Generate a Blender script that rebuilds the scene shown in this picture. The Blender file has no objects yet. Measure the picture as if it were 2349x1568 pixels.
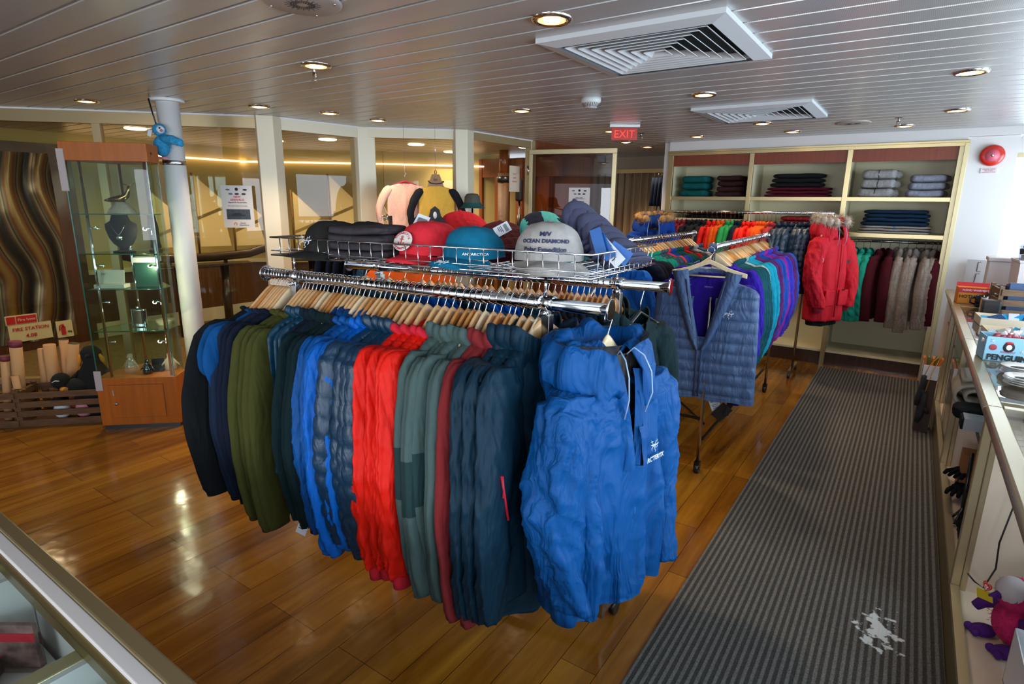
import bpy, math, random
import numpy as np
from mathutils import Matrix, Vector
random.seed(7)
S = bpy.context.scene
COL = S.collection
PI = math.pi
R = math.radians
# ---------------------------------------------------------------- camera
cam_d = bpy.data.cameras.new('camera'); cam = bpy.data.objects.new('camera', cam_d); COL.objects.link(cam)
PITCH, ROLL, YAW, CZ = R(13.5), R(0.7), R(34.2), 1.6
cy, sy = math.cos(YAW), math.sin(YAW)
_r = Vector((cy, sy, 0)); _f = Vector((-sy, cy, 0)); _u = Vector((0, 0, 1))
fwd = _f * math.cos(PITCH) - _u * math.sin(PITCH)
up = _f * math.sin(PITCH) + _u * math.cos(PITCH)
r2 = _r * math.cos(ROLL) + up * math.sin(ROLL)
u2 = -_r * math.sin(ROLL) + up * math.cos(ROLL)
m = Matrix.Identity(4)
for i in range(3):
    m[i][0] = r2[i]; m[i][1] = u2[i]; m[i][2] = -fwd[i]
m[0][3], m[1][3], m[2][3] = 0, 0, CZ
cam.matrix_world = m
cam_d.sensor_width = 36; cam_d.lens = 36 * 1330 / 2349
cam_d.clip_start = 0.02; cam_d.clip_end = 200
S.camera = cam
S.view_settings.view_transform = 'Standard'; S.view_settings.look = 'None'
S.view_settings.gamma = 1; S.view_settings.use_curve_mapping = False
S.view_settings.exposure = 0.16
try:
    S.cycles.max_bounces = 7; S.cycles.diffuse_bounces = 3; S.cycles.glossy_bounces = 4
    S.cycles.transparent_max_bounces = 16; S.cycles.transmission_bounces = 4
    S.cycles.sample_clamp_indirect = 4.0; S.cycles.caustics_reflective = False; S.cycles.caustics_refractive = False
    S.cycles.use_denoising = True
except Exception: pass
# ---------------------------------------------------------------- world and daylight
W = bpy.data.worlds.new('sky'); S.world = W; W.use_nodes = True
W.node_tree.nodes['Background'].inputs[0].default_value = (0.80, 0.90, 1.0, 1)
W.node_tree.nodes['Background'].inputs[1].default_value = 1.6
def area(name, loc, rot, sx, sy_, power, color, spread=None):
    l = bpy.data.lights.new(name, 'AREA'); l.shape = 'RECTANGLE'; l.size = sx; l.size_y = sy_
    l.energy = power; l.color = color
    if spread: l.spread = R(spread)
    o = bpy.data.objects.new(name, l); COL.objects.link(o); o.location = loc; o.rotation_euler = rot
    return o
CEIL = 2.27
# daylight through the side windows (right), the far corner window and the lounge windows behind the camera
DAY = (0.84, 0.91, 1.0)
area('daylight_side', (1.62, 1.9, 1.55), (0, R(90), 0), 1.1, 9.0, 285, DAY)
area('daylight_corner', (1.05, 7.6, 1.5), (R(-90), 0, 0), 1.0, 1.2, 24, DAY)
area('daylight_rear', (-.9, -3.35, 1.5), (R(90), 0, 0), 3.0, 1.0, 125, DAY)

# ---------------------------------------------------------------- helpers
def lin(h):
    h = h.lstrip('#'); c = [int(h[i:i+2], 16) / 255 for i in (0, 2, 4)]
    return tuple((x / 12.92 if x <= .04045 else ((x + .055) / 1.055) ** 2.4) for x in c) + (1,)
MATS = {}
def mat(name, color, rough=.5, metal=0, spec=.5, bump=0, bscale=60, vary=0, vscale=3, sheen=0, emit=None, estr=0, coat=0, stretch=None, alpha=None, crease=0, cscale=7):
    if name in MATS: return MATS[name]
    M = bpy.data.materials.new(name); M.use_nodes = True; nt = M.node_tree; N = nt.nodes; L = nt.links
    b = N['Principled BSDF']
    c = lin(color) if isinstance(color, str) else tuple(color) + ((1,) if len(color) == 3 else ())
    b.inputs['Base Color'].default_value = c
    b.inputs['Roughness'].default_value = rough; b.inputs['Metallic'].default_value = metal
    b.inputs['Specular IOR Level'].default_value = spec
    if coat: b.inputs['Coat Weight'].default_value = coat; b.inputs['Coat Roughness'].default_value = .08
    if sheen: b.inputs['Sheen Weight'].default_value = sheen; b.inputs['Sheen Roughness'].default_value = .5; b.inputs['Sheen Tint'].default_value = c
    if emit: b.inputs['Emission Color'].default_value = lin(emit); b.inputs['Emission Strength'].default_value = estr
    tc = None
    def coords():
        nonlocal tc
        if tc is None:
            t = N.new('ShaderNodeTexCoord'); tc = t.outputs['Object']
            if stretch:
                mp = N.new('ShaderNodeMapping'); mp.inputs['Scale'].default_value = stretch; L.new(tc, mp.inputs[0]); tc = mp.outputs[0]
        return tc
    if vary:
        n = N.new('ShaderNodeTexNoise'); n.inputs['Scale'].default_value = vscale; n.inputs['Detail'].default_value = 5
        L.new(coords(), n.inputs['Vector'])
        mx = N.new('ShaderNodeMix'); mx.data_type = 'RGBA'; mx.blend_type = 'MULTIPLY'; mx.inputs[0].default_value = 1
        cr = N.new('ShaderNodeMapRange'); cr.inputs[1].default_value = .3; cr.inputs[2].default_value = .7; cr.inputs[3].default_value = 1 - vary; cr.inputs[4].default_value = 1 + vary * .6
        L.new(n.outputs[0], cr.inputs[0])
        mx.inputs[6].default_value = c; L.new(cr.outputs[0], mx.inputs[7]); L.new(mx.outputs[2], b.inputs['Base Color'])
    last = None
    if crease:
        n = N.new('ShaderNodeTexNoise'); n.inputs['Scale'].default_value = cscale; n.inputs['Detail'].default_value = 3; n.inputs['Distortion'].default_value = 1.2
        mp = N.new('ShaderNodeMapping'); mp.inputs['Scale'].default_value = (1, 1, .35); L.new(coords(), mp.inputs[0]); L.new(mp.outputs[0], n.inputs['Vector'])
        bp = N.new('ShaderNodeBump'); bp.inputs['Strength'].default_value = crease; bp.inputs['Distance'].default_value = .07
        L.new(n.outputs[0], bp.inputs['Height']); L.new(bp.outputs[0], b.inputs['Normal']); last = bp
    if bump:
        n = N.new('ShaderNodeTexNoise'); n.inputs['Scale'].default_value = bscale; n.inputs['Detail'].default_value = 4
        L.new(coords(), n.inputs['Vector'])
        bp = N.new('ShaderNodeBump'); bp.inputs['Strength'].default_value = bump; bp.inputs['Distance'].default_value = .01
        L.new(n.outputs[0], bp.inputs['Height'])
        if last: L.new(last.outputs[0], bp.inputs['Normal'])
        L.new(bp.outputs[0], b.inputs['Normal'])
    MATS[name] = M
    return M
def glassmat(name, tint='#f2fbf8', gl=.9, rough=0.0, opacity=0.0, ior=1.5):
    if name in MATS: return MATS[name]
    M = bpy.data.materials.new(name); M.use_nodes = True; nt = M.node_tree; N = nt.nodes; L = nt.links
    N.remove(N['Principled BSDF'])
    tr = N.new('ShaderNodeBsdfTransparent'); tr.inputs[0].default_value = lin(tint)
    g = N.new('ShaderNodeBsdfGlossy'); g.inputs['Roughness'].default_value = rough; g.inputs[0].default_value = (gl, gl, gl, 1)
    fr = N.new('ShaderNodeFresnel'); fr.inputs[0].default_value = ior
    geo = N.new('ShaderNodeNewGeometry'); inv = N.new('ShaderNodeMath'); inv.operation = 'SUBTRACT'; inv.inputs[0].default_value = 1; L.new(geo.outputs['Backfacing'], inv.inputs[1])
    mul = N.new('ShaderNodeMath'); mul.operation = 'MULTIPLY'; L.new(fr.outputs[0], mul.inputs[0]); L.new(inv.outputs[0], mul.inputs[1])
    mx = N.new('ShaderNodeMixShader'); L.new(mul.outputs[0], mx.inputs[0]); L.new(tr.outputs[0], mx.inputs[1]); L.new(g.outputs[0], mx.inputs[2])
    out = mx.outputs[0]
    if opacity:
        d = N.new('ShaderNodeBsdfDiffuse'); d.inputs[0].default_value = lin(tint)
        m2 = N.new('ShaderNodeMixShader'); m2.inputs[0].default_value = opacity; L.new(out, m2.inputs[1]); L.new(d.outputs[0], m2.inputs[2]); out = m2.outputs[0]
    L.new(out, N['Material Output'].inputs[0]); MATS[name] = M
    return M
def tag(o, label=None, cat=None, group=None, kind=None):
    if label: o['label'] = label
    if cat: o['category'] = cat
    if group: o['group'] = group
    if kind: o['kind'] = kind
    return o
def thing(name, label, cat, loc=(0, 0, 0), rz=0, group=None, rot=None):
    o = bpy.data.objects.new(name, None); COL.objects.link(o); o.empty_display_size = .05
    o.location = loc; o.rotation_euler = rot if rot else (0, 0, rz)
    return tag(o, label, cat, group)
class MB:
    def __init__(s): s.v = []; s.f = []; s.s = []; s.mi = []; s.cur = 0
    def m(s, i): s.cur = i; return s
    def add(s, vs, fs, smooth=False):
        o = len(s.v); s.v += [tuple(map(float, p)) for p in vs]
        for f in fs: s.f.append([i + o for i in f]); s.s.append(smooth); s.mi.append(s.cur)
        return s
    def box(s, x0, y0, z0, x1, y1, z1):
        v = [(x, y, z) for z in (z0, z1) for y in (y0, y1) for x in (x0, x1)]
        return s.add(v, [(0, 2, 3, 1), (4, 5, 7, 6), (0, 1, 5, 4), (2, 6, 7, 3), (0, 4, 6, 2), (1, 3, 7, 5)])
    def obox(s, c, size, rz=0, rot=None):
        M = rot if rot is not None else Matrix.Rotation(rz, 3, 'Z')
        v = [Vector(c) + M @ Vector((x * size[0] / 2, y * size[1] / 2, z * size[2] / 2)) for z in (-1, 1) for y in (-1, 1) for x in (-1, 1)]
        return s.add(v, [(0, 2, 3, 1), (4, 5, 7, 6), (0, 1, 5, 4), (2, 6, 7, 3), (0, 4, 6, 2), (1, 3, 7, 5)])
    def bar(s, a, b, w, h=None, upv=(0, 0, 1)):
        a, b = Vector(a), Vector(b); h = h or w; d = (b - a); 
        if d.length < 1e-6: return s
        d.normalize(); u = Vector(upv)
        if abs(d.dot(u)) > .99: u = Vector((1, 0, 0))
        x = d.cross(u).normalized(); z = x.cross(d)
        v = [p + x * (i * w / 2) + z * (j * h / 2) for p in (a, b) for j in (-1, 1) for i in (-1, 1)]
        return s.add(v, [(0, 1, 3, 2), (4, 6, 7, 5), (0, 4, 5, 1), (2, 3, 7, 6), (0, 2, 6, 4), (1, 5, 7, 3)])
    def tube(s, pts, r, n=8, cap=True, closed=False, flat=None):
        pts = [Vector(p) for p in pts]; k = len(pts); rr = r if hasattr(r, '__len__') else [r] * k
        rings = []; pu = None
        for i, p in enumerate(pts):
            if closed: d = pts[(i + 1) % k] - pts[i - 1]
            else: d = pts[min(i + 1, k - 1)] - pts[max(i - 1, 0)]
            d.normalize()
            if pu is None:
                u = Vector((0, 0, 1)) if abs(d.z) < .9 else Vector((1, 0, 0))
            else: u = pu
            x = d.cross(u)
            if x.length < 1e-5: x = d.cross(Vector((0, 1, 0)))
            x.normalize(); z = x.cross(d).normalized(); pu = z
            fl = flat or 1
            rings.append([p + (x * math.cos(2 * PI * j / n) + z * math.sin(2 * PI * j / n) * fl) * rr[i] for j in range(n)])
        return s.loft(rings, closed_u=True, cap=cap and not closed, closed_v=closed)
    def loft(s, rings, closed_u=True, cap=True, closed_v=False, smooth=True):
        n = len(rings[0]); k = len(rings); vs = [p for r_ in rings for p in r_]; fs = []
        for i in range(k if closed_v else k - 1):
            a = i * n; b = ((i + 1) % k) * n
            for j in range(n if closed_u else n - 1):
                j2 = (j + 1) % n
                fs.append((a + j, a + j2, b + j2, b + j))
        s.add(vs, fs, smooth)
        if cap and closed_u:
            o = len(s.v) - len(vs)
            s.f.append([o + j for j in range(n)][::-1]); s.s.append(False); s.mi.append(s.cur)
            s.f.append([o + (k - 1) * n + j for j in range(n)]); s.s.append(False); s.mi.append(s.cur)
        return s
    def cyl(s, a, b, r, n=16, r1=None, cap=True):
        return s.tube([a, b], [r, r if r1 is None else r1], n, cap)
    def lathe(s, prof, n=24, c=(0, 0, 0), sx=1, sy_=1, smooth=True):
        rings = [[(c[0] + r * sx * math.cos(2 * PI * j / n), c[1] + r * sy_ * math.sin(2 * PI * j / n), c[2] + z) for j in range(n)] for r, z in prof]
        return s.loft(rings, cap=False, smooth=smooth)
    def disc(s, c, r, n=24, sx=1, sy_=1):
        return s.add([(c[0] + r * sx * math.cos(2 * PI * j / n), c[1] + r * sy_ * math.sin(2 * PI * j / n), c[2]) for j in range(n)], [list(range(n))])
    def prism(s, poly, z0, z1):
        n = len(poly); v = [(x, y, z0) for x, y in poly] + [(x, y, z1) for x, y in poly]
        f = [list(range(n))[::-1], list(range(n, 2 * n))] + [(i, (i + 1) % n, n + (i + 1) % n, n + i) for i in range(n)]
        return s.add(v, f)
    def sphere(s, c, r, n=16, m_=10, sc=(1, 1, 1)):
        rings = [[(c[0] + r * sc[0] * math.sin(PI * i / m_) * math.cos(2 * PI * j / n), c[1] + r * sc[1] * math.sin(PI * i / m_) * math.sin(2 * PI * j / n), c[2] + r * sc[2] * math.cos(PI * i / m_)) for j in range(n)] for i in range(m_ + 1)]
        return s.loft(rings, cap=False)
    def mesh(s, name, mats):
        me = bpy.data.meshes.new(name)
        me.from_pydata(s.v, [], s.f); me.polygons.foreach_set('use_smooth', s.s); me.polygons.foreach_set('material_index', s.mi)
        for mm in (mats if isinstance(mats, (list, tuple)) else [mats]): me.materials.append(mm)
        me.update()
        return me
    def build(s, name, mats, parent=None, loc=None, bevel=0, fix=True, rot=None):
        me = s.mesh(name, mats); o = bpy.data.objects.new(name, me); COL.objects.link(o)
        if parent: o.parent = parent
        if loc: o.location = loc
        if rot: o.rotation_euler = rot
        if bevel:
            b = o.modifiers.new('bevel', 'BEVEL'); b.width = bevel; b.segments = 2; b.limit_method = 'ANGLE'
        return o
def struct(mb, name, mats, bevel=0, label=None):
    o = mb.build(name, mats, bevel=bevel); o['kind'] = 'structure'
    if label: o['label'] = label
    return o
def dup(root, loc=None, rz=None, label=None, group=None, rot=None, scale=None):
    r = root.copy(); COL.objects.link(r)
    if loc is not None: r.location = loc
    if rz is not None: r.rotation_euler = (0, 0, rz)
    if rot is not None: r.rotation_euler = rot
    if scale is not None: r.scale = scale
    if label: r['label'] = label
    if group: r['group'] = group
    for ch in list(root.children):
        c = ch.copy(); COL.objects.link(c); c.parent = r
        for g in list(ch.children):
            d = g.copy(); COL.objects.link(d); d.parent = c
    return r
def text(body, size, loc, rot, material, parent, name='lettering', ext=.0004, align='CENTER', bold=0):
    cu = bpy.data.curves.new(name, 'FONT'); cu.body = body; cu.size = size; cu.extrude = ext; cu.align_x = align; cu.align_y = 'CENTER'; cu.resolution_u = 2
    cu.offset = bold
    cu.materials.append(material)
    tmp = bpy.data.objects.new('tmp', cu); COL.objects.link(tmp); bpy.context.view_layer.update()
    me = bpy.data.meshes.new_from_object(tmp.evaluated_get(bpy.context.evaluated_depsgraph_get())); bpy.data.objects.remove(tmp); bpy.data.curves.remove(cu)
    o = bpy.data.objects.new(name, me); COL.objects.link(o); o.parent = parent; o.location = loc; o.rotation_euler = rot
    return o
def nz(x, y, z, seed=0):
    a = seed * 1.37
    return (math.sin(x * 1.7 + a + 1.3 * math.sin(y * 1.1 + a)) + math.sin(y * 2.3 - a * 2 + 1.1 * math.sin(z * 1.9)) + math.sin(z * 2.1 + a * 3 + 1.2 * math.sin(x * 1.3 + y))) / 3
ORD = ['first', 'second', 'third', 'fourth', 'fifth', 'sixth', 'seventh', 'eighth', 'ninth', 'tenth', 'eleventh', 'twelfth', 'thirteenth', 'fourteenth', 'fifteenth', 'sixteenth', 'seventeenth', 'eighteenth', 'nineteenth', 'twentieth']
NUM = ['', 'one', 'two', 'three', 'four', 'five', 'six', 'seven', 'eight', 'nine', 'ten']
def ordw(i):
    if i < 20: return ORD[i]
    t = ['', '', 'twenty', 'thirty', 'forty', 'fifty', 'sixty'][(i + 1) // 10]; u = (i + 1) % 10
    return (t[:-1] + 'ieth') if u == 0 else t + '-' + ORD[u - 1]
# ---------------------------------------------------------------- shared materials
chrome = mat('chrome', '#c9c9cc', .08, 1)
chrome2 = mat('worn_chrome', '#a8a5a2', .18, 1)
gold = mat('gold_anodised', '#b3a279', .3, .85)
goldp = mat('champagne_trim', '#c3b48c', .35, .5)
white = mat('white_paint', '#dcdad8', .45)
cream = mat('cream_paint', '#d9d0b6', .5)
black = mat('black_plastic', '#0d0d0f', .35)
woodh = mat('hanger_wood', '#d9a873', .32, vary=.12, vscale=8, stretch=(8, 1, 1), coat=.3)
woodd = mat('hanger_wood_amber', '#bd7c3e', .32, vary=.12, vscale=8, stretch=(8, 1, 1), coat=.3)
woodl = mat('hanger_wood_pale', '#e2c79f', .4, vary=.1, vscale=8, stretch=(8, 1, 1))
def fabric(name, color, rough=.9, sheen=.06, bump=.15, bscale=500, crease=.35, cscale=7, spec=.2, vary=.06, coat=0):
    return mat(name, color, rough, 0, spec, bump, bscale, vary, 60, sheen, crease=crease, cscale=cscale)
# ---------------------------------------------------------------- floor, ceiling, walls
def floor_mat():
    M = bpy.data.materials.new('polished_plank_floor'); M.use_nodes = True; nt = M.node_tree; N = nt.nodes; L = nt.links; b = N['Principled BSDF']
    tc = N.new('ShaderNodeTexCoord'); mp = N.new('ShaderNodeMapping'); mp.inputs['Rotation'].default_value = (0, 0, R(90)); L.new(tc.outputs['Object'], mp.inputs[0])
    br = N.new('ShaderNodeTexBrick'); br.offset = .37; br.offset_frequency = 3; br.squash = 1
    br.inputs['Scale'].default_value = 1; br.inputs['Brick Width'].default_value = 1.15; br.inputs['Row Height'].default_value = .14
    br.inputs['Mortar Size'].default_value = .0012; br.inputs['Mortar Smooth'].default_value = .2; br.inputs['Bias'].default_value = -.15
    br.inputs['Color1'].default_value = (1, 1, 1, 1); br.inputs['Color2'].default_value = (0, 0, 0, 1); br.inputs['Mortar'].default_value = (.5, .5, .5, 1)
    L.new(mp.outputs[0], br.inputs[0])
    # grain stretched along the planks
    mp2 = N.new('ShaderNodeMapping'); mp2.inputs['Scale'].default_value = (1, .09, 1); L.new(tc.outputs['Object'], mp2.inputs[0])
    n1 = N.new('ShaderNodeTexNoise'); n1.inputs['Scale'].default_value = 34; n1.inputs['Detail'].default_value = 8; n1.inputs['Distortion'].default_value = .6; L.new(mp2.outputs[0], n1.inputs['Vector'])
    n2 = N.new('ShaderNodeTexNoise'); n2.inputs['Scale'].default_value = 5; n2.inputs['Detail'].default_value = 3; n2.inputs['Distortion'].default_value = 1.5; L.new(mp2.outputs[0], n2.inputs['Vector'])
    cr = N.new('ShaderNodeValToRGB'); e = cr.color_ramp.elements
    e[0].position = 0; e[0].color = lin('#43240a'); e[1].position = 1; e[1].color = lin('#ad7422')
    cr.color_ramp.elements.new(.45).color = lin('#7e4b13')
    a1 = N.new('ShaderNodeMath'); a1.operation = 'MULTIPLY_ADD'; a1.inputs[1].default_value = .34; L.new(br.outputs['Color'], a1.inputs[0])
    a2 = N.new('ShaderNodeMath'); a2.operation = 'MULTIPLY_ADD'; a2.inputs[1].default_value = .55; L.new(n1.outputs[0], a2.inputs[0]); L.new(n2.outputs[0], a2.inputs[2])
    sub = N.new('ShaderNodeMath'); sub.operation = 'SUBTRACT'; sub.inputs[1].default_value = .42; L.new(a2.outputs[0], sub.inputs[0]); L.new(sub.outputs[0], a1.inputs[2])
    L.new(a1.outputs[0], cr.inputs[0])
    mx = N.new('ShaderNodeMix'); mx.data_type = 'RGBA'; mx.inputs[7].default_value = lin('#241005'); L.new(br.outputs['Fac'], mx.inputs[0]); L.new(cr.outputs[0], mx.inputs[6])
    L.new(mx.outputs[2], b.inputs['Base Color'])
    n3 = N.new('ShaderNodeTexNoise'); n3.inputs['Scale'].default_value = 9; n3.inputs['Detail'].default_value = 2; L.new(tc.outputs['Object'], n3.inputs['Vector'])
    mr = N.new('ShaderNodeMapRange'); mr.inputs[3].default_value = .1; mr.inputs[4].default_value = .2; L.new(n1.outputs[0], mr.inputs[0]); L.new(mr.outputs[0], b.inputs['Roughness'])
    bp = N.new('ShaderNodeBump'); bp.inputs['Strength'].default_value = .09; bp.inputs['Distance'].default_value = .02; L.new(n3.outputs[0], bp.inputs['Height'])
    bp2 = N.new('ShaderNodeBump'); bp2.inputs['Strength'].default_value = .06; bp2.inputs['Distance'].default_value = .003; L.new(n1.outputs[0], bp2.inputs['Height']); L.new(bp.outputs[0], bp2.inputs['Normal'])
    L.new(bp2.outputs[0], b.inputs['Normal'])
    b.inputs['Specular IOR Level'].default_value = .5
    return M
struct(MB().box(-8.4, -3.4, -.05, 1.6, 8.6, 0), 'floor', floor_mat())
# corridor carpet behind the glass
fcm = mat('corridor_carpet', '#6b5630', .95, bump=.6, bscale=80, vary=.35, vscale=30)
def ceil_mat():
    M = bpy.data.materials.new('ceiling_plank_metal'); M.use_nodes = True; nt = M.node_tree; N = nt.nodes; L = nt.links; b = N['Principled BSDF']
    b.inputs['Base Color'].default_value = lin('#a9a6a6'); b.inputs['Roughness'].default_value = .33; b.inputs['Metallic'].default_value = .45
    tc = N.new('ShaderNodeTexCoord')
    w = N.new('ShaderNodeTexWave'); w.wave_type = 'BANDS'; w.bands_direction = 'X'; w.inputs['Scale'].default_value = 55; L.new(tc.outputs['Object'], w.inputs[0])
    w2 = N.new('ShaderNodeTexWave'); w2.wave_type = 'BANDS'; w2.bands_direction = 'Y'; w2.inputs['Scale'].default_value = 55; L.new(tc.outputs['Object'], w2.inputs[0])
    mu = N.new('ShaderNodeMath'); mu.operation = 'MULTIPLY'; L.new(w.outputs[1], mu.inputs[0]); L.new(w2.outputs[1], mu.inputs[1])
    mx = N.new('ShaderNodeMix'); mx.data_type = 'RGBA'; mx.inputs[6].default_value = lin('#cbc8c6'); mx.inputs[7].default_value = lin('#98958f'); L.new(mu.outputs[0], mx.inputs[0]); L.new(mx.outputs[2], b.inputs['Base Color'])
    n = N.new('ShaderNodeTexNoise'); n.inputs['Scale'].default_value = 2.2; L.new(tc.outputs['Object'], n.inputs['Vector'])
    bp = N.new('ShaderNodeBump'); bp.inputs['Strength'].default_value = .12; bp.inputs['Distance'].default_value = .05; L.new(n.outputs[0], bp.inputs['Height']); L.new(bp.outputs[0], b.inputs['Normal'])
    return M
mb = MB(); P_ = .1645; y = -3.4; y -= .0
k0 = 2.644 - 40 * P_
ys = [k0 + i * P_ for i in range(0, 80) if -3.5 < k0 + i * P_ < 8.7]
prof = []
for y in ys:
    prof += [(y - P_ / 2 + .009, CEIL + .0), (y, CEIL - .0015), (y + P_ / 2 - .011, CEIL + .0), (y + P_ / 2 - .009, CEIL + .008), (y + P_ / 2 + .007, CEIL + .008)]
# shift so grooves land on the measured joints
prof = [(a + P_ / 2, b) for a, b in prof]
rows = [[(x, a, b) for a, b in prof] for x in (-8.4, 1.6)]
mb.loft(rows, closed_u=False, cap=False, smooth=False)
mb.box(-8.4, -3.4, CEIL + .03, 1.6, 8.6, CEIL + .08)
struct(mb, 'ceiling', ceil_mat())
wallm = mat('wall_laminate', '#d8d2ce', .4)
bulkm = mat('bulkhead_laminate', '#cfc8c4', .45)
# back wall: bulkhead over the shelving, pier on its right, deep recess of the shelving unit
mb = MB()
mb.box(-2.38, 6.58, 2.155, .27, 6.7, CEIL); mb.box(.25, 6.63, 0, .28, 7.15, 2.2)
mb.box(.27, 6.6, 0, .62, 7.15, CEIL - .07)
mb.box(.27, 6.58, CEIL - .068, .64, 7.2, CEIL)
mb.box(-2.40, 6.7, 0, .62, 7.2, 2.2) if False else None
mb.box(-2.38, 7.15, 0, .30, 7.22, CEIL)
mb.box(-2.45, 6.62, 0, -2.38, 7.22, CEIL)
struct(mb, 'wall_back', wallm)
# right side: sill, head and slim piers between the windows
mb = MB()
mb.box(1.12, -3.4, 0, 1.3, 7.3, .93); mb.box(1.12, -3.4, 2.1, 1.3, 7.3, CEIL)
for y in (-3.4, -1.7, .0, 1.7, 3.4, 5.1): mb.box(1.12, y - .12, .93, 1.3, y + .12, 2.1)
struct(mb, 'wall_right', wallm)
mb = MB(); mb.box(.62, 7.2, 0, 1.3, 7.3, .93); mb.box(.62, 7.2, 2.1, 1.3, 7.3, CEIL); struct(mb, 'wall_corner', wallm)
gl = glassmat('window_glass', '#f4fbff', .9)
wn = 1
for y in (-2.55, -.85, .85, 2.55, 4.25, 6.2):
    h = .73 if y < 6 else .98
    mb = MB(); mb.m(0).box(1.2, y - h, .93, 1.206, y + h, 2.1)
    mb.m(1)
    for a, b in (((1.203, y - h, .95), (1.203, y + h, .95)), ((1.203, y - h, 2.08), (1.203, y + h, 2.08)), ((1.203, y - h + .02, .95), (1.203, y - h + .02, 2.08)), ((1.203, y + h - .02, .95), (1.203, y + h - .02, 2.08))):
        mb.bar(a, b, .04)
    struct(mb, 'window_%d' % wn, [gl, goldp]); wn += 1
mb = MB(); mb.m(0).box(.64, 7.25, .93, 1.28, 7.256, 2.1); mb.m(1).bar((.64, 7.25, .95), (1.28, 7.25, .95), .04).bar((.64, 7.25, 2.08), (1.28, 7.25, 2.08), .04)
struct(mb, 'window_%d' % wn, [gl, goldp]); wn += 1
# rear wall behind the camera with its lounge windows, and the outer left wall
mb = MB(); mb.box(-8.4, -3.4, 0, 1.3, -3.3, .85); mb.box(-8.4, -3.4, 2.1, 1.3, -3.3, CEIL); mb.box(-8.4, -3.4, .85, -3.6, -3.3, 2.1); mb.box(1.1, -3.4, .85, 1.3, -3.3, 2.1)
for x in (-2.0, -.4): mb.box(x - .08, -3.4, .85, x + .08, -3.3, 2.1)
struct(mb, 'wall_rear', wallm)
# curtain alcove behind the open glass door
alc = mat('alcove_paint', '#b9aa9a', .6)
mb = MB(); mb.box(-5.2, 8.3, 0, -2.4, 8.4, CEIL); mb.box(-2.46, 7.22, 0, -2.4, 8.4, CEIL); struct(mb, 'wall_alcove', alc)
# dark wood wall beside the entrance
dwood = mat('dark_cabin_wood', '#4a2a17', .35, vary=.3, vscale=6, stretch=(6, 6, .6), coat=.3)
mwood = mat('reddish_cabin_wood', '#7d4220', .32, vary=.22, vscale=5, stretch=(7, 7, .5), coat=.3)
mb = MB(); mb.box(-4.6, 7.1, 0, -3.62, 7.2, CEIL); mb.box(-3.72, 5.74, 2.19, -3.6, 7.2, CEIL); struct(mb, 'wall_entrance', mwood)
# ---------------------------------------------------------------- glass front: octagonal line of panes
frm = mat('glazing_frame_cream', '#d6cbb2', .38, .1)
frmg = mat('glazing_frame_gold', '#a5916b', .35, .4)
wg = glassmat('shopfront_glass', '#f3efe2', 1.0, ior=1.33)
P0, P1, P2, P3, P4 = (-7.3, .42), (-4.55, 3.06), (-4.42, 3.95), (-3.69, 4.60), (-3.66, 5.68)
def seg_frame(a, b, name, mull=(), header=.1, m_=frm, sill=.1, pane=True, hm=None):
    a = Vector((a[0], a[1], 0)); b = Vector((b[0], b[1], 0)); d = (b - a).normalized(); Lg = (b - a).length
    t = struct(MB(), 'x', m_) if False else None
    mb = MB()
    up_ = Vector((0, 0, 1))
    def bar(s0, z0, s1, z1, w, h):
        mb.bar(a + d * s0 + up_ * z0, a + d * s1 + up_ * z1, w, h, upv=(0, 0, 1))
    mb.m(1).bar(a + up_ * (CEIL - header / 2), b + up_ * (CEIL - header / 2), .07, header)
    mb.m(0)
    if sill: mb.bar(a + up_ * sill / 2, b + up_ * sill / 2, .07, sill)
    for q in mull:
        p = a + d * q; mb.bar(p, p + up_ * CEIL, .055, .06, upv=d)
    o = struct(mb, name, [m_, hm or m_])
    if pane:
        g = MB().bar(a + up_ * (sill + CEIL - header) / 2, b + up_ * (sill + CEIL - header) / 2, .008, CEIL - header - sill)
        g.build('pane', wg, parent=o)
    return o
seg_frame(P0, P1, 'window_%d' % wn, mull=(.03, 1.1, 2.52), hm=frmg, m_=frmg); wn += 1
seg_frame(P1, P2, 'window_%d' % wn, hm=frm); wn += 1
seg_frame(P2, P3, 'window_%d' % wn, header=.09, hm=frm); wn += 1
seg_frame(P3, P4, 'trim_1', header=.08, sill=0, pane=False, m_=frmg, hm=frmg)
# corner posts
mb = MB()
mb.prism([(-4.62, 2.98), (-4.55, 2.95), (-4.47, 3.05), (-4.50, 3.15), (-4.60, 3.13)], 0, CEIL)
mb.prism([(-4.49, 3.86), (-4.39, 3.87), (-4.36, 3.95), (-4.33, 4.03), (-4.42, 4.05), (-4.47, 3.98)], 0, CEIL)
mb.prism([(-3.78, 4.50), (-3.72, 4.48), (-3.64, 4.56), (-3.64, 4.66), (-3.70, 4.70), (-3.76, 4.60)], 0, CEIL)
struct(mb, 'trim_2', frm, bevel=.004)
mb = MB(); mb.box(-3.70, 5.66, 0, -3.62, 5.76, CEIL); struct(mb, 'trim_3', goldp, bevel=.003)
# ceiling edge strip over the glazing
mb = MB()
for a, b in ((P0, P1), (P1, P2), (P2, P3), (P3, P4)): mb.bar((a[0], a[1], CEIL - .006), (b[0], b[1], CEIL - .006), .085, .012)
struct(mb, 'trim_4', white)
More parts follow.
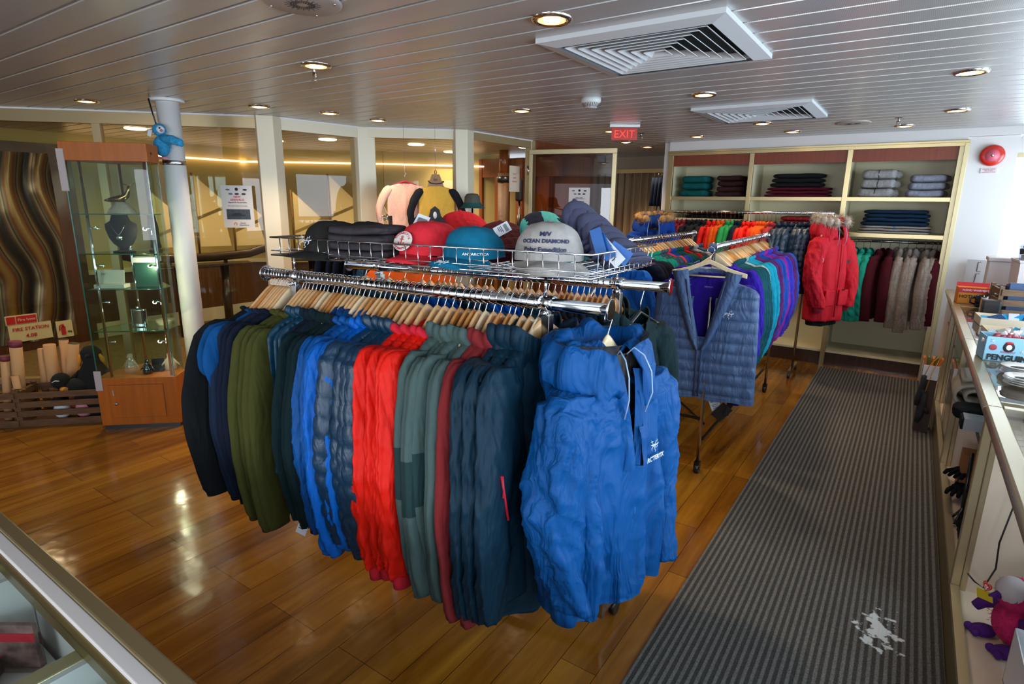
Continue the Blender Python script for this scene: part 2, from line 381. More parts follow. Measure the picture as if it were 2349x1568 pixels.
# ---------------------------------------------------------------- corridor beyond the glass
och = mat('corridor_ochre_wall', '#b7a469', .55, vary=.05, vscale=2)
wain = mat('corridor_wainscot', '#5a3a1c', .35, vary=.35, vscale=7, stretch=(8, 8, .5), coat=.3)
C0, C1, C2, C3 = (-7.72, -1.5), (-7.72, 4.75), (-6.25, 5.95), (-5.05, 7.3)
def cwall(a, b, name):
    mb = MB()
    A, B = Vector((*a, 0)), Vector((*b, 0)); d = (B - A).normalized(); n = Vector((d.y, -d.x, 0))
    z = Vector((0, 0, 1))
    mb.m(0).bar(A + z * 1.5, B + z * 1.5, .06, 1.55)
    mb.m(1).bar(A + z * .44, B + z * .44, .07, .58)
    mb.m(2).bar(A + z * .09, B + z * .09, .09, .18)
    mb.m(3).bar(A + z * .77 + n * .03, B + z * .77 + n * .03, .05, .05)
    mb.m(4).bar(A + z * .735 + n * .03, B + z * .735 + n * .03, .04, .02)
    mb.m(5).bar(A + z * 2.1 + n * .06, B + z * 2.1 + n * .06, .05, .02)
    return struct(mb, name, [och, wain, cream, cream, dwood, mat('cove_strip_light', '#ffffff', .5, emit='#ffd9ae', estr=3.0)])
cwall(C0, C1, 'wall_corridor_left'); cwall(C1, C2, 'wall_corridor_corner'); cwall(C2, C3, 'wall_corridor_far')
struct(MB().prism([(-7.72, -1.5), (-7.3, .3), (-4.65, 2.98), (-4.55, 3.9), (-3.78, 4.66), (-3.72, 5.7), (-3.75, 7.0), (-5.05, 7.3), (-6.25, 5.95), (-7.72, 4.75)][::-1], .001, .008), 'floor_corridor', fcm)
# ---------------------------------------------------------------- runner carpet
def runner_mat():
    M = bpy.data.materials.new('ribbed_runner'); M.use_nodes = True; nt = M.node_tree; N = nt.nodes; L = nt.links; b = N['Principled BSDF']
    tc = N.new('ShaderNodeTexCoord')
    sp = N.new('ShaderNodeSeparateXYZ'); L.new(tc.outputs['Object'], sp.inputs[0])
    n = N.new('ShaderNodeTexNoise'); n.inputs['Scale'].default_value = 260; n.inputs['Detail'].default_value = 3; L.new(tc.outputs['Object'], n.inputs['Vector'])
    sn = N.new('ShaderNodeMath'); sn.operation = 'MULTIPLY'; sn.inputs[1].default_value = 2 * PI / .0255; L.new(sp.outputs[0], sn.inputs[0])
    si = N.new('ShaderNodeMath'); si.operation = 'SINE'; L.new(sn.outputs[0], si.inputs[0])
    mr = N.new('ShaderNodeMapRange'); mr.inputs[1].default_value = -.5; mr.inputs[2].default_value = .6; mr.interpolation_type = 'SMOOTHSTEP'; L.new(si.outputs[0], mr.inputs[0])
    cr = N.new('ShaderNodeMix'); cr.data_type = 'RGBA'; cr.inputs[6].default_value = lin('#434140'); cr.inputs[7].default_value = lin('#6f6c69'); L.new(mr.outputs[0], cr.inputs[0])
    m2 = N.new('ShaderNodeMix'); m2.data_type = 'RGBA'; m2.blend_type = 'MULTIPLY'; m2.inputs[0].default_value = 1
    r2_ = N.new('ShaderNodeMapRange'); r2_.inputs[1].default_value = .35; r2_.inputs[2].default_value = .65; r2_.inputs[3].default_value = .55; r2_.inputs[4].default_value = 1.25; L.new(n.outputs[0], r2_.inputs[0])
    L.new(cr.outputs[2], m2.inputs[6]); L.new(r2_.outputs[0], m2.inputs[7])
    # the spilled white smear near the front
    mp = N.new('ShaderNodeMapping'); mp.inputs['Location'].default_value = (-.098, -2.395, 0); mp.vector_type = 'POINT'; L.new(tc.outputs['Object'], mp.inputs[0])
    n4 = N.new('ShaderNodeTexNoise'); n4.inputs['Scale'].default_value = 22; n4.inputs['Detail'].default_value = 5; L.new(tc.outputs['Object'], n4.inputs['Vector'])
    mp2 = N.new('ShaderNodeMapping'); mp2.inputs['Scale'].default_value = (1, .62, 1); L.new(mp.outputs[0], mp2.inputs[0])
    ln = N.new('ShaderNodeVectorMath'); ln.operation = 'LENGTH'; L.new(mp2.outputs[0], ln.inputs[0])
    ad = N.new('ShaderNodeMath'); ad.operation = 'MULTIPLY_ADD'; ad.inputs[1].default_value = -.32; L.new(n4.outputs[0], ad.inputs[0]); L.new(ln.outputs['Value'], ad.inputs[2])
    st = N.new('ShaderNodeMapRange'); st.inputs[1].default_value = -.115; st.inputs[2].default_value = -.10; st.inputs[3].default_value = 1; st.inputs[4].default_value = 0; L.new(ad.outputs[0], st.inputs[0])
    m3 = N.new('ShaderNodeMix'); m3.data_type = 'RGBA'; m3.inputs[7].default_value = lin('#c9cfd4'); L.new(st.outputs[0], m3.inputs[0]); L.new(m2.outputs[2], m3.inputs[6])
    L.new(m3.outputs[2], b.inputs['Base Color']); b.inputs['Roughness'].default_value = .95; b.inputs['Specular IOR Level'].default_value = .15
    bp = N.new('ShaderNodeBump'); bp.inputs['Strength'].default_value = .5; bp.inputs['Distance'].default_value = .004; L.new(mr.outputs[0], bp.inputs['Height'])
    bp2 = N.new('ShaderNodeBump'); bp2.inputs['Strength'].default_value = .5; bp2.inputs['Distance'].default_value = .003; L.new(n.outputs[0], bp2.inputs['Height']); L.new(bp.outputs[0], bp2.inputs['Normal']); L.new(bp2.outputs[0], b.inputs['Normal'])
    return M
o = MB().box(-.61, -1.2, .0, .308, 6.52, .009).build('carpet_runner', runner_mat(), bevel=.002)
tag(o, 'long grey ribbed runner carpet with a white smear along the counter', 'carpet')
# ---------------------------------------------------------------- shelving unit in the back wall
shl = mat('shelf_cream_laminate', '#d8cda8', .5)
swood = mat('shelf_header_wood', '#7a3010', .45, vary=.2, vscale=5, stretch=(9, 1, .6))
SX = (-2.36, -1.5, -.61, .25)
un = thing('shelving_unit', 'cream built-in shelving unit with gold edges and wooden headers in back wall', 'shelving unit', (-1.05, 6.6, 0))
def ub(mb, name, m_, bevel=0): 
    o = mb.build(name, m_, bevel=bevel); o.parent = un; o.matrix_parent_inverse = Matrix.Translation((-1.05, 6.6, 0)).inverted(); return o
ub(MB().box(-2.36, 7.10, .1, .25, 7.13, 2.13), 'back_panel', shl)
mb = MB()
for x in SX: mb.box(x - .018, 6.62, .0, x + .018, 7.1, 2.13)
ub(mb, 'divider', shl)
for i, x in enumerate(SX):
    w = .022 if 0 < i < 3 else .03
    ub(MB().box(x - w, 6.585, .0, x + w, 6.62, 2.14), 'upright', gold if i < 3 else goldp, .002)
ub(MB().box(-2.39, 6.57, 2.125, .285, 6.62, 2.165).box(-2.39, 6.56, 2.155, .285, 6.6, 2.175), 'top_rail', gold, .002)
ub(MB().box(.255, 6.56, 0, .29, 6.6, 2.15), 'side_rail', goldp, .002)
for i in range(3):
    ub(MB().box(SX[i] + .02, 6.60, 2.015, SX[i + 1] - .02, 6.615, 2.125), 'header', swood)
    ub(MB().box(SX[i] + .018, 6.60, 1.66, SX[i + 1] - .018, 7.1, 1.69), 'shelf', goldp if False else shl)
    ub(MB().box(SX[i] + .02, 6.592, 1.655, SX[i + 1] - .02, 6.602, 1.69), 'shelf_edge', gold)
ub(MB().box(SX[2] + .018, 6.60, 1.325, SX[3] - .018, 7.1, 1.355), 'shelf', shl)
ub(MB().box(SX[2] + .02, 6.592, 1.32, SX[3] - .02, 6.602, 1.355), 'shelf_edge', gold)
ub(MB().box(SX[0] + .018, 6.60, 1.43, SX[1] - .018, 7.1, 1.455), 'shelf', shl)
ub(MB().box(SX[1] + .018, 6.60, 1.33, SX[2] - .018, 7.1, 1.36), 'shelf', shl)
ub(MB().cyl((SX[2] + .02, 6.82, 1.275), (SX[3] - .02, 6.82, 1.275), .012), 'rod', chrome2)
ub(MB().box(-2.36, 6.62, .14, .25, 7.1, .16), 'base_shelf', shl); ub(MB().box(-2.36, 6.66, .0, .25, 6.69, .14), 'base_board', dwood)
# ---------------------------------------------------------------- hangers and garments
def hanger_proto(name, wood, hook=True):
    t = thing(name, 'curved wooden coat hanger', 'hanger')
    mb = MB(); rings = []
    for i in range(25):
        u = -1 + i / 12; x = .166 * u
        z = -.068 - .103 * (abs(u) ** 1.1); y = -.018 * u * u
        h = .021 * (1 - .35 * abs(u)) + .010 * math.exp(-(u * 3.2) ** 2); w = .0062 + .003 * abs(u)
        if abs(u) > .98: h *= .75; w *= .7
        rings.append([(x, y + w * math.cos(a), z + h * math.sin(a)) for a in [2 * PI * j / 10 for j in range(10)]])
    mb.loft(rings); mb.build('wood_arm', wood, t)
    r_ = .0205; pts = []
    for i in range(15):
        a = R(200 - i * 17.5); pts.append((r_ * math.cos(a), 0, r_ * math.sin(a) + .0))
    pts += [(.004, 0, -.034), (0, 0, -.042), (0, 0, -.052)]
    MB().tube(pts, .0016, 6).build('hook', chrome, t)
    return t
HG = [hanger_proto('wooden_hanger', woodh), hanger_proto('wooden_hanger', woodd), hanger_proto('wooden_hanger', woodl)]
def black_hanger():
    t = thing('black_hanger', 'thin black plastic hanger', 'hanger')
    MB().tube([(-.2, 0, -.15), (-.1, 0, -.115), (0, 0, -.075), (.1, 0, -.115), (.2, 0, -.15), (0, 0, -.165)], .005, 6, closed=True).build('arm', black, t)
    r_ = .02; pts = [(r_ * math.cos(R(200 - i * 22)), 0, r_ * math.sin(R(200 - i * 22))) for i in range(12)] + [(0, 0, -.04), (0, 0, -.08)]
    MB().tube(pts, .0018, 6).build('hook', chrome, t)
    return t
HG.append(black_hanger())
def lerp(tab, z):
    for (a, va), (b, vb) in zip(tab, tab[1:]):
        if z <= b: 
            k = (z - a) / (b - a) if b > a else 0
            k = max(0, k); return va + (vb - va) * k
    return tab[-1][1]
def body_mesh(L=.7, T=.014, wid=1.0, quilt=0, fold=.5, seed=0, cut=None, neck=.105, flare=1.0, fine=0, droop=0):
    mb = MB(); n = 96 if fine else 44; zs = []
    z = .125
    while z < .2: zs.append(z); z += .006
    st = .007 if quilt else .011 if fine else .02
    while z < L: zs.append(z); z += st
    zs.append(L)
    wt = [(.125, neck), (.133, neck + .024), (.146, .17), (.162, .2), (.182, .214), (.26, .218), (.45, .225 * flare), (L, .235 * flare)]
    tt = [(.125, .028), (.14, .024), (.17, T * 1.0 + .004), (.3, T * 1.25), (L * .8, T * 1.45), (L, T * 1.5)]
    rng = random.Random(seed); ph = [rng.uniform(0, 6.28) for _ in range(6)]
    rings = []
    for z in zs:
        a = lerp(wt, z) * wid; b = lerp(tt, z); g = min(1, max(0, (z - .16) / .3))
        ring = []
        q = 0
        if quilt:
            q = quilt * (abs(math.sin(PI * (z - .1) / .052)) ** .45 - .6)
        for j in range(n):
            th = 2 * PI * j / n; c, s_ = math.cos(th), math.sin(th)
            x = a * math.copysign(abs(c) ** .8, c); y = b * math.copysign(abs(s_) ** .75, s_)
            cur = -.018 * (x / .22) ** 2
            fw = fold * g * (.010 * math.sin(x * 30 + ph[0] + z * 2) + .007 * math.sin(x * 55 + ph[1] - z * 3) + .004 * math.sin(z * 14 + ph[2] + x * 20))
            ex = q * (1 if b > .02 else .6)
            wob = fold * .007 * nz(z * 7, c * 2, ph[3], seed)
            if fine:
                r1_ = 1 - abs(nz(x * 16 + z * 9, z * 13 - x * 7, ph[1], seed)) * 1.6; r2_ = 1 - abs(nz(x * 34 - z * 20, z * 24 + x * 13, ph[2], seed + 4)) * 1.5
                fw += fine * (.011 * r1_ * abs(r1_) + .005 * r2_ * abs(r2_)) * math.copysign(1, s_) * min(1, abs(s_) * 2.5)
            yy = y * (1 + ex / max(b, .01)) + cur + fw + droop * g * c
            if z > .98 * L: yy *= .96
            ring.append((x * (1 + ex * .5) + wob * g * c * abs(c), yy, -z + (0.004 * math.sin(x * 40 + ph[4]) if z >= L - 1e-6 else 0)))
        rings.append(ring)
    if not cut:
        mb.loft(rings, cap=False)
        # close the hem
        o = len(mb.v) - n; mb.f.append([o + j for j in range(n)]); mb.s.append(False); mb.mi.append(0)
    else:
        mb.loft(rings, cap=False)
        keep = []
        for f, s_, m_ in zip(mb.f, mb.s, mb.mi):
            c = [sum(mb.v[i][k] for i in f) / len(f) for k in range(3)]
            if not cut(*c): keep.append((f, s_, m_))
        mb.f, mb.s, mb.mi = [k[0] for k in keep], [k[1] for k in keep], [k[2] for k in keep]
    return mb
def sleeve_mesh(side, Ls=.6, fine=0, T=.014, r0=.075, r1=.04, out=.045, fwd_=0, quilt=0, fold=.5, seed=0, bend=.03, wid=1.0):
    mb = MB(); rng = random.Random(seed + 5 + side); ph = [rng.uniform(0, 6.28) for _ in range(4)]
    k = int(Ls / (.009 if quilt or fine else .018)) + 4; n = 48 if fine else 20; rings = []
    for i in range(k + 1):
        u = i / k
        x = .185 * wid + out * math.sin(min(1, u * 1.5) * PI / 2) + bend * math.sin(u * PI)  - .02 * max(0, u - .6)
        z = -.15 - Ls * u; y = -.014 + fwd_ * u * u - .012 * math.sin(u * PI) 
        rx = r0 + (r1 - r0) * min(1, u * 1.08); 
        if u < .08: rx *= (.45 + .55 * (u / .08) ** .5)
        if u > .97: rx *= .9
        ry = T * 1.5 + .004
        if u < .06: ry *= .7
        q0 = u * Ls / .055
        ring = []
        for j in range(n):
            th = 2 * PI * j / n; c, s_ = math.cos(th), math.sin(th)
            q = quilt * (abs(math.sin(PI * (q0 + .35 * c + .2 * s_))) ** .4 - .7) if quilt else 0
            w = fold * (.007 * nz(u * 5 + 2 * c, 2 * s_ + u * 3, ph[0], seed) + .0045 * nz(u * 14 + 3 * c, 4 * s_, ph[1], seed + 2) + .002 * math.sin(u * 40 + ph[2] + 5 * c) * max(0, math.sin(u * 7 + ph[3])))
            if fine:
                a_ = 1 - abs(nz(u * 22 + 3 * c, 3 * s_ - u * 9, ph[0], seed)) * 1.6; b_ = 1 - abs(nz(u * 45 + 5 * s_, 5 * c + u * 14, ph[1], seed + 3)) * 1.5
                w += fine * (.009 * a_ * abs(a_) + .004 * b_ * abs(b_))
            ring.append((side * (x + (rx + w + q) * c), y + (ry + w * .6 + q * .8) * s_ + fold * .006 * math.sin(u * 5 + ph[3]), z + .3 * rx * c * (1 - u) * .6))
        rings.append(ring)
    mb.loft(rings)
    return mb
def collar_mesh(h=.05, T=.016, neck=.105, open_=.25, lean=.01, hood=False, seed=0, thick=.004):
    mb = MB(); n = 28; ang = [-PI / 2 + open_ + (2 * PI - 2 * open_) * i / (n - 1) for i in range(n)]
    rows = []
    rows_o, rows_i = [], []
    for k in range(6):
        v = k / 5
        ro, ri = [], []
        for a in ang:
            c, s_ = math.cos(a), math.sin(a)
            rx = neck * (1 + .12 * math.sin(v * PI)) + lean * v; ry = .036 + .006 * v
            x, y, z = rx * c, ry * s_, -.128 + h * .7 * v - .045 * (s_ * s_) - (.02 * max(0, -s_)) * (1 - v * .5)
            ro.append((x, y, z)); ri.append((x * (1 - thick / neck * 1.5), y * (1 - thick / .036), z))
        rows_o.append(ro); rows_i.append(ri)
    rings = rows_o + [rows_i[-1]] + rows_i[::-1]
    mb.loft(rings, closed_u=False, cap=False)
    return mb
def hood_mesh(seed=0, sz=1.0, T=.02):
    # a hood lying collapsed behind and over the collar
    mb = MB(); rings = []; n = 22
    rng = random.Random(seed); p = rng.uniform(0, 6)
    for i in range(13):
        u = i / 12; a = PI * (1.12 - 1.24 * u) ; rad = .088 * sz
        cx, cy_ = rad * math.cos(a), .018 + .045 * sz * math.sin(a)
        r_ = (.018 + .024 * math.sin(u * PI)) * sz
        ring = []
        for j in range(n):
            th = 2 * PI * j / n
            rr = r_ * (1 + .16 * math.sin(th * 3 + u * 7 + p) + .08 * math.sin(th * 5 - u * 11))
            ring.append((cx + rr * math.cos(th) * math.cos(a) * .9, cy_ + rr * .55 * math.cos(th) * math.sin(a), -.145 + rr * 1.1 * math.sin(th) + .012 * math.sin(u * PI)))
        rings.append(ring)
    mb.loft(rings)
    return mb
PROTO = {}
def garment(key, name, cat, fm, fine=None, L=.68, T=.012, Ls=.6, sl='long', quilt=0, fold=.5, collar=.05, hood=0, zipper=None, wid=1.0, trim=None, flare=1.0, lining=None, r0=.07, r1=.042, out=.05, panel=None, fwd_=0, neck=.104):
    """one prototype with its parts; the first use moves it, later uses copy it"""
    sd = sum(map(ord, key)); t = thing(name, key, cat)
    fine = (.55 if fold >= .8 and not quilt else 0) if fine is None else fine
    body_mesh(L, T, wid, quilt, fold, sd, flare=flare, neck=neck, fine=fine * .5).build('body', fm, t)
    if sl != 'none':
        l_ = Ls if sl == 'long' else .2
        for s_ in (-1, 1):
            q = sleeve_mesh(s_, l_, fine, T, r0 if sl == 'long' else .075, r1 if sl == 'long' else .07, out, fwd_, quilt, fold, sd, wid=wid).build('sleeve', fm, t)
            if trim and sl == 'long':
                u = 1.0; MB().lathe([(r1 * .82, 0), (r1 * .86, -.02), (r1 * .8, -.045), (r1 * .6, -.045)], 16, (s_ * (.185 * wid + out - .008), -.014 + fwd_, -.15 - l_ + .004), 1, .6).build('cuff', trim, q)
            if panel and sl == 'long':
                q.data.materials.append(panel)
                for p_ in q.data.polygons: p_.material_index = 1 if -.52 < p_.center.z + .25 * abs(p_.center.x) - .06 < -.38 else 0
    if collar: collar_mesh(collar, T, neck + .004, seed=sd).build('collar', trim or fm, t)
    if hood: hood_mesh(sd, hood).build('hood', fm, t)
    if zipper: MB().bar((0, -T * 1.35 - .012, -.13), (0, -T * 1.5 - .012, -L + .01), .006, .003, upv=(0, 1, 0)).build('zip', zipper, t)
    PROTO[key] = [t, False]
    return t
def place(key, loc, rz, label, group, scale=None):
    p = PROTO[key]
    if not p[1]:
        p[1] = True; o = p[0]; o.location = loc; o.rotation_euler = (0, 0, rz); o['label'] = label; o['group'] = group
        if scale: o.scale = scale
        return o
    return dup(p[0], loc, rz, label, group, scale=scale)
USEDH = [False] * 4
def hang(kind, loc, rz, label, group):
    if not USEDH[kind]:
        USEDH[kind] = True; o = HG[kind]; o.location = loc; o.rotation_euler = (0, 0, rz); o['label'] = label; o['group'] = group; return o
    return dup(HG[kind], loc, rz, label, group)
# fabrics
F = {}
def fab(k, c, **kw): F[k] = fabric('fabric_' + k, c if k in ('pinktee', 'yellow', 'lightgrey', 'heather', 'oat') else tuple(v * (.72 if max(lin(c)[:3]) > .25 else .55) for v in lin(c)[:3]), **kw); return F[k]
fab('black', '#101417'); fab('royal', '#06508c'); fab('slate_navy', '#1b2b45'); fab('navy', '#0f1a30'); fab('olive', '#50501e')
fab('petrol', '#0b4560', rough=.45, crease=.6, spec=.4); fab('ink', '#0e2233'); fab('forest', '#08272b', bump=.3); fab('hoodblue', '#06539a', rough=.6, crease=.5)
fab('brightblue', '#0465c6', rough=.55, crease=.6); fab('deepdown', '#063a58', rough=.4, crease=.25, spec=.5, cscale=14); fab('red', '#f81e0c', rough=.55, crease=.6)
fab('greygreen', '#5d736f'); fab('greygreend', '#2e4a4a'); fab('maroon', '#8c2a2c'); fab('darkteal', '#0c3347', rough=.6, crease=.6); fab('blackshell', '#15181c', rough=.55, crease=.6)
fab('charcoal', '#2a2b30'); fab('purple', '#32189c', crease=.5); fab('tealfleece', '#0b5560'); fab('heather', '#9fb0b3', bump=.8, vary=.25); fab('cyan', '#0a96b2'); fab('plum', '#6b2a75'); fab('magenta', '#a01c8e')
fab('cobalt', '#1c4aa8'); fab('violet', '#3a34b4'); fab('orchid', '#8d2a9a'); fab('seagreen', '#0f8c7c', crease=.6); fab('pink', '#dc3550'); fab('green', '#0d6a60'); fab('scarlet', '#d81c22'); fab('greybrown', '#55504e'); fab('lightgrey', '#9c9ca2')
fab('orange', '#ec5a12'); fab('kelly', '#2a9a52'); fab('jade', '#1f9a80', crease=.7); fab('wine', '#64101f', bump=.8); fab('oat', '#b3a294', bump=1.0, vary=.25, vary_=0) if False else fab('oat', '#b09f93', bump=1.0, vary=.25)
fab('downnavy', '#0d2f4c', rough=.35, crease=.3, spec=.5, cscale=14); fab('vestblue', '#46608a', rough=.5, crease=.35, spec=.4, cscale=16); fab('parka', '#d0182a', rough=.7, crease=.6, cscale=8)
fab('herored', '#e2231a'); fab('heroblue', '#005093', rough=.6, crease=.75, cscale=8); fab('pinktee', '#eab6a2'); fab('yellow', '#e7b24a'); fab('rust', '#a8303a')
redtrim = fabric('red_cuff_fabric', '#c22030')
zipm = mat('zip_tape_dark', '#15181c', .5); redzip = mat('red_zip', '#b0152e', .5)
G = garment
G('black_shirt', 'long_sleeve_shirt', 'shirt', F['black'], L=.74, T=.012, Ls=.60, collar=.02, r0=.10, out=.09, r1=.06)
G('blue_tee', 't_shirt', 't-shirt', F['royal'], L=.64, T=.009, sl='short', collar=.014)
G('navy_long', 'long_sleeve_shirt', 'shirt', F['slate_navy'], L=.70, T=.009, Ls=.6, collar=.02)
G('dnavy_long', 'long_sleeve_shirt', 'shirt', F['navy'], L=.72, T=.009, Ls=.62, collar=.02)
G('olive_fleece', 'fleece_jacket', 'fleece', F['olive'], L=.70, T=.01, Ls=.66, collar=.03, r1=.05)
G('petrol_vest', 'puffer_vest', 'vest', F['petrol'], L=.64, T=.014, sl='none', quilt=.006, collar=.055)
G('ink_vest', 'softshell_vest', 'vest', F['ink'], L=.66, T=.012, sl='none', collar=.055)
G('forest_fleece', 'fleece_jacket', 'fleece', F['forest'], L=.74, T=.01, Ls=.6, collar=.05)
G('black_fleece', 'fleece_jacket', 'fleece', F['black'], L=.70, T=.01, Ls=.6, collar=.05)
G('hood_blue', 'hooded_jacket', 'jacket', F['hoodblue'], L=.70, T=.012, Ls=.62, hood=1.0, collar=.04, fold=.8)
G('bright_blue', 'insulated_jacket', 'jacket', F['brightblue'], L=.70, T=.016, Ls=.64, hood=.9, collar=.05, fold=1.2, r0=.085, r1=.05)
G('down_deep', 'down_jacket', 'jacket', F['deepdown'], L=.70, T=.024, Ls=.62, quilt=.008, collar=.065, hood=.8, fold=.7, r0=.09, r1=.055)
G('red_jacket', 'insulated_jacket', 'jacket', F['red'], L=.66, T=.017, Ls=.66, trim=redtrim, hood=.75, collar=.045, fold=1.3, r0=.085, r1=.05)
G('greygreen_soft', 'softshell_jacket', 'jacket', F['greygreen'], panel=F['greygreend'], L=.70, T=.012, Ls=.66, collar=.07, fold=.7, r1=.048)
G('greygreen_hood', 'softshell_jacket', 'jacket', F['greygreen'], L=.70, T=.012, Ls=.66, collar=.07, hood=.9, fold=.7, r1=.048)
G('maroon_soft', 'softshell_jacket', 'jacket', F['maroon'], L=.72, T=.012, Ls=.70, collar=.07, hood=.85, fold=.7, r1=.05)
G('darkteal_shell', 'shell_jacket', 'jacket', F['darkteal'], L=.84, T=.016, Ls=.70, collar=.10, fold=1.0, r0=.085, r1=.055)
G('black_shell', 'shell_jacket', 'jacket', F['darkteal'], L=.90, T=.05, Ls=.70, collar=.09, hood=1.3, fold=1.2, r0=.095, r1=.06, out=.03)
for k in list(PROTO):
    pass
# rails (world): A and B ends, hanger fractions measured along them
def rail_pt(A, B, t): return (A[0] + (B[0] - A[0]) * t, A[1] + (B[1] - A[1]) * t, A[2])
FA, FB = (-1.892, 1.219, 1.345), (-.598, 1.308, 1.345)
RA, RB = (-1.91, 1.61, 1.345), (-.62, 1.80, 1.345)
RR = .0165
fr_ang = math.atan2(FB[1] - FA[1], FB[0] - FA[0])
tf = [0.012, 0.026, 0.037, 0.048, 0.059, 0.070, 0.081, 0.093, 0.137, 0.148, 0.161, 0.176, 0.19, 0.205, 0.219, 0.233, 0.253, 0.267, 0.281, 0.294, 0.313, 0.329, 0.342, 0.358, 0.376, 0.394, 0.412, 0.427, 0.444, 0.461, 0.478, 0.497, 0.516, 0.534, 0.557, 0.586, 0.607, 0.629, 0.649, 0.67, 0.687, 0.7, 0.717, 0.737, 0.755, 0.777, 0.79, 0.809, 0.828, 0.846, 0.859]
seq = [('black_shirt', 'black long-sleeve shirt', 1), ('blue_tee', 'royal blue t-shirt', 2), ('navy_long', 'slate navy long-sleeve shirt', 3), ('dnavy_long', 'dark navy long-sleeve shirt', 2),
       ('olive_fleece', 'olive green fleece', 4), ('petrol_vest', 'petrol blue quilted vest', 3), ('ink_vest', 'ink navy softshell vest', 3), ('forest_fleece', 'dark forest green fleece', 4), ('black_fleece', 'black fleece', 1),
       ('hood_blue', 'mid-blue hooded jacket', 3), ('bright_blue', 'bright blue insulated jacket', 3), ('down_deep', 'dark blue quilted down jacket', 4), ('red_jacket', 'bright red insulated jacket', 4),
       ('greygreen_soft', 'grey-green softshell jacket', 4), ('greygreen_hood', 'hooded grey-green softshell jacket', 2), ('maroon_soft', 'maroon hooded softshell jacket', 3), ('darkteal_shell', 'dark teal shell jacket', 4), ('black_shell', 'bulky dark teal hooded shell jacket', 1)]
rnd = random.Random(3)
def fill_rail(A, B, ts, seq, side, railname, z_off=0, dirw='left', hk=None, hlabel=None, jit=3, hkind=None, sc=1.0):
    ang = math.atan2(B[1] - A[1], B[0] - A[0]); i = 0
    # local x of a garment (hanger width) is perpendicular to the rail; side=+1 puts the garment's front towards B
    for key, desc, cnt in seq:
        for c in range(cnt):
            if i >= len(ts): return
            p = rail_pt(A, B, ts[i]); rz = ang + PI / 2 + (PI if side < 0 else 0) + R(rnd.uniform(-jit, jit))
            if cnt == 1: lb = '%s on %s' % (desc, railname)
            else: lb = '%s on %s, %s of %s from %s' % (desc, railname, ORD[c], NUM[cnt], dirw)
            if key == 'black_shell': rz -= R(24)
            if key == 'down_deep' and c == 0: rz -= R(7)
            s_ = rnd.uniform(.95, 1.04) * sc
            place(key, (p[0], p[1], p[2] + .012), rz, lb, desc + 's on ' + railname, scale=(s_, 1, rnd.uniform(.95, 1.03) * sc))
            kd = hkind(i) if hkind else (2 if rnd.random() < .14 else (1 if rnd.random() < .3 else 0))
            nm = ['honey wood hanger', 'amber wood hanger', 'pale wood hanger', 'black hanger'][kd]
            hang(kd, (p[0], p[1], p[2]), rz, '%s on %s, %s hanger from the %s' % (nm, railname, ordw(i), dirw), 'hangers on ' + railname)
            i += 1
fill_rail(FA, FB, tf, seq, 1, 'the front rail')
# ---------------------------------------------------------------- rear rail of the front rack
KR = 'the rear rail'
G('petrol_shell', 'shell_jacket', 'jacket', F['petrol'], L=.70, T=.014, Ls=.62, collar=.07, hood=.9, fold=1.0)
G('royal_shell', 'shell_jacket', 'jacket', F['brightblue'], L=.72, T=.015, Ls=.64, collar=.07, hood=.9, fold=1.1)
G('ink_shell', 'shell_jacket', 'jacket', F['ink'], L=.70, T=.014, Ls=.62, collar=.06, fold=1.0)
G('orange_shell', 'shell_jacket', 'jacket', F['orange'], L=.70, T=.015, Ls=.62, collar=.07, fold=1.0)
G('black_puffer', 'down_jacket', 'jacket', F['charcoal'], L=.68, T=.018, Ls=.6, collar=.06, quilt=.007)
G('green_shell', 'shell_jacket', 'jacket', F['forest'], L=.72, T=.015, Ls=.64, collar=.08, hood=.9, fold=1.0)
G('blue_midlayer', 'fleece_jacket', 'fleece', F['hoodblue'], L=.68, T=.012, Ls=.6, collar=.05)
tr_ = [0.033, 0.142, 0.201, 0.266, 0.294, 0.323, 0.342, 0.361, 0.38, 0.398, 0.429, 0.453, 0.48, 0.498, 0.53, 0.55, 0.573, 0.59, 0.609, 0.623, 0.645, 0.672, 0.691, 0.709, 0.725, 0.738, 0.754, 0.772, 0.787, 0.802, 0.817, 0.832, 0.849, 0.861]
tr_ = [0.06] + [.15 + (t - .142) for t in tr_[1:]]
fill_rail(RA, RB, tr_, [('petrol_shell', 'petrol hooded shell jacket', 4), ('blue_midlayer', 'mid-blue fleece', 2), ('royal_shell', 'bright blue hooded shell jacket', 5), ('petrol_vest', 'petrol quilted vest', 4), ('royal_shell', 'vivid blue shell jacket', 5),
    ('petrol_shell', 'petrol shell jacket', 2), ('ink_shell', 'ink navy shell jacket', 3), ('orange_shell', 'orange shell jacket', 1), ('black_puffer', 'charcoal down jacket', 4), ('green_shell', 'dark green shell jacket', 4)], 1, KR)
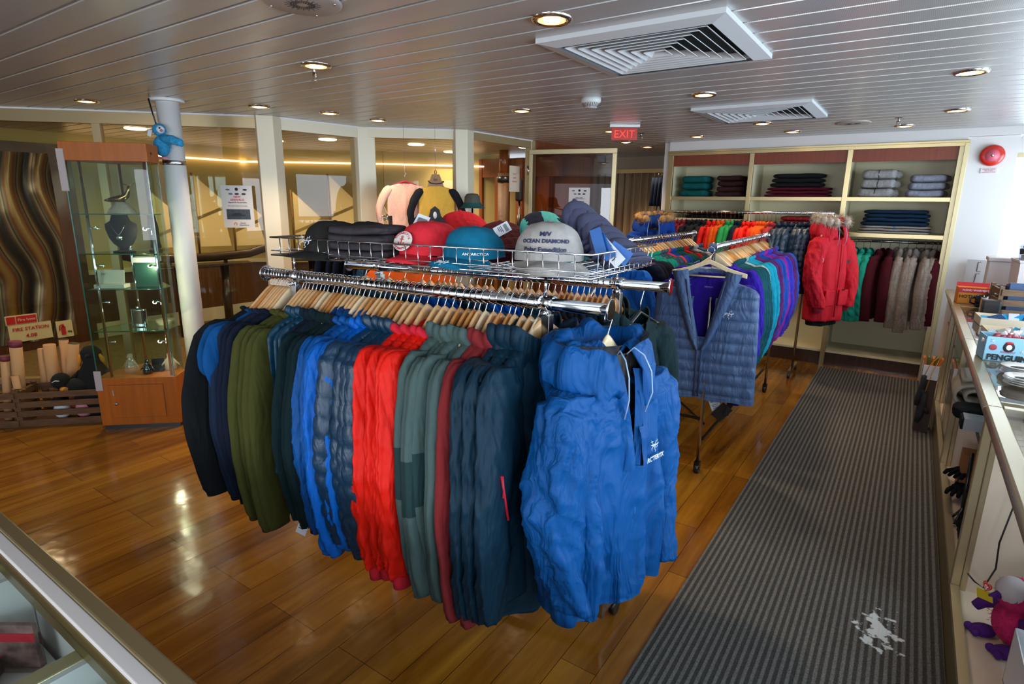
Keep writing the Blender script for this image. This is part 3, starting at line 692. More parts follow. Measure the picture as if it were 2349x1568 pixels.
# ---------------------------------------------------------------- front rack frame and its wire basket
def rail_tube(mb, A, B, r=RR):
    mb.cyl(A, B, r, 20)
def end_cap(p, d, parent, name='end_cap'):
    d = Vector(d).normalized(); p = Vector(p)
    return MB().tube([p, p + d * .003, p + d * .006], [.027, .029, .026], 20).build(name, chrome, parent)
def rackthing(name, label, cat='clothes rack'): return thing(name, label, cat)
rk = rackthing('clothes_rack', 'chrome double-rail clothes rack in front with a wire basket on top')
for A, B in ((FA, FB), (RA, RB)):
    A_, B_ = Vector(A), Vector(B); d = (B_ - A_).normalized()
    z_ = Vector((0, 0, -.002))
    q = MB(); rail_tube(q, A_ + z_, B_ + z_); q = q.build('rail', chrome, rk)
    end_cap(A_, -d, q); end_cap(B_, d, q)
for t in (.115, .868):
    a = Vector(rail_pt(FA, FB, t)); b = Vector(rail_pt(RA, RB, t + .005))
    for p, z0 in ((a, 1.12), (b, .07)):
        MB().box(p.x - .0125, p.y - .0125, z0, p.x + .0125, p.y + .0125, p.z - .03).box(p.x - .008, p.y - .008, p.z - .04, p.x + .008, p.y + .008, p.z - .012).build('post', chrome2, rk, bevel=.002)
        MB().cyl((p.x - .02, p.y, p.z), (p.x + .02, p.y, p.z), .0205, 16).cyl((p.x, p.y - .03, p.z - .025), (p.x, p.y + .005, p.z - .025), .006, 10).build('clamp', chrome, rk)
    for dy in (.13, .26): MB().cyl((b.x - .011, b.y + dy, .03), (b.x + .011, b.y + dy, .03), .03, 16).box(b.x - .006, b.y + dy - .006, .04, b.x + .006, b.y + dy + .006, .08).build('caster', black, rk)
    MB().bar((b.x, b.y - .01, .09), (b.x, b.y + .27, .09), .022).build('base_bar', chrome2, rk)
    MB().bar((a.x, a.y, 1.13), (b.x, b.y, 1.13), .02).build('cross_bar', chrome2, rk)
a, b = Vector(rail_pt(FA, FB, .115)), Vector(rail_pt(FA, FB, .868)); a2, b2 = Vector(rail_pt(RA, RB, .12)), Vector(rail_pt(RA, RB, .873))
MB().bar((a2.x, a2.y, .09), (b2.x, b2.y, .09), .022).build('base_bar', chrome2, rk)
KB = [Vector(v) for v in ((-1.73, 1.137, 1.425), (-.62, 1.244, 1.425), (-.64, 1.712, 1.425), (-1.75, 1.605, 1.425))]
bk = thing('wire_basket', 'shallow chrome wire basket full of hats on top of the front rack', 'basket')
wm = chrome; H_ = .057
mb = MB(); top = [v + Vector((0, 0, H_)) for v in KB]
mb.tube([top[0], top[1], top[2], top[3]], .0028, 8, closed=True); mb.build('rim', wm, bk)
mb = MB(); mb.tube(KB, .0028, 8, closed=True)
def lp(a, b, t): return a + (b - a) * t
for i in range(4): mb.tube([lp(KB[i], top[i], .25), lp(KB[(i + 1) % 4], top[(i + 1) % 4], .25)], .0015, 6)
mb.build('frame_wire', wm, bk)
mb = MB()
for k in range(1, 26):
    t = k / 26; a, b = lp(KB[0], KB[1], t), lp(KB[3], KB[2], t)
    mb.tube([a + Vector((0, 0, H_)), a, b, b + Vector((0, 0, H_))], .0017, 6)
mb.build('cross_wires', wm, bk)
mb = MB()
for k in range(1, 13):
    t = k / 13; a, b = lp(KB[0], KB[3], t), lp(KB[1], KB[2], t)
    mb.tube([a + Vector((0, 0, H_)), a + Vector((0, 0, -.003)), b + Vector((0, 0, -.003)), b + Vector((0, 0, H_))], .0017, 6)
mb.build('long_wires', wm, bk)
for t, A, B, kk in ((.115, FA, FB, 0), (.862, FA, FB, 0), (.12, RA, RB, 1), (.868, RA, RB, 1)):
    p = Vector(rail_pt(A, B, t)); MB().tube([(p.x, p.y - .045 * (1 - 2 * kk) * 0, 1.42), (p.x, p.y, 1.42), (p.x, p.y, p.z + .015)], .004, 8).build('support_hook', chrome, bk)
# ---------------------------------------------------------------- caps and beanies
def cap(loc, rz, fm, label, group=None, tilt=0, badge=None, brim=1, sc=1.0, cname='cap'):
    t = thing('baseball_cap', label, cname, loc, 0, group, rot=(tilt, 0, rz)); t.scale = (sc * 1.12, sc * 1.12, sc * .8)
    mb = MB(); rings = []; n = 40
    for i in range(15):
        u = i / 14; a = u * PI / 2
        ring = []
        for j in range(n):
            th = 2 * PI * j / n; seam = 1 - .012 * (abs(math.cos(3 * th)) < .08)
            rx, ry = .082 * math.cos(a) ** .72, .097 * math.cos(a) ** .72
            z = .118 * math.sin(a) ** .95
            front = max(0, -math.sin(th)); z += .012 * front * math.sin(2 * a)
            ring.append((rx * seam * math.cos(th) , ry * seam * math.sin(th) + .0, z + .002 * math.sin(5 * th + i)))
        rings.append(ring)
    mb.loft(rings, cap=False); mb.build('crown', fm, t)
    MB().sphere((0, 0, .1185), .008, 10, 6, (1, 1, .6)).build('button', fm, t)
    for b in range(brim):
        mb = MB(); rows_t, rows_b = [], []
        for i in range(9):
            v = i / 8; rt, rb = [], []
            for j in range(21):
                u = -1 + j / 10; x = .079 * u * (1 - .04 * v); y = -.097 * math.sqrt(max(0, 1 - (u * .96) ** 2)) - v * .07 * math.sqrt(max(0, 1 - u ** 2 * .98)) - .0 
                z = .004 - .028 * u * u * (.5 + .5 * v) - .012 * v - .004 * b
                rt.append((x + .004 * b, y - .002 * b, z + .0015)); rb.append((x + .004 * b, y - .002 * b, z - .0015))
            rows_t.append(rt); rows_b.append(rb)
        mb.loft(rows_t + rows_b[::-1], closed_u=False, cap=False); mb.build('brim', fm, t)
    if badge: badge(t)
    return t
lettw = mat('white_print', '#e8e8ea', .6); lettn = mat('navy_print', '#20264a', .6); lettr = mat('red_print', '#c2182c', .6); lettk = mat('black_print', '#101010', .6)
def bird(parent, loc, rot, s, m_=None):
    """line-drawn fossil bird emblem"""
    M = Matrix.Translation(loc) @ __import__('mathutils').Euler(rot).to_matrix().to_4x4()
    def ln(pts, w=.018): 
        P = [M @ Vector((x * s, y * s, 0)) for x, y in pts]; return P, w * s
    mb = MB()
    for pts, w in (ln([(-.5, .1), (-.2, -.02), (.1, .05), (.3, .0), (.5, .08)], .035), ln([(-.45, .42), (-.3, .2), (-.35, .05), (-.1, .12)]), ln([(.1, .05), (.15, .3), (.3, .2), (.32, .38)]), ln([(-.2, -.02), (-.4, -.2), (-.5, -.1), (-.35, -.35)]), ln([(.1, .02), (.0, -.3), (.15, -.4), (.05, -.5)]), ln([(-.1, .1), (-.05, -.15), (.1, -.12)]), ln([(-.5, .3), (-.35, .32), (-.2, .3)]), ln([(.3, 0), (.35, -.15), (.25, -.25)])):
        mb.tube(pts, w, 5)
    return mb.build('bird_emblem', m_ or lettw, parent)
cm_char = fabric('cap_charcoal', '#24221f', bump=.5, vary=.2); cm_red = fabric('cap_coral_red', '#d42a35'); cm_teal = fabric('cap_teal', '#0d6482'); cm_stone = fabric('cap_stone', '#a39c96')
def on_cap(az, el):  # point and rotation on the crown front
    a = R(el); th = R(-90 + az)
    return (.084 * math.cos(a) ** .72 * math.cos(th), .099 * math.cos(a) ** .72 * math.sin(th), .118 * math.sin(a) ** .95 + .006)
ZB = 1.43
def wrap_text(s_, sz, x0, z0, m_, t, bold=.0003):
    o = text(s_, sz, (0, 0, 0), (0, 0, 0), m_, t, bold=bold, ext=.0006)
    for v in o.data.vertices:
        x, h, e = v.co; z = z0 + h; q_ = min(.98, max(.0, z / .118)) ** (1 / .95); ca = math.sqrt(1 - q_ * q_) ** .72
        th = -PI / 2 + (x + x0) / (.09 * ca); v.co = (.082 * ca * math.cos(th) * 1.015, .097 * ca * math.sin(th) * 1.015 - e * .5, z + .012 * max(0, -math.sin(th)) * math.sin(2 * math.asin(q_)))
    return o
def b1(t): bird(t, (0, -.102, .045), (R(76), 0, 0), .055)
cap((-1.55, 1.255, ZB + .012), R(-4), cm_char, 'dark charcoal cap with bird emblem at the left end of the basket', 'hats in the basket', badge=b1, sc=.98)
cap((-1.50, 1.35, ZB + .012), R(14), cm_char, 'dark charcoal cap tucked behind the front charcoal cap', 'hats in the basket', sc=.95)
def b2(t):
    q = MB().disc((0, 0, 0), .036, 28); q.v = [(x, z * 0 - .0, y) for x, y, z in q.v]
    q = MB(); rg = []
    for r_, dy in ((0.0005, .0), (.036, .0)): rg.append([(r_ * math.cos(2 * PI * j / 28), -.004 if r_ < .01 else 0, r_ * math.sin(2 * PI * j / 28)) for j in range(28)])
    q.loft(rg, cap=False, smooth=False); o = q.build('round_patch', mat('patch_white', '#e9dfd6', .8), t, loc=(-.018, -.0985, .052), rot=(R(-16), 0, R(-10)))
    for k, (w, base, sg) in enumerate((('ANTARCTIC', 90, -1), ('ADVENTURE', -90, 1))):
        for i, ch in enumerate(w):
            a = base + sg * (i - 4) * 17; x, z = .0285 * math.cos(R(a)), .0285 * math.sin(R(a))
            text(ch, .0105, (x, -.0045, z), (R(90), R(-(a - 90)) if sg < 0 else R(-(a + 90)), 0), lettr, o, bold=.0002)
    mb = MB(); mb.tube([(0, -.005, .012), (0, -.005, -.014)], .0014, 6); mb.tube([(-.007, -.005, .006), (.007, -.005, .006)], .0012, 6)
    mb.tube([(.011 * math.cos(R(a)), -.005, -.003 + .011 * math.sin(R(a))) for a in range(190, 351, 16)], .0015, 6); mb.tube([(.0035 * math.cos(R(a)), -.005, .0145 + .0035 * math.sin(R(a))) for a in range(0, 360, 45)], .0009, 5, closed=True)
    mb.build('anchor', lettr, o)
cap((-1.215, 1.345, ZB + .016), R(4), cm_red, 'coral red cap with round anchor patch in the middle of the basket', 'hats in the basket', badge=b2, brim=2)
def b3(t):
    bird(t, (.03, -.163, -.002), (R(20), 0, R(10)), .04)
    wrap_text('ANTARCTICA', .012, .075, .018, lettw, t, .0002)
cap((-1.045, 1.34, ZB + .016), R(-4), cm_teal, 'teal blue cap with stacked brims between the red and stone caps', 'hats in the basket', badge=b3, brim=4, sc=.9)
def b4(t):
    for s_, z, w in (('M/V', .074, .017), ('OCEAN DIAMOND', .055, .0145), ('Polar Expedition', .033, .0165)): wrap_text(s_, w, 0, z, lettn, t, .0005)
cap((-.83, 1.40, ZB + .02), R(24), cm_stone, 'large stone grey cap with expedition lettering near the basket corner', 'hats in the basket', badge=b4, brim=6, sc=1.05)
def beanie(loc, rz, fm, label, cat, group, tilt=0, sc=(1, 1, 1), m2=None, name='knit_beanie'):
    t = thing(name, label, cat, loc, 0, group, rot=(tilt, 0, rz)); t.scale = sc
    mb = MB(); rings = []; n = 36
    for i in range(16):
        u = i / 15; a = u * PI / 2 * .98; ring = []
        for j in range(n):
            th = 2 * PI * j / n; w = 1 + .04 * math.sin(th * 3 + u * 4 + loc[0] * 50) + .03 * math.sin(th * 12) * math.cos(a)
            ring.append((.095 * math.cos(a) ** .8 * math.cos(th) * w, .03 * math.cos(a) ** .8 * math.sin(th) * w, .115 * math.sin(a) ** .9))
        rings.append(ring)
    mb.loft(rings); o = mb.build('knit_body', [fm, m2 or fm], t)
    if m2:
        for p in o.data.polygons:
            c = p.center; p.material_index = 1 if math.sin(c.x * 55 + .6) > 0 else 0
    MB().tube([(.097 * math.cos(R(a)), .032 * math.sin(R(a)), .012) for a in range(0, 360, 15)], .009, 8, closed=True).build('rolled_cuff', fm, t)
    MB().sphere((0, 0, .115), .008, 8, 6).build('crown_button', fm, t)
    return t
def beanie_stack(x, y, n, fm, desc, group, rz, m2=None, h=1.0, w=1.0, first='front'):
    for i in range(n):
        dx, dy = .006 * (i % 2), .021 * i
        beanie((x + dx - math.sin(rz) * dy, y + math.cos(rz) * dy, ZB + .004 + .009 * i), rz, fm, '%s, %s from the front of its row' % (desc, ORD[i]), 'beanie', group, tilt=R(-30), sc=(w, 1, h * (.52 + .075 * i)), m2=m2)
bm_red = fabric('beanie_red', '#b30d1e', bump=.4); bm_mar = fabric('beanie_maroon', '#521320', bump=.4); bm_navy = fabric('beanie_navy', '#171b30', bump=.4); bm_mint = fabric('beanie_mint', '#58b5a8', bump=.4); bm_slate = fabric('beanie_slate', '#45465c', bump=.4); bm_blk = fabric('beanie_black', '#121214', bump=.4)
beanie_stack(-1.15, 1.50, 6, bm_red, 'red fleece beanie in the basket', 'red beanies', R(65))
beanie_stack(-.99, 1.49, 5, bm_mar, 'maroon fleece beanie in the basket', 'maroon beanies', R(65), h=.85)
beanie_stack(-.87, 1.55, 6, bm_navy, 'navy and mint striped beanie in the basket', 'striped beanies', R(60), m2=bm_mint, h=1.05)
beanie_stack(-.645, 1.53, 8, bm_slate, 'slate grey beanie at the right of the basket', 'slate beanies', R(80), h=1.05)
beanie_stack(-1.34, 1.42, 3, bm_blk, 'black beanie in the basket behind the folded stack', 'black beanies', R(28), h=.7)
# hang tags lying on hats
def cardtag(name, loc, rot, w, h, face, label, cat='price tag', group=None, bars=True, lines=None, top=False):
    t = MB().obox((0, 0, 0), (w, .0012, h)).build(name, face); t.location = loc; t.rotation_euler = rot
    tag(t, label, cat, group)
    if bars:
        mb = MB()
        x = -w * .34
        k = 0
        while x < w * .34:
            bw = w * (.02 + .025 * ((k * 7) % 3) / 2); mb.box(x, -.0014, h * .12, x + bw, -.0008, h * .34); x += bw + w * .03; k += 1
        mb.build('barcode', lettk, t)
        mb = MB()
        for i in range(3): mb.box(-w * .35, -.0014, -h * (.05 + .1 * i), w * (.3 - .1 * i), -.0008, -h * (.02 + .1 * i))
        mb.build('print_lines', lettk, t)
    return t
tagw = mat('tag_card_white', '#d9dbe0', .6); tagk = mat('tag_card_black', '#14151a', .4); tagb = mat('tag_card_blue', '#0c559c', .45)
cardtag('swing_tag', (-1.255, 1.335, 1.53), (R(-38), R(18), R(25)), .04, .075, tagw, 'white barcode tag on the black beanies in the basket', group='tags')
cardtag('swing_tag', (-1.29, 1.36, 1.52), (R(-40), R(-38), R(20)), .05, .09, tagk, 'black swing tag under the white barcode tag', group='tags', bars=False)
cardtag('swing_tag', (-1.22, 1.37, 1.52), (R(-40), R(48), R(20)), .045, .08, tagk, 'black swing tag leaning right beside the white barcode tag', group='tags', bars=False)
cardtag('swing_tag', (-.99, 1.40, 1.525), (R(-50), R(58), R(25)), .03, .06, tagw, 'small white barcode tag on the maroon beanies', group='tags')
cardtag('swing_tag', (-.67, 1.375, 1.505), (R(-10), R(-22), R(8)), .03, .07, tagb, 'bright blue swing tag leaning on the stone cap', group='blue tags', bars=False)
cardtag('swing_tag', (-.655, 1.385, 1.492), (R(-10), R(-36), R(8)), .03, .07, tagb, 'second blue swing tag fanned behind the first by the stone cap', group='blue tags', bars=False)
cardtag('swing_tag', (-.64, 1.39, 1.478), (R(-10), R(-48), R(10)), .035, .08, tagw, 'white swing tag fanned under the blue tags', group='blue tags')
cardtag('swing_tag', (-.625, 1.41, 1.475), (R(-6), R(-58), R(30)), .04, .06, tagb, 'dark blue card standing by the slate beanies', group='blue tags', bars=False)
cardtag('swing_tag', (-.90, 1.20, 1.437), (R(80), 0, R(20)), .09, .03, mat('tag_clear', '#8f9094', .3), 'clear grey tag lying flat on the basket wires below the teal cap', group='tags')
# folded stack in the basket
def slab(mb, cx, cy_, z0, w, d, h, seed=0, n=28, wav=.004, nose=1):
    """a folded garment: rounded fold to the front (-y), soft edges"""
    rings = []
    for i in range(n + 1):
        x = -w / 2 + w * i / n; e = 1 - (abs(2 * i / n - 1)) ** 12 * .5; ring = []
        for j in range(24):
            th = 2 * PI * j / 24; c, s_ = math.cos(th), math.sin(th)
            y = d / 2 * math.copysign(abs(c) ** .35, c); z = h / 2 * math.copysign(abs(s_) ** .6, s_)
            ring.append((cx + x + .003 * math.sin(j + seed), cy_ + y * e + wav * nz(x * 20, z * 60, seed) * 1.4, z0 + h / 2 + z * e + wav * nz(x * 14, y * 12, seed + 3)))
        rings.append(ring)
    mb.loft(rings)
    return mb
def folded(name, label, cat, group, loc, rz, w, d, h, fm, seed, stripe=None, wav=.004, cuff=None):
    t = slab(MB(), 0, 0, 0, w, d, h, seed, wav=wav).build(name, fm); t.location = loc; t.rotation_euler = (0, 0, rz); tag(t, label, cat, group)
    if stripe: slab(MB(), 0, -.0015, 0, .012, d + .001, h + .001, seed, 4, wav=0).build('zip', stripe, t)
    if cuff:
        for s_ in (1,): MB().tube([(s_ * w * .46, -.02, h * .5), (s_ * w * .54, -.03, h * .45), (s_ * w * .57, -.05, h * .3)], [h * .45, h * .4, h * .25], 12).build('sleeve_cuff', cuff, t)
    return t
for i in range(4):
    folded('folded_fleece', 'folded grey-brown fleece in the basket, %s from the top' % ORD[3 - i], 'folded clothes', 'folded fleeces in the basket', (-1.40 + .004 * i, 1.25, ZB + .024 * i), R(5), .24 - .006 * i, .155, .025, fabric('fleece_mole', '#3b3538'), i)
# pompom hat with fur at the back
def furball(mb, c, r, n=500, ln=.02, seed=1, flat=1, w=.0012):
    rg = random.Random(seed)
    for _ in range(n):
        v = Vector((rg.gauss(0, 1), rg.gauss(0, 1), rg.gauss(0, 1))).normalized(); v.z *= flat
        p = Vector(c) + v * r * rg.uniform(.55, 1); q = p + v * ln * rg.uniform(.6, 1.2) + Vector((rg.uniform(-1, 1), rg.uniform(-1, 1), rg.uniform(-1.2, .4))) * ln * .45
        s_ = v.cross(Vector((rg.random(), rg.random(), rg.random()))).normalized() * w
        o = len(mb.v); mb.add([p - s_, p + s_, q], [(0, 1, 2)])
    return mb
furm = mat('fur_grey_brown', '#8f7a68', .9, vary=.4, vscale=40); furt = mat('fur_tawny', '#a9814f', .9, vary=.5, vscale=25)
t = thing('pompom_hat', 'purple knitted hat with a brown fur pompom behind the red beanies', 'hat', (-1.27, 1.60, ZB)); 
MB().sphere((0, 0, .05), .06, 18, 10, (1.1, .9, 1)).build('knit_body', fabric('hat_violet', '#351a5e', bump=.6), t)
mb = MB().sphere((-.05, .02, .085), .016, 8, 6); furball(mb, (-.05, .02, .085), .024, 420, .02, 3); mb.build('pompom', furm, t)
# ---------------------------------------------------------------- hero jacket hanging on the end of the front rail
def big_hood(fm, lin_, parent, s=1.0, lift=0):
    n = 44; rows = []
    prof = [(.098, -.125), (.118, -.085), (.15, -.05 + lift), (.182, -.035 + lift), (.198, -.065), (.20, -.12), (.178, -.18)]
    prof = [(.085, -.105), (.098, -.055), (.128, -.018 + lift), (.172, -.022 + lift), (.205, -.065), (.215, -.125), (.19, -.185)]
    ang = [R(-74) + R(328) * i / (n - 1) for i in range(n)]
    import itertools
    for k, (r_, z) in enumerate(prof):
        row = []
        for i, a in enumerate(ang):
            c, s_ = math.cos(a), math.sin(a)
            e = abs(i - (n - 1) / 2) / ((n - 1) / 2); fl = 1 + .14 * nz(c * 5, s_ * 5, k * .9, 3) 
            rr = r_ * s * (fl if k > 1 else 1); zz = z * s + (.035 * math.sin(a * 5 + k * .8) + .02 * math.sin(a * 9 - k)) * (k / 6) ** 1.2 * s
            zz -= (.045 * e ** 3) * (k / 3 if k < 3 else 1) * s; rr *= 1 - .12 * e ** 3
            row.append((rr * c, rr * .68 * s_ + .022, zz))
        rows.append(row)
    q = MB().loft(rows, closed_u=False, cap=False).build('hood', fm, parent)
    sol = q.modifiers.new('solid', 'SOLIDIFY'); sol.thickness = .005; sol.offset = -1
    rows = []
    for k, (r_, z) in enumerate(((.088, -.135), (.105, -.092), (.138, -.056 + lift), (.165, -.038 + lift), (.184, -.030 + lift))):
        rows.append([(r_ * s * math.cos(a) * (1 + .08 * nz(math.cos(a) * 6, math.sin(a) * 6, k, 8)), r_ * s * .66 * math.sin(a) + .022, z * s + .004) for a in ang])
    MB().loft(rows, closed_u=False, cap=False).build('hood_lining', lin_, q)
    # zip teeth along both hood edges
    for e in (0, -1):
        pts = [Vector((prof[k][0] * s * math.cos(ang[e]) * 1.01, prof[k][0] * s * .68 * math.sin(ang[e]) + .01, prof[k][1] * s - .045 * s * min(1, k / 3))) for k in range(1, 7)]
        MB().tube(pts, .0022, 6).build('zip_teeth', mat('zip_teeth', '#8fa4bb', .4), q)
    return q
lining = mat('charcoal_lining', '#2b2a2c', .7, bump=.2, crease=.5)
def hero():
    t = thing('shell_jacket', 'bright blue hooded shell jacket hanging on the near end of the front rail', 'jacket', (FB[0] + .0, FB[1] - .004, FB[2] - .045), R(76)); t.scale = (.78, .86, .885)
    vcut = lambda x, y, z: (y < .0 and z > -.38 and abs(x - .012) < .008 + .034 * max(0, (z + .38) / .26))
    b = body_mesh(.80, .085, 1.0, 0, 1.6, 11, cut=vcut, neck=.085, flare=1.08, fine=.7); o = b.build('body', F['heroblue'], t)
    MB().loft([[(x, -.045 + .3 * x * x - .09 * (z_ + .09) * -1 * .35, z_) for x in (-.10, -.05, 0, .05, .10)] for z_ in (-.07, -.15, -.25, -.35, -.47)], closed_u=False, cap=False).build('lining', lining, o)
    o = sleeve_mesh(1, .60, 1.0, .05, .098, .055, .045, -.05, 0, 2.0, 3).build('sleeve', F['heroblue'], t)
    MB().tube([(-0.245, -.066, -.74), (-.245, -.07, -.80)], [.05, .044], 16, flat=.7).build('cuff_tab', F['heroblue'], sleeve_mesh(-1, .60, 1.0, .055, .10, .058, .05, -.05, 0, 2.2, 4).build('sleeve', F['heroblue'], t))
    big_hood(F['heroblue'], lining, t, 1.0)
    for s_ in (-1, 1):
        rows = []
        for k in range(14):
            z_ = -.11 - .28 * k / 13; hw = .008 + .034 * max(0, (z_ + .38) / .26); y_ = -.072 - .045 * (k / 13) ** .6
            rows.append([(.012 + s_ * (hw - .012), y_ + .004, z_), (.012 + s_ * (hw + .002), y_ - .012, z_), (.012 + s_ * (hw + .024), y_ - .006, z_), (.012 + s_ * (hw + .034), y_ + .012, z_)])
        MB().loft(rows, closed_u=False, cap=False).build('front_facing', F['heroblue'], t)
    # zip down the open front
    zt = mat('hero_zip_tape', '#0a3e86', .5)
    z = MB()
    for s_ in (-1, 1): z.tube([(.012 + s_ * .042, -.085, -.13), (.012 + s_ * .03, -.102, -.24), (.012 + s_ * .012, -.114, -.36), (.012, -.118, -.40)], .003, 6)
    z.tube([(.012, -.118, -.40), (.012, -.125, -.78)], .0022, 6); z.build('zip', zt, t)
    MB().tube([(.014, -.12, -.45), (.016, -.124, -.50), (.016, -.124, -.53)], [.003, .0022, .0035], 6).build('zip_pull', mat('zip_pull', '#2e6cb4', .4), t)
    bird(t, (.115, -.118, -.345), (R(86), 0, R(2)), .042); text("ARC'TERYX", .021, (.115, -.12, -.385), (R(88), 0, R(2)), lettw, t, bold=0, ext=.001)
    return t
hero()
hang(2, (FB[0], FB[1] - .003, FB[2] - .022), R(76), 'pale wood hanger holding the bright blue hooded jacket at the front rail end', 'end hangers').scale = (.72, 1, 1)
# red chest zips on the dark teal shells and logo patches: one per jacket
k = 0
for o in list(bpy.data.objects):
    if o.get('label', '').startswith('dark teal shell jacket on the front rail'):
        q = MB().tube([(-.272, -.060, -.40), (-.250, -.066, -.53)], .0036, 6).build('red_pocket_zip', redzip, o)
        MB().tube([(-.272, -.063, -.40), (-.274, -.068, -.43), (-.276, -.068, -.455)], [.003, .0016, .0028], 6).build('zip_pull', redzip, q)
# ---------------------------------------------------------------- far end of the rear rail: green shell, blue shell facing the aisle
def facing(key, loc, rz, label, group, sc=1): return place(key, loc, rz, label, group, scale=(sc, sc, sc))
G('green_front', 'shell_jacket', 'jacket', F['forest'], L=.72, T=.04, Ls=.62, collar=.08, hood=1.3, fold=1.4, r0=.085, r1=.05)
facing('green_front', (RB[0] - .12, RB[1] + .02, RB[2] - .03), R(88), 'dark green hooded shell jacket facing the aisle at the rear rail end', 'end jackets', .86)
hang(3, (RB[0] - .10, RB[1] + .02, RB[2] - .02), R(88), 'thin black hanger with the dark green jacket on the rear rail end', 'end hangers')
# ---------------------------------------------------------------- second rack: two rails running away from the camera
BR_A, BR_B = (-1.0, 3.64, 1.35), (-1.06, 5.44, 1.35)
BL_A, BL_B = (-1.64, 3.68, 1.35), (-1.66, 5.32, 1.35)
rk2 = rackthing('clothes_rack', 'chrome clothes rack with two rails running toward the shelving, vest at its end')
for A, B in ((BR_A, BR_B), (BL_A, BL_B)):
    A_, B_ = Vector(A), Vector(B); d = (B_ - A_).normalized(); A_ = A_ - d * .0
    q = MB(); rail_tube(q, A_, B_ + d * .05); q = q.build('rail', chrome, rk2); end_cap(A_, -d, q); end_cap(B_ + d * .05, d, q)
for y in (3.36, 5.3):
    for x, sx in ((-.90, 1), (-1.72, -1)):
        xr = BR_A[0] if sx > 0 else BL_A[0]
        MB().tube([(x, y, .07), (x, y, .5), (x - sx * .02, y + .04, 1.0), (xr, y + (.30 if y < 4 else -.02), 1.335)], .011, 12).build('post', chrome2, rk2)
        MB().cyl((x - .014, y, .03), (x + .014, y, .03), .03, 16).box(x - .017, y - .018, .03, x + .017, y + .018, .075).build('caster', black, rk2)
    MB().bar((-.90, y, .35), (-1.72, y, .35), .014).build('cross_bar', mat('dark_steel', '#241c18', .4, .5), rk2)
MB().bar((-.90, 3.42, .20), (-.93, 5.3, .20), .014).bar((-1.72, 3.42, .20), (-1.72, 5.3, .20), .014).bar((-.90, 3.42, .3), (-1.70, 4.4, .3), .012).build('base_bar', MATS['dark_steel'], rk2)
G('tealfl', 'fleece_jacket', 'fleece', F['tealfleece'], L=.76, T=.016, Ls=.64, collar=.05, fold=.9)
G('heath', 'fleece_jacket', 'fleece', F['heather'], L=.72, T=.02, Ls=.66, collar=.05, fold=.6)
G('cyan', 'softshell_jacket', 'jacket', F['cyan'], L=.74, T=.018, Ls=.64, collar=.04, fold=.9)
G('plum', 'softshell_jacket', 'jacket', F['plum'], L=.70, T=.018, Ls=.64, collar=.05, hood=.8, fold=.9)
G('cobalt', 'shell_jacket', 'jacket', F['cobalt'], L=.70, T=.018, Ls=.62, collar=.05, hood=.8, fold=1)
G('magenta', 'shell_jacket', 'jacket', F['magenta'], L=.70, T=.018, Ls=.62, collar=.05, hood=.9, fold=1)
G('violet', 'shell_jacket', 'jacket', F['violet'], L=.70, T=.02, Ls=.62, collar=.05, hood=.8, fold=1)
G('purple_ls', 'long_sleeve_shirt', 'shirt', F['purple'], L=.70, T=.014, Ls=.66, collar=.02, fold=1.1)
seqR = [('purple_ls', 'purple long-sleeve top', 2), ('tealfl', 'dark teal fleece', 5), ('heath', 'pale heather grey fleece', 1), ('cyan', 'cyan softshell jacket', 3), ('plum', 'plum softshell jacket', 3), ('cobalt', 'cobalt blue shell jacket', 2), ('magenta', 'magenta hooded shell jacket', 3), ('violet', 'violet blue shell jacket', 3), ('plum', 'dark plum jacket', 2), ('cobalt', 'deep cobalt jacket', 2)]
cum = [0.045, .07, .11, .135, .16, .185, .21, .27, .33, .365, .40, .45, .48, .51, .56, .59, .63, .66, .69, .74, .77, .8, .85, .89, .93, .97]
fill_rail(BR_A, BR_B, cum, seqR, -1, 'the vest rail', dirw='front')
G('navytee', 't_shirt', 't-shirt', F['navy'], L=.64, T=.014, sl='short', collar=.015)
G('seag', 'fleece_jacket', 'fleece', F['seagreen'], L=.68, T=.018, Ls=.6, collar=.05)
G('tealpuf', 'down_jacket', 'jacket', F['petrol'], L=.66, T=.024, Ls=.6, collar=.05, quilt=.007)
G('pinkf', 'fleece_jacket', 'fleece', F['pink'], L=.66, T=.016, Ls=.6, collar=.05)
G('greenf', 'fleece_jacket', 'fleece', F['green'], L=.66, T=.016, Ls=.6, collar=.05)
G('scarf_', 'fleece_jacket', 'fleece', F['scarlet'], L=.66, T=.016, Ls=.6, collar=.05)
G('gbf', 'fleece_jacket', 'fleece', F['greybrown'], L=.66, T=.016, Ls=.6, collar=.05)
G('lgf', 'fleece_jacket', 'fleece', F['lightgrey'], L=.66, T=.016, Ls=.6, collar=.05)
seqL = [('navytee', 'navy t-shirt', 5), ('seag', 'sea green fleece', 3), ('tealpuf', 'teal blue down jacket', 3), ('pinkf', 'coral pink fleece', 1), ('cobalt', 'royal blue jacket', 2), ('greenf', 'bottle green fleece', 3), ('scarf_', 'scarlet fleece', 2), ('gbf', 'grey-brown fleece', 2), ('lgf', 'light grey fleece', 2), ('tealpuf', 'blue down jacket', 2)]
fill_rail(BL_A, BL_B, [.02 + i * .039 for i in range(25)], seqL, -1, 'the inner rail', dirw='front')
facing('royal_shell', (-1.63, 3.56, 1.33), R(10), 'vivid blue shell jacket facing the camera on the near end of the inner rail', 'end jackets', 1.0)
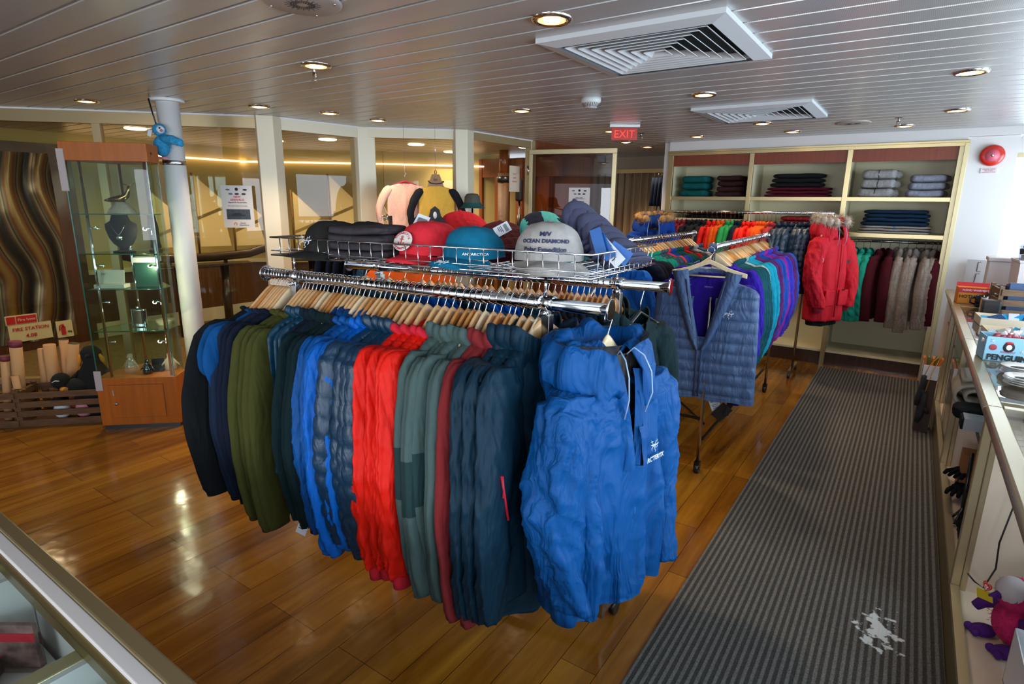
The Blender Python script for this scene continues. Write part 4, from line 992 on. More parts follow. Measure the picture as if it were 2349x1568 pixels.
# down vest with the purple top underneath
vt = thing('down_vest', 'slate blue quilted down vest facing the camera over a purple top', 'vest', (-.955, 3.44, 1.33), R(6)); vt.scale = (1.2, 1.1, 1.22)
cutv = lambda x, y, z: (y < -.0 and abs(x) < .006 + .085 * max(0, (z + .47) / .37) ** .9 and z > -.47)
body_mesh(.70, .055, 1.12, .012, .5, 21, cut=cutv, neck=.095, flare=1.02).build('body', F['vestblue'], vt)
for s_ in (-1, 1):   # folded-open collar and lapels
    rows = []
    for i in range(15):
        v = i / 14; z = -.075 - .37 * v; w = .055 * (1 - v) ** .7 + .012; x0 = s_ * (.006 + .088 * (1 - v) ** .9)
        qd = .006 * abs(math.sin(v * 22))
        rows.append([(x0 - s_ * .004, -.055 - .02 * math.sin(v * PI) - .008 * 0, z), (x0 + s_ * w * .4, -.084 - .02 * v - qd, z - .006), (x0 + s_ * w, -.078 - .02 * v, z - .012), (x0 + s_ * w * .9, -.06, z - .01)])
    q = MB().loft(rows, closed_u=False, cap=False).build('lapel', F['vestblue'], vt)
MB().tube([(.098 * math.cos(R(a)), .04 * math.sin(R(a)) + .0, -.09 + .0) for a in range(-10, 191, 10)], .022, 10).build('collar', F['vestblue'], vt)
z = MB()
for s_ in (-1, 1): z.tube([(s_ * (.01 + .085 * max(0, (zz + .47) / .37) ** .9), -.075 - .015 * math.sin((-zz) * 4), zz) for zz in (-.12, -.2, -.3, -.4, -.47, -.55, -.69)], .004, 6)
z.build('zip', mat('vest_zip', '#2c3c5c', .5), vt)
for s_ in (-1, 1): MB().tube([(s_ * .155, -.07, -.43), (s_ * .195, -.062, -.58)], .004, 6).build('pocket_zip', zipm, vt)
bird(vt, (.115, -.082, -.27), (R(88), 0, 0), .05)
pt = thing('long_sleeve_shirt', 'violet long-sleeve top worn under the slate blue vest', 'shirt', (-.955, 3.475, 1.33), R(6)); pt.scale = (1.06, .9, 1.16)
body_mesh(.66, .030, .98, 0, .6, 22, neck=.07).build('body', F['purple'], pt)
for s_ in (-1, 1): sleeve_mesh(s_, .62, .7, .03, .058, .04, .01, .02, 0, 1.8, 23 + s_, bend=.04).build('sleeve', F['purple'], pt)
MB().tube([(.075 * math.cos(R(a)), .032 * math.sin(R(a)), -.103) for a in range(0, 360, 12)], .005, 8, closed=True).build('neckband', F['purple'], pt)
text('MEDIUM', .012, (0, -.034, -.17), (R(90), 0, 0), mat('faded_print', '#8f86c8', .6), pt)
hg = thing('wooden_hanger', 'pale flat wooden hanger with a crossbar inside the slate blue vest', 'hanger', (-.955, 3.44, 1.345), R(6))
MB().loft([[(x, -.012 + dy, z_ + dz) for dy, dz in ((-.007, -.013), (.007, -.013), (.007, .013), (-.007, .013))] for x, z_ in ((-.21, -.135), (-.12, -.112), (-.05, -.082), (0, -.062), (.05, -.082), (.12, -.112), (.21, -.135))], smooth=False).build('wood_arm', woodl, hg, bevel=.003)
MB().cyl((-.11, -.035, -.145), (.11, -.035, -.145), .005, 10).build('crossbar', woodl, hg)
MB().tube([(.02 * math.cos(R(200 - i * 20)), 0, .02 * math.sin(R(200 - i * 20))) for i in range(13)] + [(0, -.01, -.04), (0, -.012, -.055)], .0018, 6).build('hook', chrome, hg)
cardtag('swing_tag', (-.83, 3.42, .45), (R(-4), R(-25), R(10)), .06, .10, tagw, 'white swing tag hanging below the hem of the slate vest', group='vest tags').rotation_euler = (R(-4), R(-25), R(10))
for q in [o for o in bpy.data.objects if o.get('group') == 'vest tags']: q.location = (-.845, 3.42, .44)
cardtag('swing_tag', (-.80, 3.41, .40), (R(4), R(38), R(10)), .07, .11, tagk, 'black swing tag hanging below the hem of the slate vest', group='vest tags', bars=False)
cardtag('swing_tag', (-.765, 3.43, .44), (R(4), R(18), R(60)), .05, .12, tagk, 'narrow dark tag edge-on below the right of the vest hem', group='vest tags', bars=False)
# ---------------------------------------------------------------- third rack in front of the shelving
CA, CB = (-2.20, 6.05, 1.53), (-.70, 6.05, 1.54)
rk3 = rackthing('clothes_rack', 'long single-rail chrome rack standing in front of the shelving')
q = MB(); rail_tube(q, (CA[0] - .05, CA[1], CA[2]), (CB[0] + .08, CB[1], CB[2]), .013); q.build('rail', chrome2, rk3)
for x in (-2.12, -.80):
    MB().cyl((x, 6.05, .08), (x, 6.05, 1.53), .012, 12).build('post', chrome2, rk3)
    MB().bar((x, 5.85, .07), (x, 6.25, .07), .025).build('base_bar', chrome2, rk3)
    for yy in (5.86, 6.24): MB().cyl((x - .01, yy, .03), (x + .01, yy, .03), .028, 12).build('caster', black, rk3)
G('rustp', 'flannel_shirt', 'shirt', F['rust'], L=.62, T=.02, Ls=.5, collar=.05)
G('blkj', 'shell_jacket', 'jacket', F['charcoal'], L=.68, T=.022, Ls=.55, collar=.06, hood=.8)
G('redj', 'shell_jacket', 'jacket', F['red'], L=.64, T=.022, Ls=.55, collar=.06, hood=.8, trim=None)
G('orj', 'shell_jacket', 'jacket', F['orange'], L=.64, T=.022, Ls=.55, collar=.06, hood=.8)
G('kelly', 'shell_jacket', 'jacket', F['kelly'], L=.64, T=.022, Ls=.55, collar=.06, hood=.8)
G('nvp', 'down_jacket', 'jacket', F['downnavy'], L=.74, T=.036, Ls=.6, collar=.06, quilt=.009, hood=.9, r0=.09)
seqC = [('rustp', 'rust red plaid jacket', 3), ('blkj', 'charcoal black jacket', 4), ('redj', 'bright red jacket', 2), ('orj', 'orange jacket', 2), ('kelly', 'kelly green jacket', 2), ('ink_shell', 'dark navy jacket', 2), ('redj', 'tomato red jacket', 3), ('orj', 'vivid orange jacket', 3), ('rustp', 'dark red jacket', 2), ('nvp', 'navy blue shiny down jacket', 6)]
tC = [.10, .13, .16, .20, .23, .265, .30, .335, .365, .395, .42, .455, .48, .505, .53, .56, .58, .61, .635, .66, .68, .705, .73, .76, .80, .84, .875, .91, .945]
fill_rail(CA, CB, tC, seqC, -1, 'the long rear rack', jit=6, hkind=lambda i: 3)
# red parka with fur ruff
pk = thing('winter_parka', 'red winter parka with pale fur ruff at the right end of the long rack', 'parka', (-.60, 5.85, 1.49), R(58)); pk.scale = (.84, .95, 1)
body_mesh(.88, .085, .84, 0, 1.2, 31, neck=.08, flare=1.05).build('body', F['parka'], pk)
for s_ in (-1, 1):
    q = sleeve_mesh(s_, .60, .7, .055, .095, .055, .05, -.06 if s_ < 0 else -.09, 0, 1.6, 33 + s_, bend=.05, wid=.84).build('sleeve', F['parka'], pk)
    MB().tube([(s_ * .20, -.09, -.74), (s_ * .20, -.095, -.80)], [.045, .038], 14).build('cuff', fabric('parka_cuff', '#7d1522'), q)
big_hood(F['parka'], mat('parka_lining', '#4a3a34', .9), pk, .95, .03)
mb = MB()
for i in range(15):
    a = R(-60 + i * 21.5); furball(mb, (.165 * math.cos(a), .12 * math.sin(a) + .02, -.005 + .02 * math.sin(a)), .042, 150, .034, i, w=.0018)
    mb.sphere((.165 * math.cos(a), .12 * math.sin(a) + .02, -.005 + .02 * math.sin(a)), .038, 8, 6)
mb.build('fur_ruff', mat('fur_pale', '#b7a491', .95, vary=.5, vscale=30), pk)
MB().tube([(0, -.12, -.15), (0, -.135, -.4), (0, -.14, -.84)], .008, 6).build('storm_flap', F['parka'], pk)
for s_ in (-1, 1): MB().obox((s_ * .10, -.135, -.67), (.13, .02, .14)).build('pocket', F['parka'], pk, bevel=.008)
MB().obox((.165, -.10, -.36), (.06, .004, .025)).build('name_strip', black, pk)
q = MB(); rg = [[(r_ * math.cos(2 * PI * j / 24), 0, r_ * math.sin(2 * PI * j / 24)) for j in range(24)] for r_ in (.0005, .036)]; q.loft(rg, cap=False, smooth=False)
o = q.build('round_patch', mat('badge_white', '#e6e6ea', .7), pk, loc=(-.25, -.085, -.34), rot=(0, R(-6), R(-50)))
q = MB(); q.loft([[(r_ * math.cos(2 * PI * j / 24), -.001, r_ * math.sin(2 * PI * j / 24)) for j in range(24)] for r_ in (.028, .033)], cap=False, smooth=False); q.build('ring', mat('badge_red', '#b81c30', .7), o)
q = MB(); q.loft([[(r_ * math.cos(2 * PI * j / 24), -.0015, r_ * math.sin(2 * PI * j / 24)) for j in range(24)] for r_ in (.0005, .02)], cap=False, smooth=False); q.build('centre', mat('badge_blue', '#2a3f86', .7), o)
MB().obox((.08, -.147, -.60), (.04, .003, .012)).build('name_strip', black, pk)
body_mesh(.93, .05, .8, 0, .5, 35, neck=.06).build('snow_skirt', F['black'], pk)
hang(0, (-.60, 5.855, 1.525), R(62), 'wooden hanger inside the red parka on the long rack', 'end hangers')
# blue parka with tawny fur on the left end of the long rack
pk = thing('winter_parka', 'blue parka with tawny fur ruff at the left end of the long rack', 'parka', (-2.17, 5.70, 1.48), R(20))
body_mesh(.80, .07, .84, 0, 1.2, 41, neck=.08).build('body', F['cobalt'], pk)
for s_ in (-1, 1): sleeve_mesh(s_, .6, .7, .05, .09, .055, .04, -.04, 0, 1.5, 43 + s_, wid=.84).build('sleeve', F['cobalt'], pk)
big_hood(F['cobalt'], lining, pk, .95, .03)
mb = MB()
for i in range(15):
    a = R(-60 + i * 21.5); c_ = (.165 * math.cos(a), .12 * math.sin(a) + .02, .0 + .02 * math.sin(a)); furball(mb, c_, .038, 130, .036, 50 + i, w=.0016); mb.sphere(c_, .036, 8, 6)
mb.build('fur_ruff', furt, pk)
# garments in the right bay of the shelving
G('orchid', 'shell_jacket', 'jacket', F['orchid'], L=.80, T=.03, Ls=.6, collar=.06, hood=1.1)
G('jade', 'down_jacket', 'jacket', F['jade'], L=.72, T=.034, Ls=.66, collar=.06, fold=1.2, r0=.1, r1=.05)
G('wine', 'fleece_jacket', 'fleece', F['wine'], L=.76, T=.03, Ls=.62, collar=.07, zipper=zipm)
G('oat', 'fleece_jacket', 'fleece', F['oat'], L=.66, T=.026, Ls=.68, collar=.09, zipper=zipm, fold=.8)
KA, KBB = (-.59, 6.82, 1.275), (.23, 6.82, 1.275)
fill_rail(KA, KBB, [.05, .15, .23, .30, .41, .50, .59, .68, .76, .84, .91, .96], [('orchid', 'orchid purple hooded jacket', 1), ('jade', 'jade green insulated jacket', 3), ('wine', 'wine red bouclé fleece', 2), ('oat', 'oatmeal knitted fleece with crest', 5), ('wine', 'dark wine fleece', 1)], -1, 'the shelving rod', hkind=lambda i: 3, jit=10)
for o in list(bpy.data.objects):
    if o.get('label', '').startswith('oatmeal knitted fleece with crest'):
        for s_ in (-1,):
            c_ = MB().prism([(-.028, .03), (.028, .03), (.028, -.005), (0, -.036), (-.028, -.005)], 0, .003).build('crest', [mat('crest_blue', '#2a6ea4', .6)], o, loc=(.268, -.02, -.60), rot=(R(90), 0, R(90)))
            MB().prism([(-.016, .012), (.016, .012), (.0, -.02)], .003, .005).build('crest_peak', lettw, c_)
            MB().prism([(-.03, .031), (.03, .031), (.03, .046), (-.03, .046)], 0, .003).build('crest_band', lettk, c_)

# ---------------------------------------------------------------- four-way stand behind the front rack
st4 = rackthing('four_way_stand', 'chrome stand with sloping arms behind the left end of the front rack', 'clothes stand')
c4 = Vector((-3.05, 2.95, 0)); MB().cyl(c4 + Vector((0, 0, .06)), c4 + Vector((0, 0, 1.50)), .015, 12).build('pole', chrome2, st4)
MB().bar(c4 + Vector((-.3, 0, .05)), c4 + Vector((.3, 0, .05)), .03).bar(c4 + Vector((0, -.3, .05)), c4 + Vector((0, .3, .05)), .03).build('base', chrome2, st4)
A1, A2 = (-3.14, 2.97, 1.47), (-3.50, 3.32, 1.55); MB().cyl(c4 + Vector((0, 0, 1.45)), A2, .009, 10).build('arm', chrome, st4)
A3, A4 = (-2.98, 2.88, 1.33), (-2.62, 2.72, 1.28); MB().cyl(c4 + Vector((0, 0, 1.34)), A4, .009, 10).build('arm', chrome, st4)
A5, A6 = (-3.14, 2.86, 1.36), (-3.42, 2.62, 1.30); MB().cyl(c4 + Vector((0, 0, 1.38)), A6, .009, 10).build('arm', chrome, st4)
fill_rail(A1, A2, [.1 + .09 * i for i in range(10)], [('ink_shell', 'dark navy jacket', 10)], -1, 'the high stand arm')
fill_rail(A5, A6, [.2 + .17 * i for i in range(5)], [('dnavy_long', 'black navy coat', 5)], 1, 'the left stand arm')
fill_rail(A3, A4, [.2 + .16 * i for i in range(5)], [('petrol_shell', 'petrol blue jacket', 2), ('ink_shell', 'ink navy jacket', 2), ('orange_shell', 'orange hooded jacket', 1)], 1, 'the right stand arm')
def painted_mirror_mat():  # the mirror's warped reflection is painted in as distorted colour bands
    M = bpy.data.materials.new('mirror_painted_reflection'); M.use_nodes = True; nt = M.node_tree; N = nt.nodes; L = nt.links; b = N['Principled BSDF']
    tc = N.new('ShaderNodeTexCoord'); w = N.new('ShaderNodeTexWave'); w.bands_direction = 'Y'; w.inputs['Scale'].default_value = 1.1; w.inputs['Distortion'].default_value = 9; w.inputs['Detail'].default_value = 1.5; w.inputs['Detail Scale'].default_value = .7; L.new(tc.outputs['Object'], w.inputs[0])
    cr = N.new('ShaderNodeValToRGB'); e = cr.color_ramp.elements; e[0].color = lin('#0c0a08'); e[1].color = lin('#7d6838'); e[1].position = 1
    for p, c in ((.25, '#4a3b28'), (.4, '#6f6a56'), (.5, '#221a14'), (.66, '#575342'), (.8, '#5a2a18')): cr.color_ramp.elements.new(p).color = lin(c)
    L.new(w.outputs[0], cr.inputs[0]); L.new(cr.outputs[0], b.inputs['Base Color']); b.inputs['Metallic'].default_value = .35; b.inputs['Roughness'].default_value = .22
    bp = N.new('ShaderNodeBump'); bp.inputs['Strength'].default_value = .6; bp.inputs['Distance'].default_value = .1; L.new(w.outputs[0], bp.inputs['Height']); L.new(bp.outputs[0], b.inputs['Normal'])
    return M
# ---------------------------------------------------------------- ceiling fittings
glowm = mat('lamp_glow', '#ffffff', .5, emit='#ffd2a0', estr=14)
glow2 = mat('diffuser_glow', '#ffffff', .5, emit='#fff0d8', estr=7)
ringc = mat('downlight_ring', '#d8d3c8', .12, 1)
def downlight(first=[None]):
    t = thing('downlight', '', 'ceiling light')
    MB().lathe([(.052, .002), (.056, -.010), (.070, -.012), (.077, -.006), (.078, 0)], 32).build('ring', ringc, t)
    MB().lathe([(.053, -.009), (.045, -.006), (.03, -.004), (.0005, -.003)], 24).build('reflector', mat('reflector_silver', '#e8d8c0', .12, 1, emit='#ffca90', estr=1.5), t)
    MB().lathe([(.0005, -.012), (.030, -.011), (.033, -.006)], 20).build('bulb', glowm, t)
    return t
dl0 = downlight(); nl = 0
DL = [(-1.23, 2.048, 'big near the large air vent at the top of the picture', 1), (-2.639, 2.075, 'above the sprinkler left of centre', 1), (-5.0, 1.93, 'at the far left before the glass wall', 1), (-4.12, 2.71, 'right of the white column', 1), (-3.93, 3.19, 'over the second glass pane', .8), (-3.90, 3.67, 'nearest the white window frame', .8), (-2.547, 3.84, 'left of the smoke detector', 1), (-1.203, 3.862, 'between the two air vents', 1),
      (.121, 3.911, 'at the right edge over the counter', .6), (.126, 5.341, 'over the far end of the counter', .6), (-1.172, 5.40, 'beside the far air vent', .9), (-2.5, 5.301, 'left of the exit sign', 1), (-1.061, 6.117, 'in front of the middle shelving bay', .5), (-1.931, 6.101, 'in front of the left shelving bay', .3), (-.197, 6.13, 'in front of the right shelving bay', .35), (-2.778, 6.283, 'behind the exit sign', .8), (-2.778, 6.91, 'nearest the curtain', .8)]
def lamp(loc, power, color=(1, .78, .52), spot=100):
    global nl
    l = bpy.data.lights.new('downlight_lamp', 'SPOT'); l.energy = power; l.color = color; l.spot_size = R(spot); l.spot_blend = .8; l.shadow_soft_size = .045
    o = bpy.data.objects.new('downlight_lamp', l); COL.objects.link(o); o.location = loc; nl += 1; return o
for i, (x, y, w, p) in enumerate(DL):
    lb = 'round chrome-ringed ceiling downlight ' + w
    o = dl0 if i == 0 else dup(dl0)
    o.location = (x, y, CEIL); o['label'] = lb; o['group'] = 'ceiling downlights'
    lamp((x, y, CEIL - .025), 50 * p)
def vent(loc, label):
    t = thing('air_vent', label, 'air vent', (loc[0], loc[1], loc[2] - .016))
    vm = mat('vent_white', '#c9c9c9', .45)
    fr = MB(); a, b = .39, .325
    for s_ in (-1, 1):
        fr.add([(-a, s_ * a, -.004), (a, s_ * a, -.004), (b, s_ * b, -.016), (-b, s_ * b, -.016)], [(0, 1, 2, 3) if s_ < 0 else (3, 2, 1, 0)])
        fr.add([(s_ * a, -a, -.004), (s_ * a, a, -.004), (s_ * b, b, -.016), (s_ * b, -b, -.016)], [(3, 2, 1, 0) if s_ < 0 else (0, 1, 2, 3)])
    fr.box(-a, -a, -.004, a, -b, .0155).box(-a, b, -.004, a, a, .0155).box(-a, -b, -.004, -b, b, .0155).box(b, -b, -.004, a, b, .0155)
    fr.build('frame', vm, t)
    MB().box(-b, -b, .0135, b, b, .0155).build('duct', mat('duct_dark', '#191714', .8), t)
    for k in range(7):
        r_ = .30 - k * .042; q = MB(); ro, zo, zi = r_, -.012, .0125; ri = r_ - .032
        P = [[(-ro, -ro, zo), (ro, -ro, zo), (ro, ro, zo), (-ro, ro, zo)], [(-ri, -ri, zi), (ri, -ri, zi), (ri, ri, zi), (-ri, ri, zi)]]
        for (u, v) in ((0, 1), (1, 2), (2, 3), (3, 0)):
            o_ = [P[0][u], P[0][v], P[1][v], P[1][u]]; q.add(o_ + [(x, y, z - .003) for x, y, z in o_], [(0, 1, 2, 3), (7, 6, 5, 4), (0, 4, 5, 1)])
        q.build('louvre', vm, t)
    return t
vent((-1.037, 2.637, CEIL), 'large square white air vent with nested louvres at the top of the picture')
vent((-1.05, 4.74, CEIL), 'smaller-looking square white air vent further back in the ceiling')
def speaker(loc, label):
    t = thing('ceiling_speaker', label, 'speaker', loc)
    sm = mat('speaker_plate', '#a89c94', .5, .2)
    MB().lathe([(.0005, -.010), (.12, -.010), (.132, -.006), (.134, 0)], 40).build('plate', sm, t)
    q = MB()
    for k in range(36):
        a = k * PI / 18; r0, r1 = (.02, .045) if k % 2 else (.03, .06)
        for (ra, rb) in ((r0, r0 + .012), (r0 + .016, r1)): q.bar((ra * math.cos(a), ra * math.sin(a), -.0105), (rb * math.cos(a), rb * math.sin(a), -.0105), .0022, .001)
    q.build('slots', black, t)
    q = MB()
    for k in range(4): q.sphere((.115 * math.cos(k * PI / 2 + .5), .115 * math.sin(k * PI / 2 + .5), -.011), .004, 8, 5)
    q.build('screws', chrome, t)
speaker((-1.87, 1.43, CEIL), 'round slotted ceiling speaker plate at the top left of the ceiling'); speaker((-.542, 5.72, CEIL), 'round flat speaker plate in the ceiling near the shelving')
def sprinkler(loc, label):
    t = thing('sprinkler_head', label, 'sprinkler', loc, 0, 'sprinkler heads')
    MB().lathe([(.0005, -.004), (.03, -.004), (.032, 0)], 20).build('escutcheon', chrome2, t)
    MB().cyl((0, 0, 0), (0, 0, -.03), .008, 10).tube([(-.011, 0, -.022), (-.011, 0, -.05), (0, 0, -.058), (.011, 0, -.05), (.011, 0, -.022)], .003, 6).lathe([(.0005, -.06), (.016, -.062), (.016, -.064), (.0005, -.064)], 14).build('body', chrome2, t)
sprinkler((-2.70, 2.11, CEIL), 'chrome sprinkler head below the downlight left of centre'); sprinkler((-.222, 5.588, CEIL), 'chrome sprinkler head before the right shelving bay'); sprinkler((-2.32, 5.596, CEIL), 'chrome sprinkler head just right of the exit sign')
t = thing('smoke_detector', 'white domed smoke detector on the ceiling in the centre', 'smoke detector', (-1.86, 3.62, CEIL)); plw = mat('plastic_white', '#c9c8c6', .4)
MB().lathe([(.0005, 0), (.062, 0), (.064, -.022), (.058, -.034), (.038, -.062), (.0005, -.064)], 32).build('housing', plw, t)
q = MB()
for k in range(28):
    a = 2 * PI * k / 28; q.bar((.058 * math.cos(a), .058 * math.sin(a), -.0345), (.041 * math.cos(a), .041 * math.sin(a), -.058), .003, .002)
q.build('slots', black, t)
t = thing('exit_sign', 'red translucent EXIT sign hanging from the ceiling', 'sign', (-2.20, 4.93, CEIL), R(31))
MB().box(-.13, -.02, -.028, .13, .02, 0).build('holder', mat('alu', '#b9b7b2', .3, .7), t, bevel=.003)
MB().box(-.112, -.004, -.13, .112, .004, -.028).build('panel', mat('exit_red', '#8a1206', .3, emit='#c21a08', estr=.25), t, bevel=.003)
text('EXIT', .088, (0, -.0055, -.083), (R(90), 0, 0), mat('exit_letters', '#ff4526', .4, emit='#ff3a1e', estr=.8), t, bold=-.0005)
MB().box(-2.62, 5.2, CEIL - .012, -2.45, 5.26, CEIL).build('ceiling_hatch', mat('hatch_beige', '#9a8a78', .5)); tag(bpy.data.objects['ceiling_hatch'], 'small flat beige ceiling hatch behind the exit sign', 'hatch')
bpy.data.objects['ceiling_hatch'].location = (.0, .12, 0)
# ---------------------------------------------------------------- alarm bell and notice on the pier
t = thing('alarm_bell', 'round red alarm bell on the right wall beside the shelving', 'alarm bell', (.452, 6.6, 2.04), 0, rot=(R(90), 0, 0))
MB().lathe([(.0005, .0), (.078, .0), (.088, .02), (.083, .036), (.066, .044), (.0005, .046)], 40).build('gong', mat('alarm_red', '#c3200f', .3, coat=.5), t)
MB().lathe([(.05, .045), (.05, .0475), (.0005, .0475)], 30).build('centre_label', mat('alarm_pink', '#cf5c6c', .4), t)
MB().sphere((0, 0, .049), .012, 12, 8, (1, 1, .6)).build('screw', chrome, t)
t = MB().box(.395, 6.592, 1.895, .505, 6.6, 1.935).build('notice_plate', mat('notice_paper', '#d5cbcb', .6)); tag(t, 'small white notice plate under the red alarm bell', 'sign')
for i, s_ in enumerate(('GENERAL ALARM', 'FIRE ALARM', 'EMERGENCY STOP')): text(s_, .011, (.45, 6.5915, 1.927 - .012 * i), (R(90), 0, 0), lettr, t)
# ---------------------------------------------------------------- white column, strap and toy
o = thing('column', 'round white column beside the glass display case', 'column', (-4.42, 2.20, 0))
MB().cyl((0, 0, 0), (0, 0, CEIL), .073, 32).build('shaft', white, o); MB().cyl((0, 0, CEIL - .02), (0, 0, CEIL), .108, 32).build('collar', white, o)
for z in (1.83, .155):
    MB().lathe([(.0745, z), (.0765, z + .004), (.0765, z + .026), (.0745, z + .03)], 32).box(-.11, -.05, z + .004, -.07, -.02, z + .026).build('steel_band', chrome2, o)
t = thing('plush_toy', 'fluffy blue and white bird plush hanging on the white column', 'plush toy', (-4.36, 2.10, 1.95), R(25))
pbl = mat('plush_blue', '#2f93c4', .95, vary=.35, vscale=60); pwh = mat('plush_white', '#d3dbe0', .95); ppk = mat('plush_pink', '#d98ba0', .9)
q = MB().sphere((0, 0, 0), .055, 16, 12, (.95, .9, 1.25)); furball(q, (0, 0, 0), .062, 700, .012, 7); q.build('body', pbl, t)
q = MB().sphere((-.005, 0, .105), .042, 16, 12); furball(q, (-.005, 0, .105), .043, 500, .010, 8); q.build('head', pbl, t)
MB().sphere((.022, -.022, .105), .026, 12, 8).build('face', pwh, t); MB().sphere((.036, -.046, .112), .006, 8, 6).build('eye', black, t)
MB().tube([(.038, -.035, .098), (.07, -.05, .094)], [.010, .002], 8).build('beak', ppk, t)
q = MB().tube([(.02, -.01, .045), (.09, -.01, .04), (.15, -.01, .022), (.165, -.01, .0)], [.03, .03, .024, .012], 14); furball(q, (.08, -.01, .04), .035, 250, .014, 9); furball(q, (.14, -.01, .025), .026, 200, .014, 10); q.build('wing', pbl, t)
for s_ in (-1, 1): MB().sphere((s_ * .022 + .005, -.02, -.08), .02, 12, 8, (1.1, 1.2, .5)).build('foot', ppk, t)
q = MB().obox((-.065, -.02, .085), (.03, .002, .045), rot=Matrix.Rotation(R(20), 3, 'Y')).build('paper_tag', tagw, t)
MB().tube([(-.02, 0, .13), (-.05, .01, .22), (-.075, .02, .31)], .005, 6).build('hanging_cord', black, t)
# ---------------------------------------------------------------- octagonal glass display case
cwood = mat('cherry_veneer', '#a3550f', .4, vary=.18, vscale=4, stretch=(8, 8, .6), spec=.3)
dc = thing('display_case', 'tall hexagonal glass display case on a cherry wood base', 'display case', (-4.556, 1.557, 0), R(43))
W_, D_ = .52, .40
hexp = [(0, 0), (W_, 0), (W_ + .0, .17), (W_ - .14, D_), (.14, D_), (0, .17)]
def inset(p, e): 
    cx, cy_ = W_ / 2, D_ / 2; return [(x + (cx - x) * e, y + (cy_ - y) * e) for x, y in p]
MB().prism(inset(hexp, .04), 0.0, .03).build('plinth', black, dc)
MB().prism(hexp, .03, .375).build('base_cabinet', cwood, dc, bevel=.002)
q = MB().box(.075, -.004, .085, .43, .0, .325).build('door', cwood, dc)
MB().box(.073, -.002, .083, .432, -.0005, .327).build('door_gap', black, q)
MB().box(.10, -.007, .25, .108, -.003, .29).build('lock_plate', chrome2, q); MB().lathe([(.0005, .012), (.009, .012), (.010, 0)], 16).build('knob', chrome2, q, loc=(.115, -.004, .19), rot=(R(90), 0, 0))
MB().prism(hexp, 1.83, 1.945).build('canopy', cwood, dc, bevel=.002)
MB().cyl((W_ + .001, .06, 1.885), (W_ + .003, .06, 1.885), .009, 14).build('canopy_lock', black, dc)
cg = glassmat('case_glass', '#eaf5f0', 1.0, ior=1.28)
gi = inset(hexp, .05)
for i in range(6):
    a, b = gi[i], gi[(i + 1) % 6]
    if i == 0: a, b = (a[0], a[1]), (b[0], b[1])
    MB().bar((a[0], a[1], 1.103), (b[0], b[1], 1.103), .005, 1.454).build('glass_pane', cg, dc)
ged = mat('glass_edge_green', '#0d5a4c', .15, spec=.8)
for p in gi[:2]: MB().box(p[0] - .003, p[1] - .004, .376, p[0] + .003, p[1] + .002, 1.83).build('glass_edge', ged, dc)
for p in ((.085, .05), (W_ - .045, .05), (.19, D_ - .06), (W_ - .17, D_ - .06)):
    MB().cyl((p[0], p[1], .376), (p[0], p[1], 1.83), .009, 12).build('chrome_pole', chrome, dc)
SHZ = (.70, .99, 1.23, 1.49)
sg = glassmat('shelf_glass', '#d9efe8', 1.0)
for z in SHZ:
    q = MB().prism(inset(hexp, .12), z, z + .006).build('glass_shelf', sg, dc)
    e = inset(hexp, .12); MB().tube([(x, y, z + .003) for x, y in e], .0032, 6, closed=True).build('shelf_edge', ged, q)
bulbm = mat('case_bulb', '#ffffff', .4, emit='#ffd9a8', estr=25)
for i, z in enumerate((.62, .90, 1.15, 1.40)):
    for x, s_ in ((.085, 1), (W_ - .045, -1)):
        q = MB().tube([(x, .05, z), (x + s_ * .035, .05, z + .005), (x + s_ * .05, .06, z + .0)], [.005, .006, .012], 10).build('spotlight', chrome, dc)
        MB().sphere((x + s_ * .058, .066, z - .002), .010, 12, 8).build('bulb', bulbm if s_ < 0 else glassmat('bulb_glass', '#ffffff', 1), q)
    l = bpy.data.lights.new('case_lamp', 'POINT'); l.energy = 1.6; l.color = (1, .8, .55); l.shadow_soft_size = .012
    o = bpy.data.objects.new('case_lamp', l); COL.objects.link(o); o.parent = dc; o.location = (W_ - .1, .08, z - .02)
tape = mat('frosted_tape', '#a99b98', .6)
MB().box(-.012, -.006, 1.64, .03, .002, 1.90).build('tape_strip', tape, dc); MB().box(-.002, -.007, .29, .042, .0, .43).build('tape_strip', tape, dc)
M43 = Matrix.Translation((-4.556, 1.557, 0)) @ Matrix.Rotation(R(43), 4, 'Z')
def cw(x, y, z): return M43 @ Vector((x, y, z))
# things on the shelves of the case
t = thing('whale_figure', 'gilded whale sculpture on a pale rock, top shelf of the case', 'figurine', cw(.25, .16, 1.497), R(43)); bz = mat('bronze_polished', '#a07a4a', .15, 1)
MB().tube([(-.10, 0, .085), (-.06, 0, .09), (0, 0, .095), (.045, 0, .12), (.06, 0, .16), (.062, 0, .185)], [.004, .016, .026, .018, .010, .006], 14).build('body', bz, t)
MB().tube([(.03, -.005, .195), (.062, 0, .185), (.10, .005, .20)], [.003, .009, .003], 8, flat=.5).build('tail', bz, t)
q = MB().lathe([(.085, 0), (.07, .03), (.05, .055), (.035, .075), (.0005, .078)], 14, sx=1, sy_=.6); q.v = [(x + .015 * nz(x * 60, y * 60, z * 60), y + .01 * nz(y * 50, z * 60, 3), z) for x, y, z in q.v]; q.build('rock', mat('pale_rock', '#b89c8c', .7, bump=.5), t)
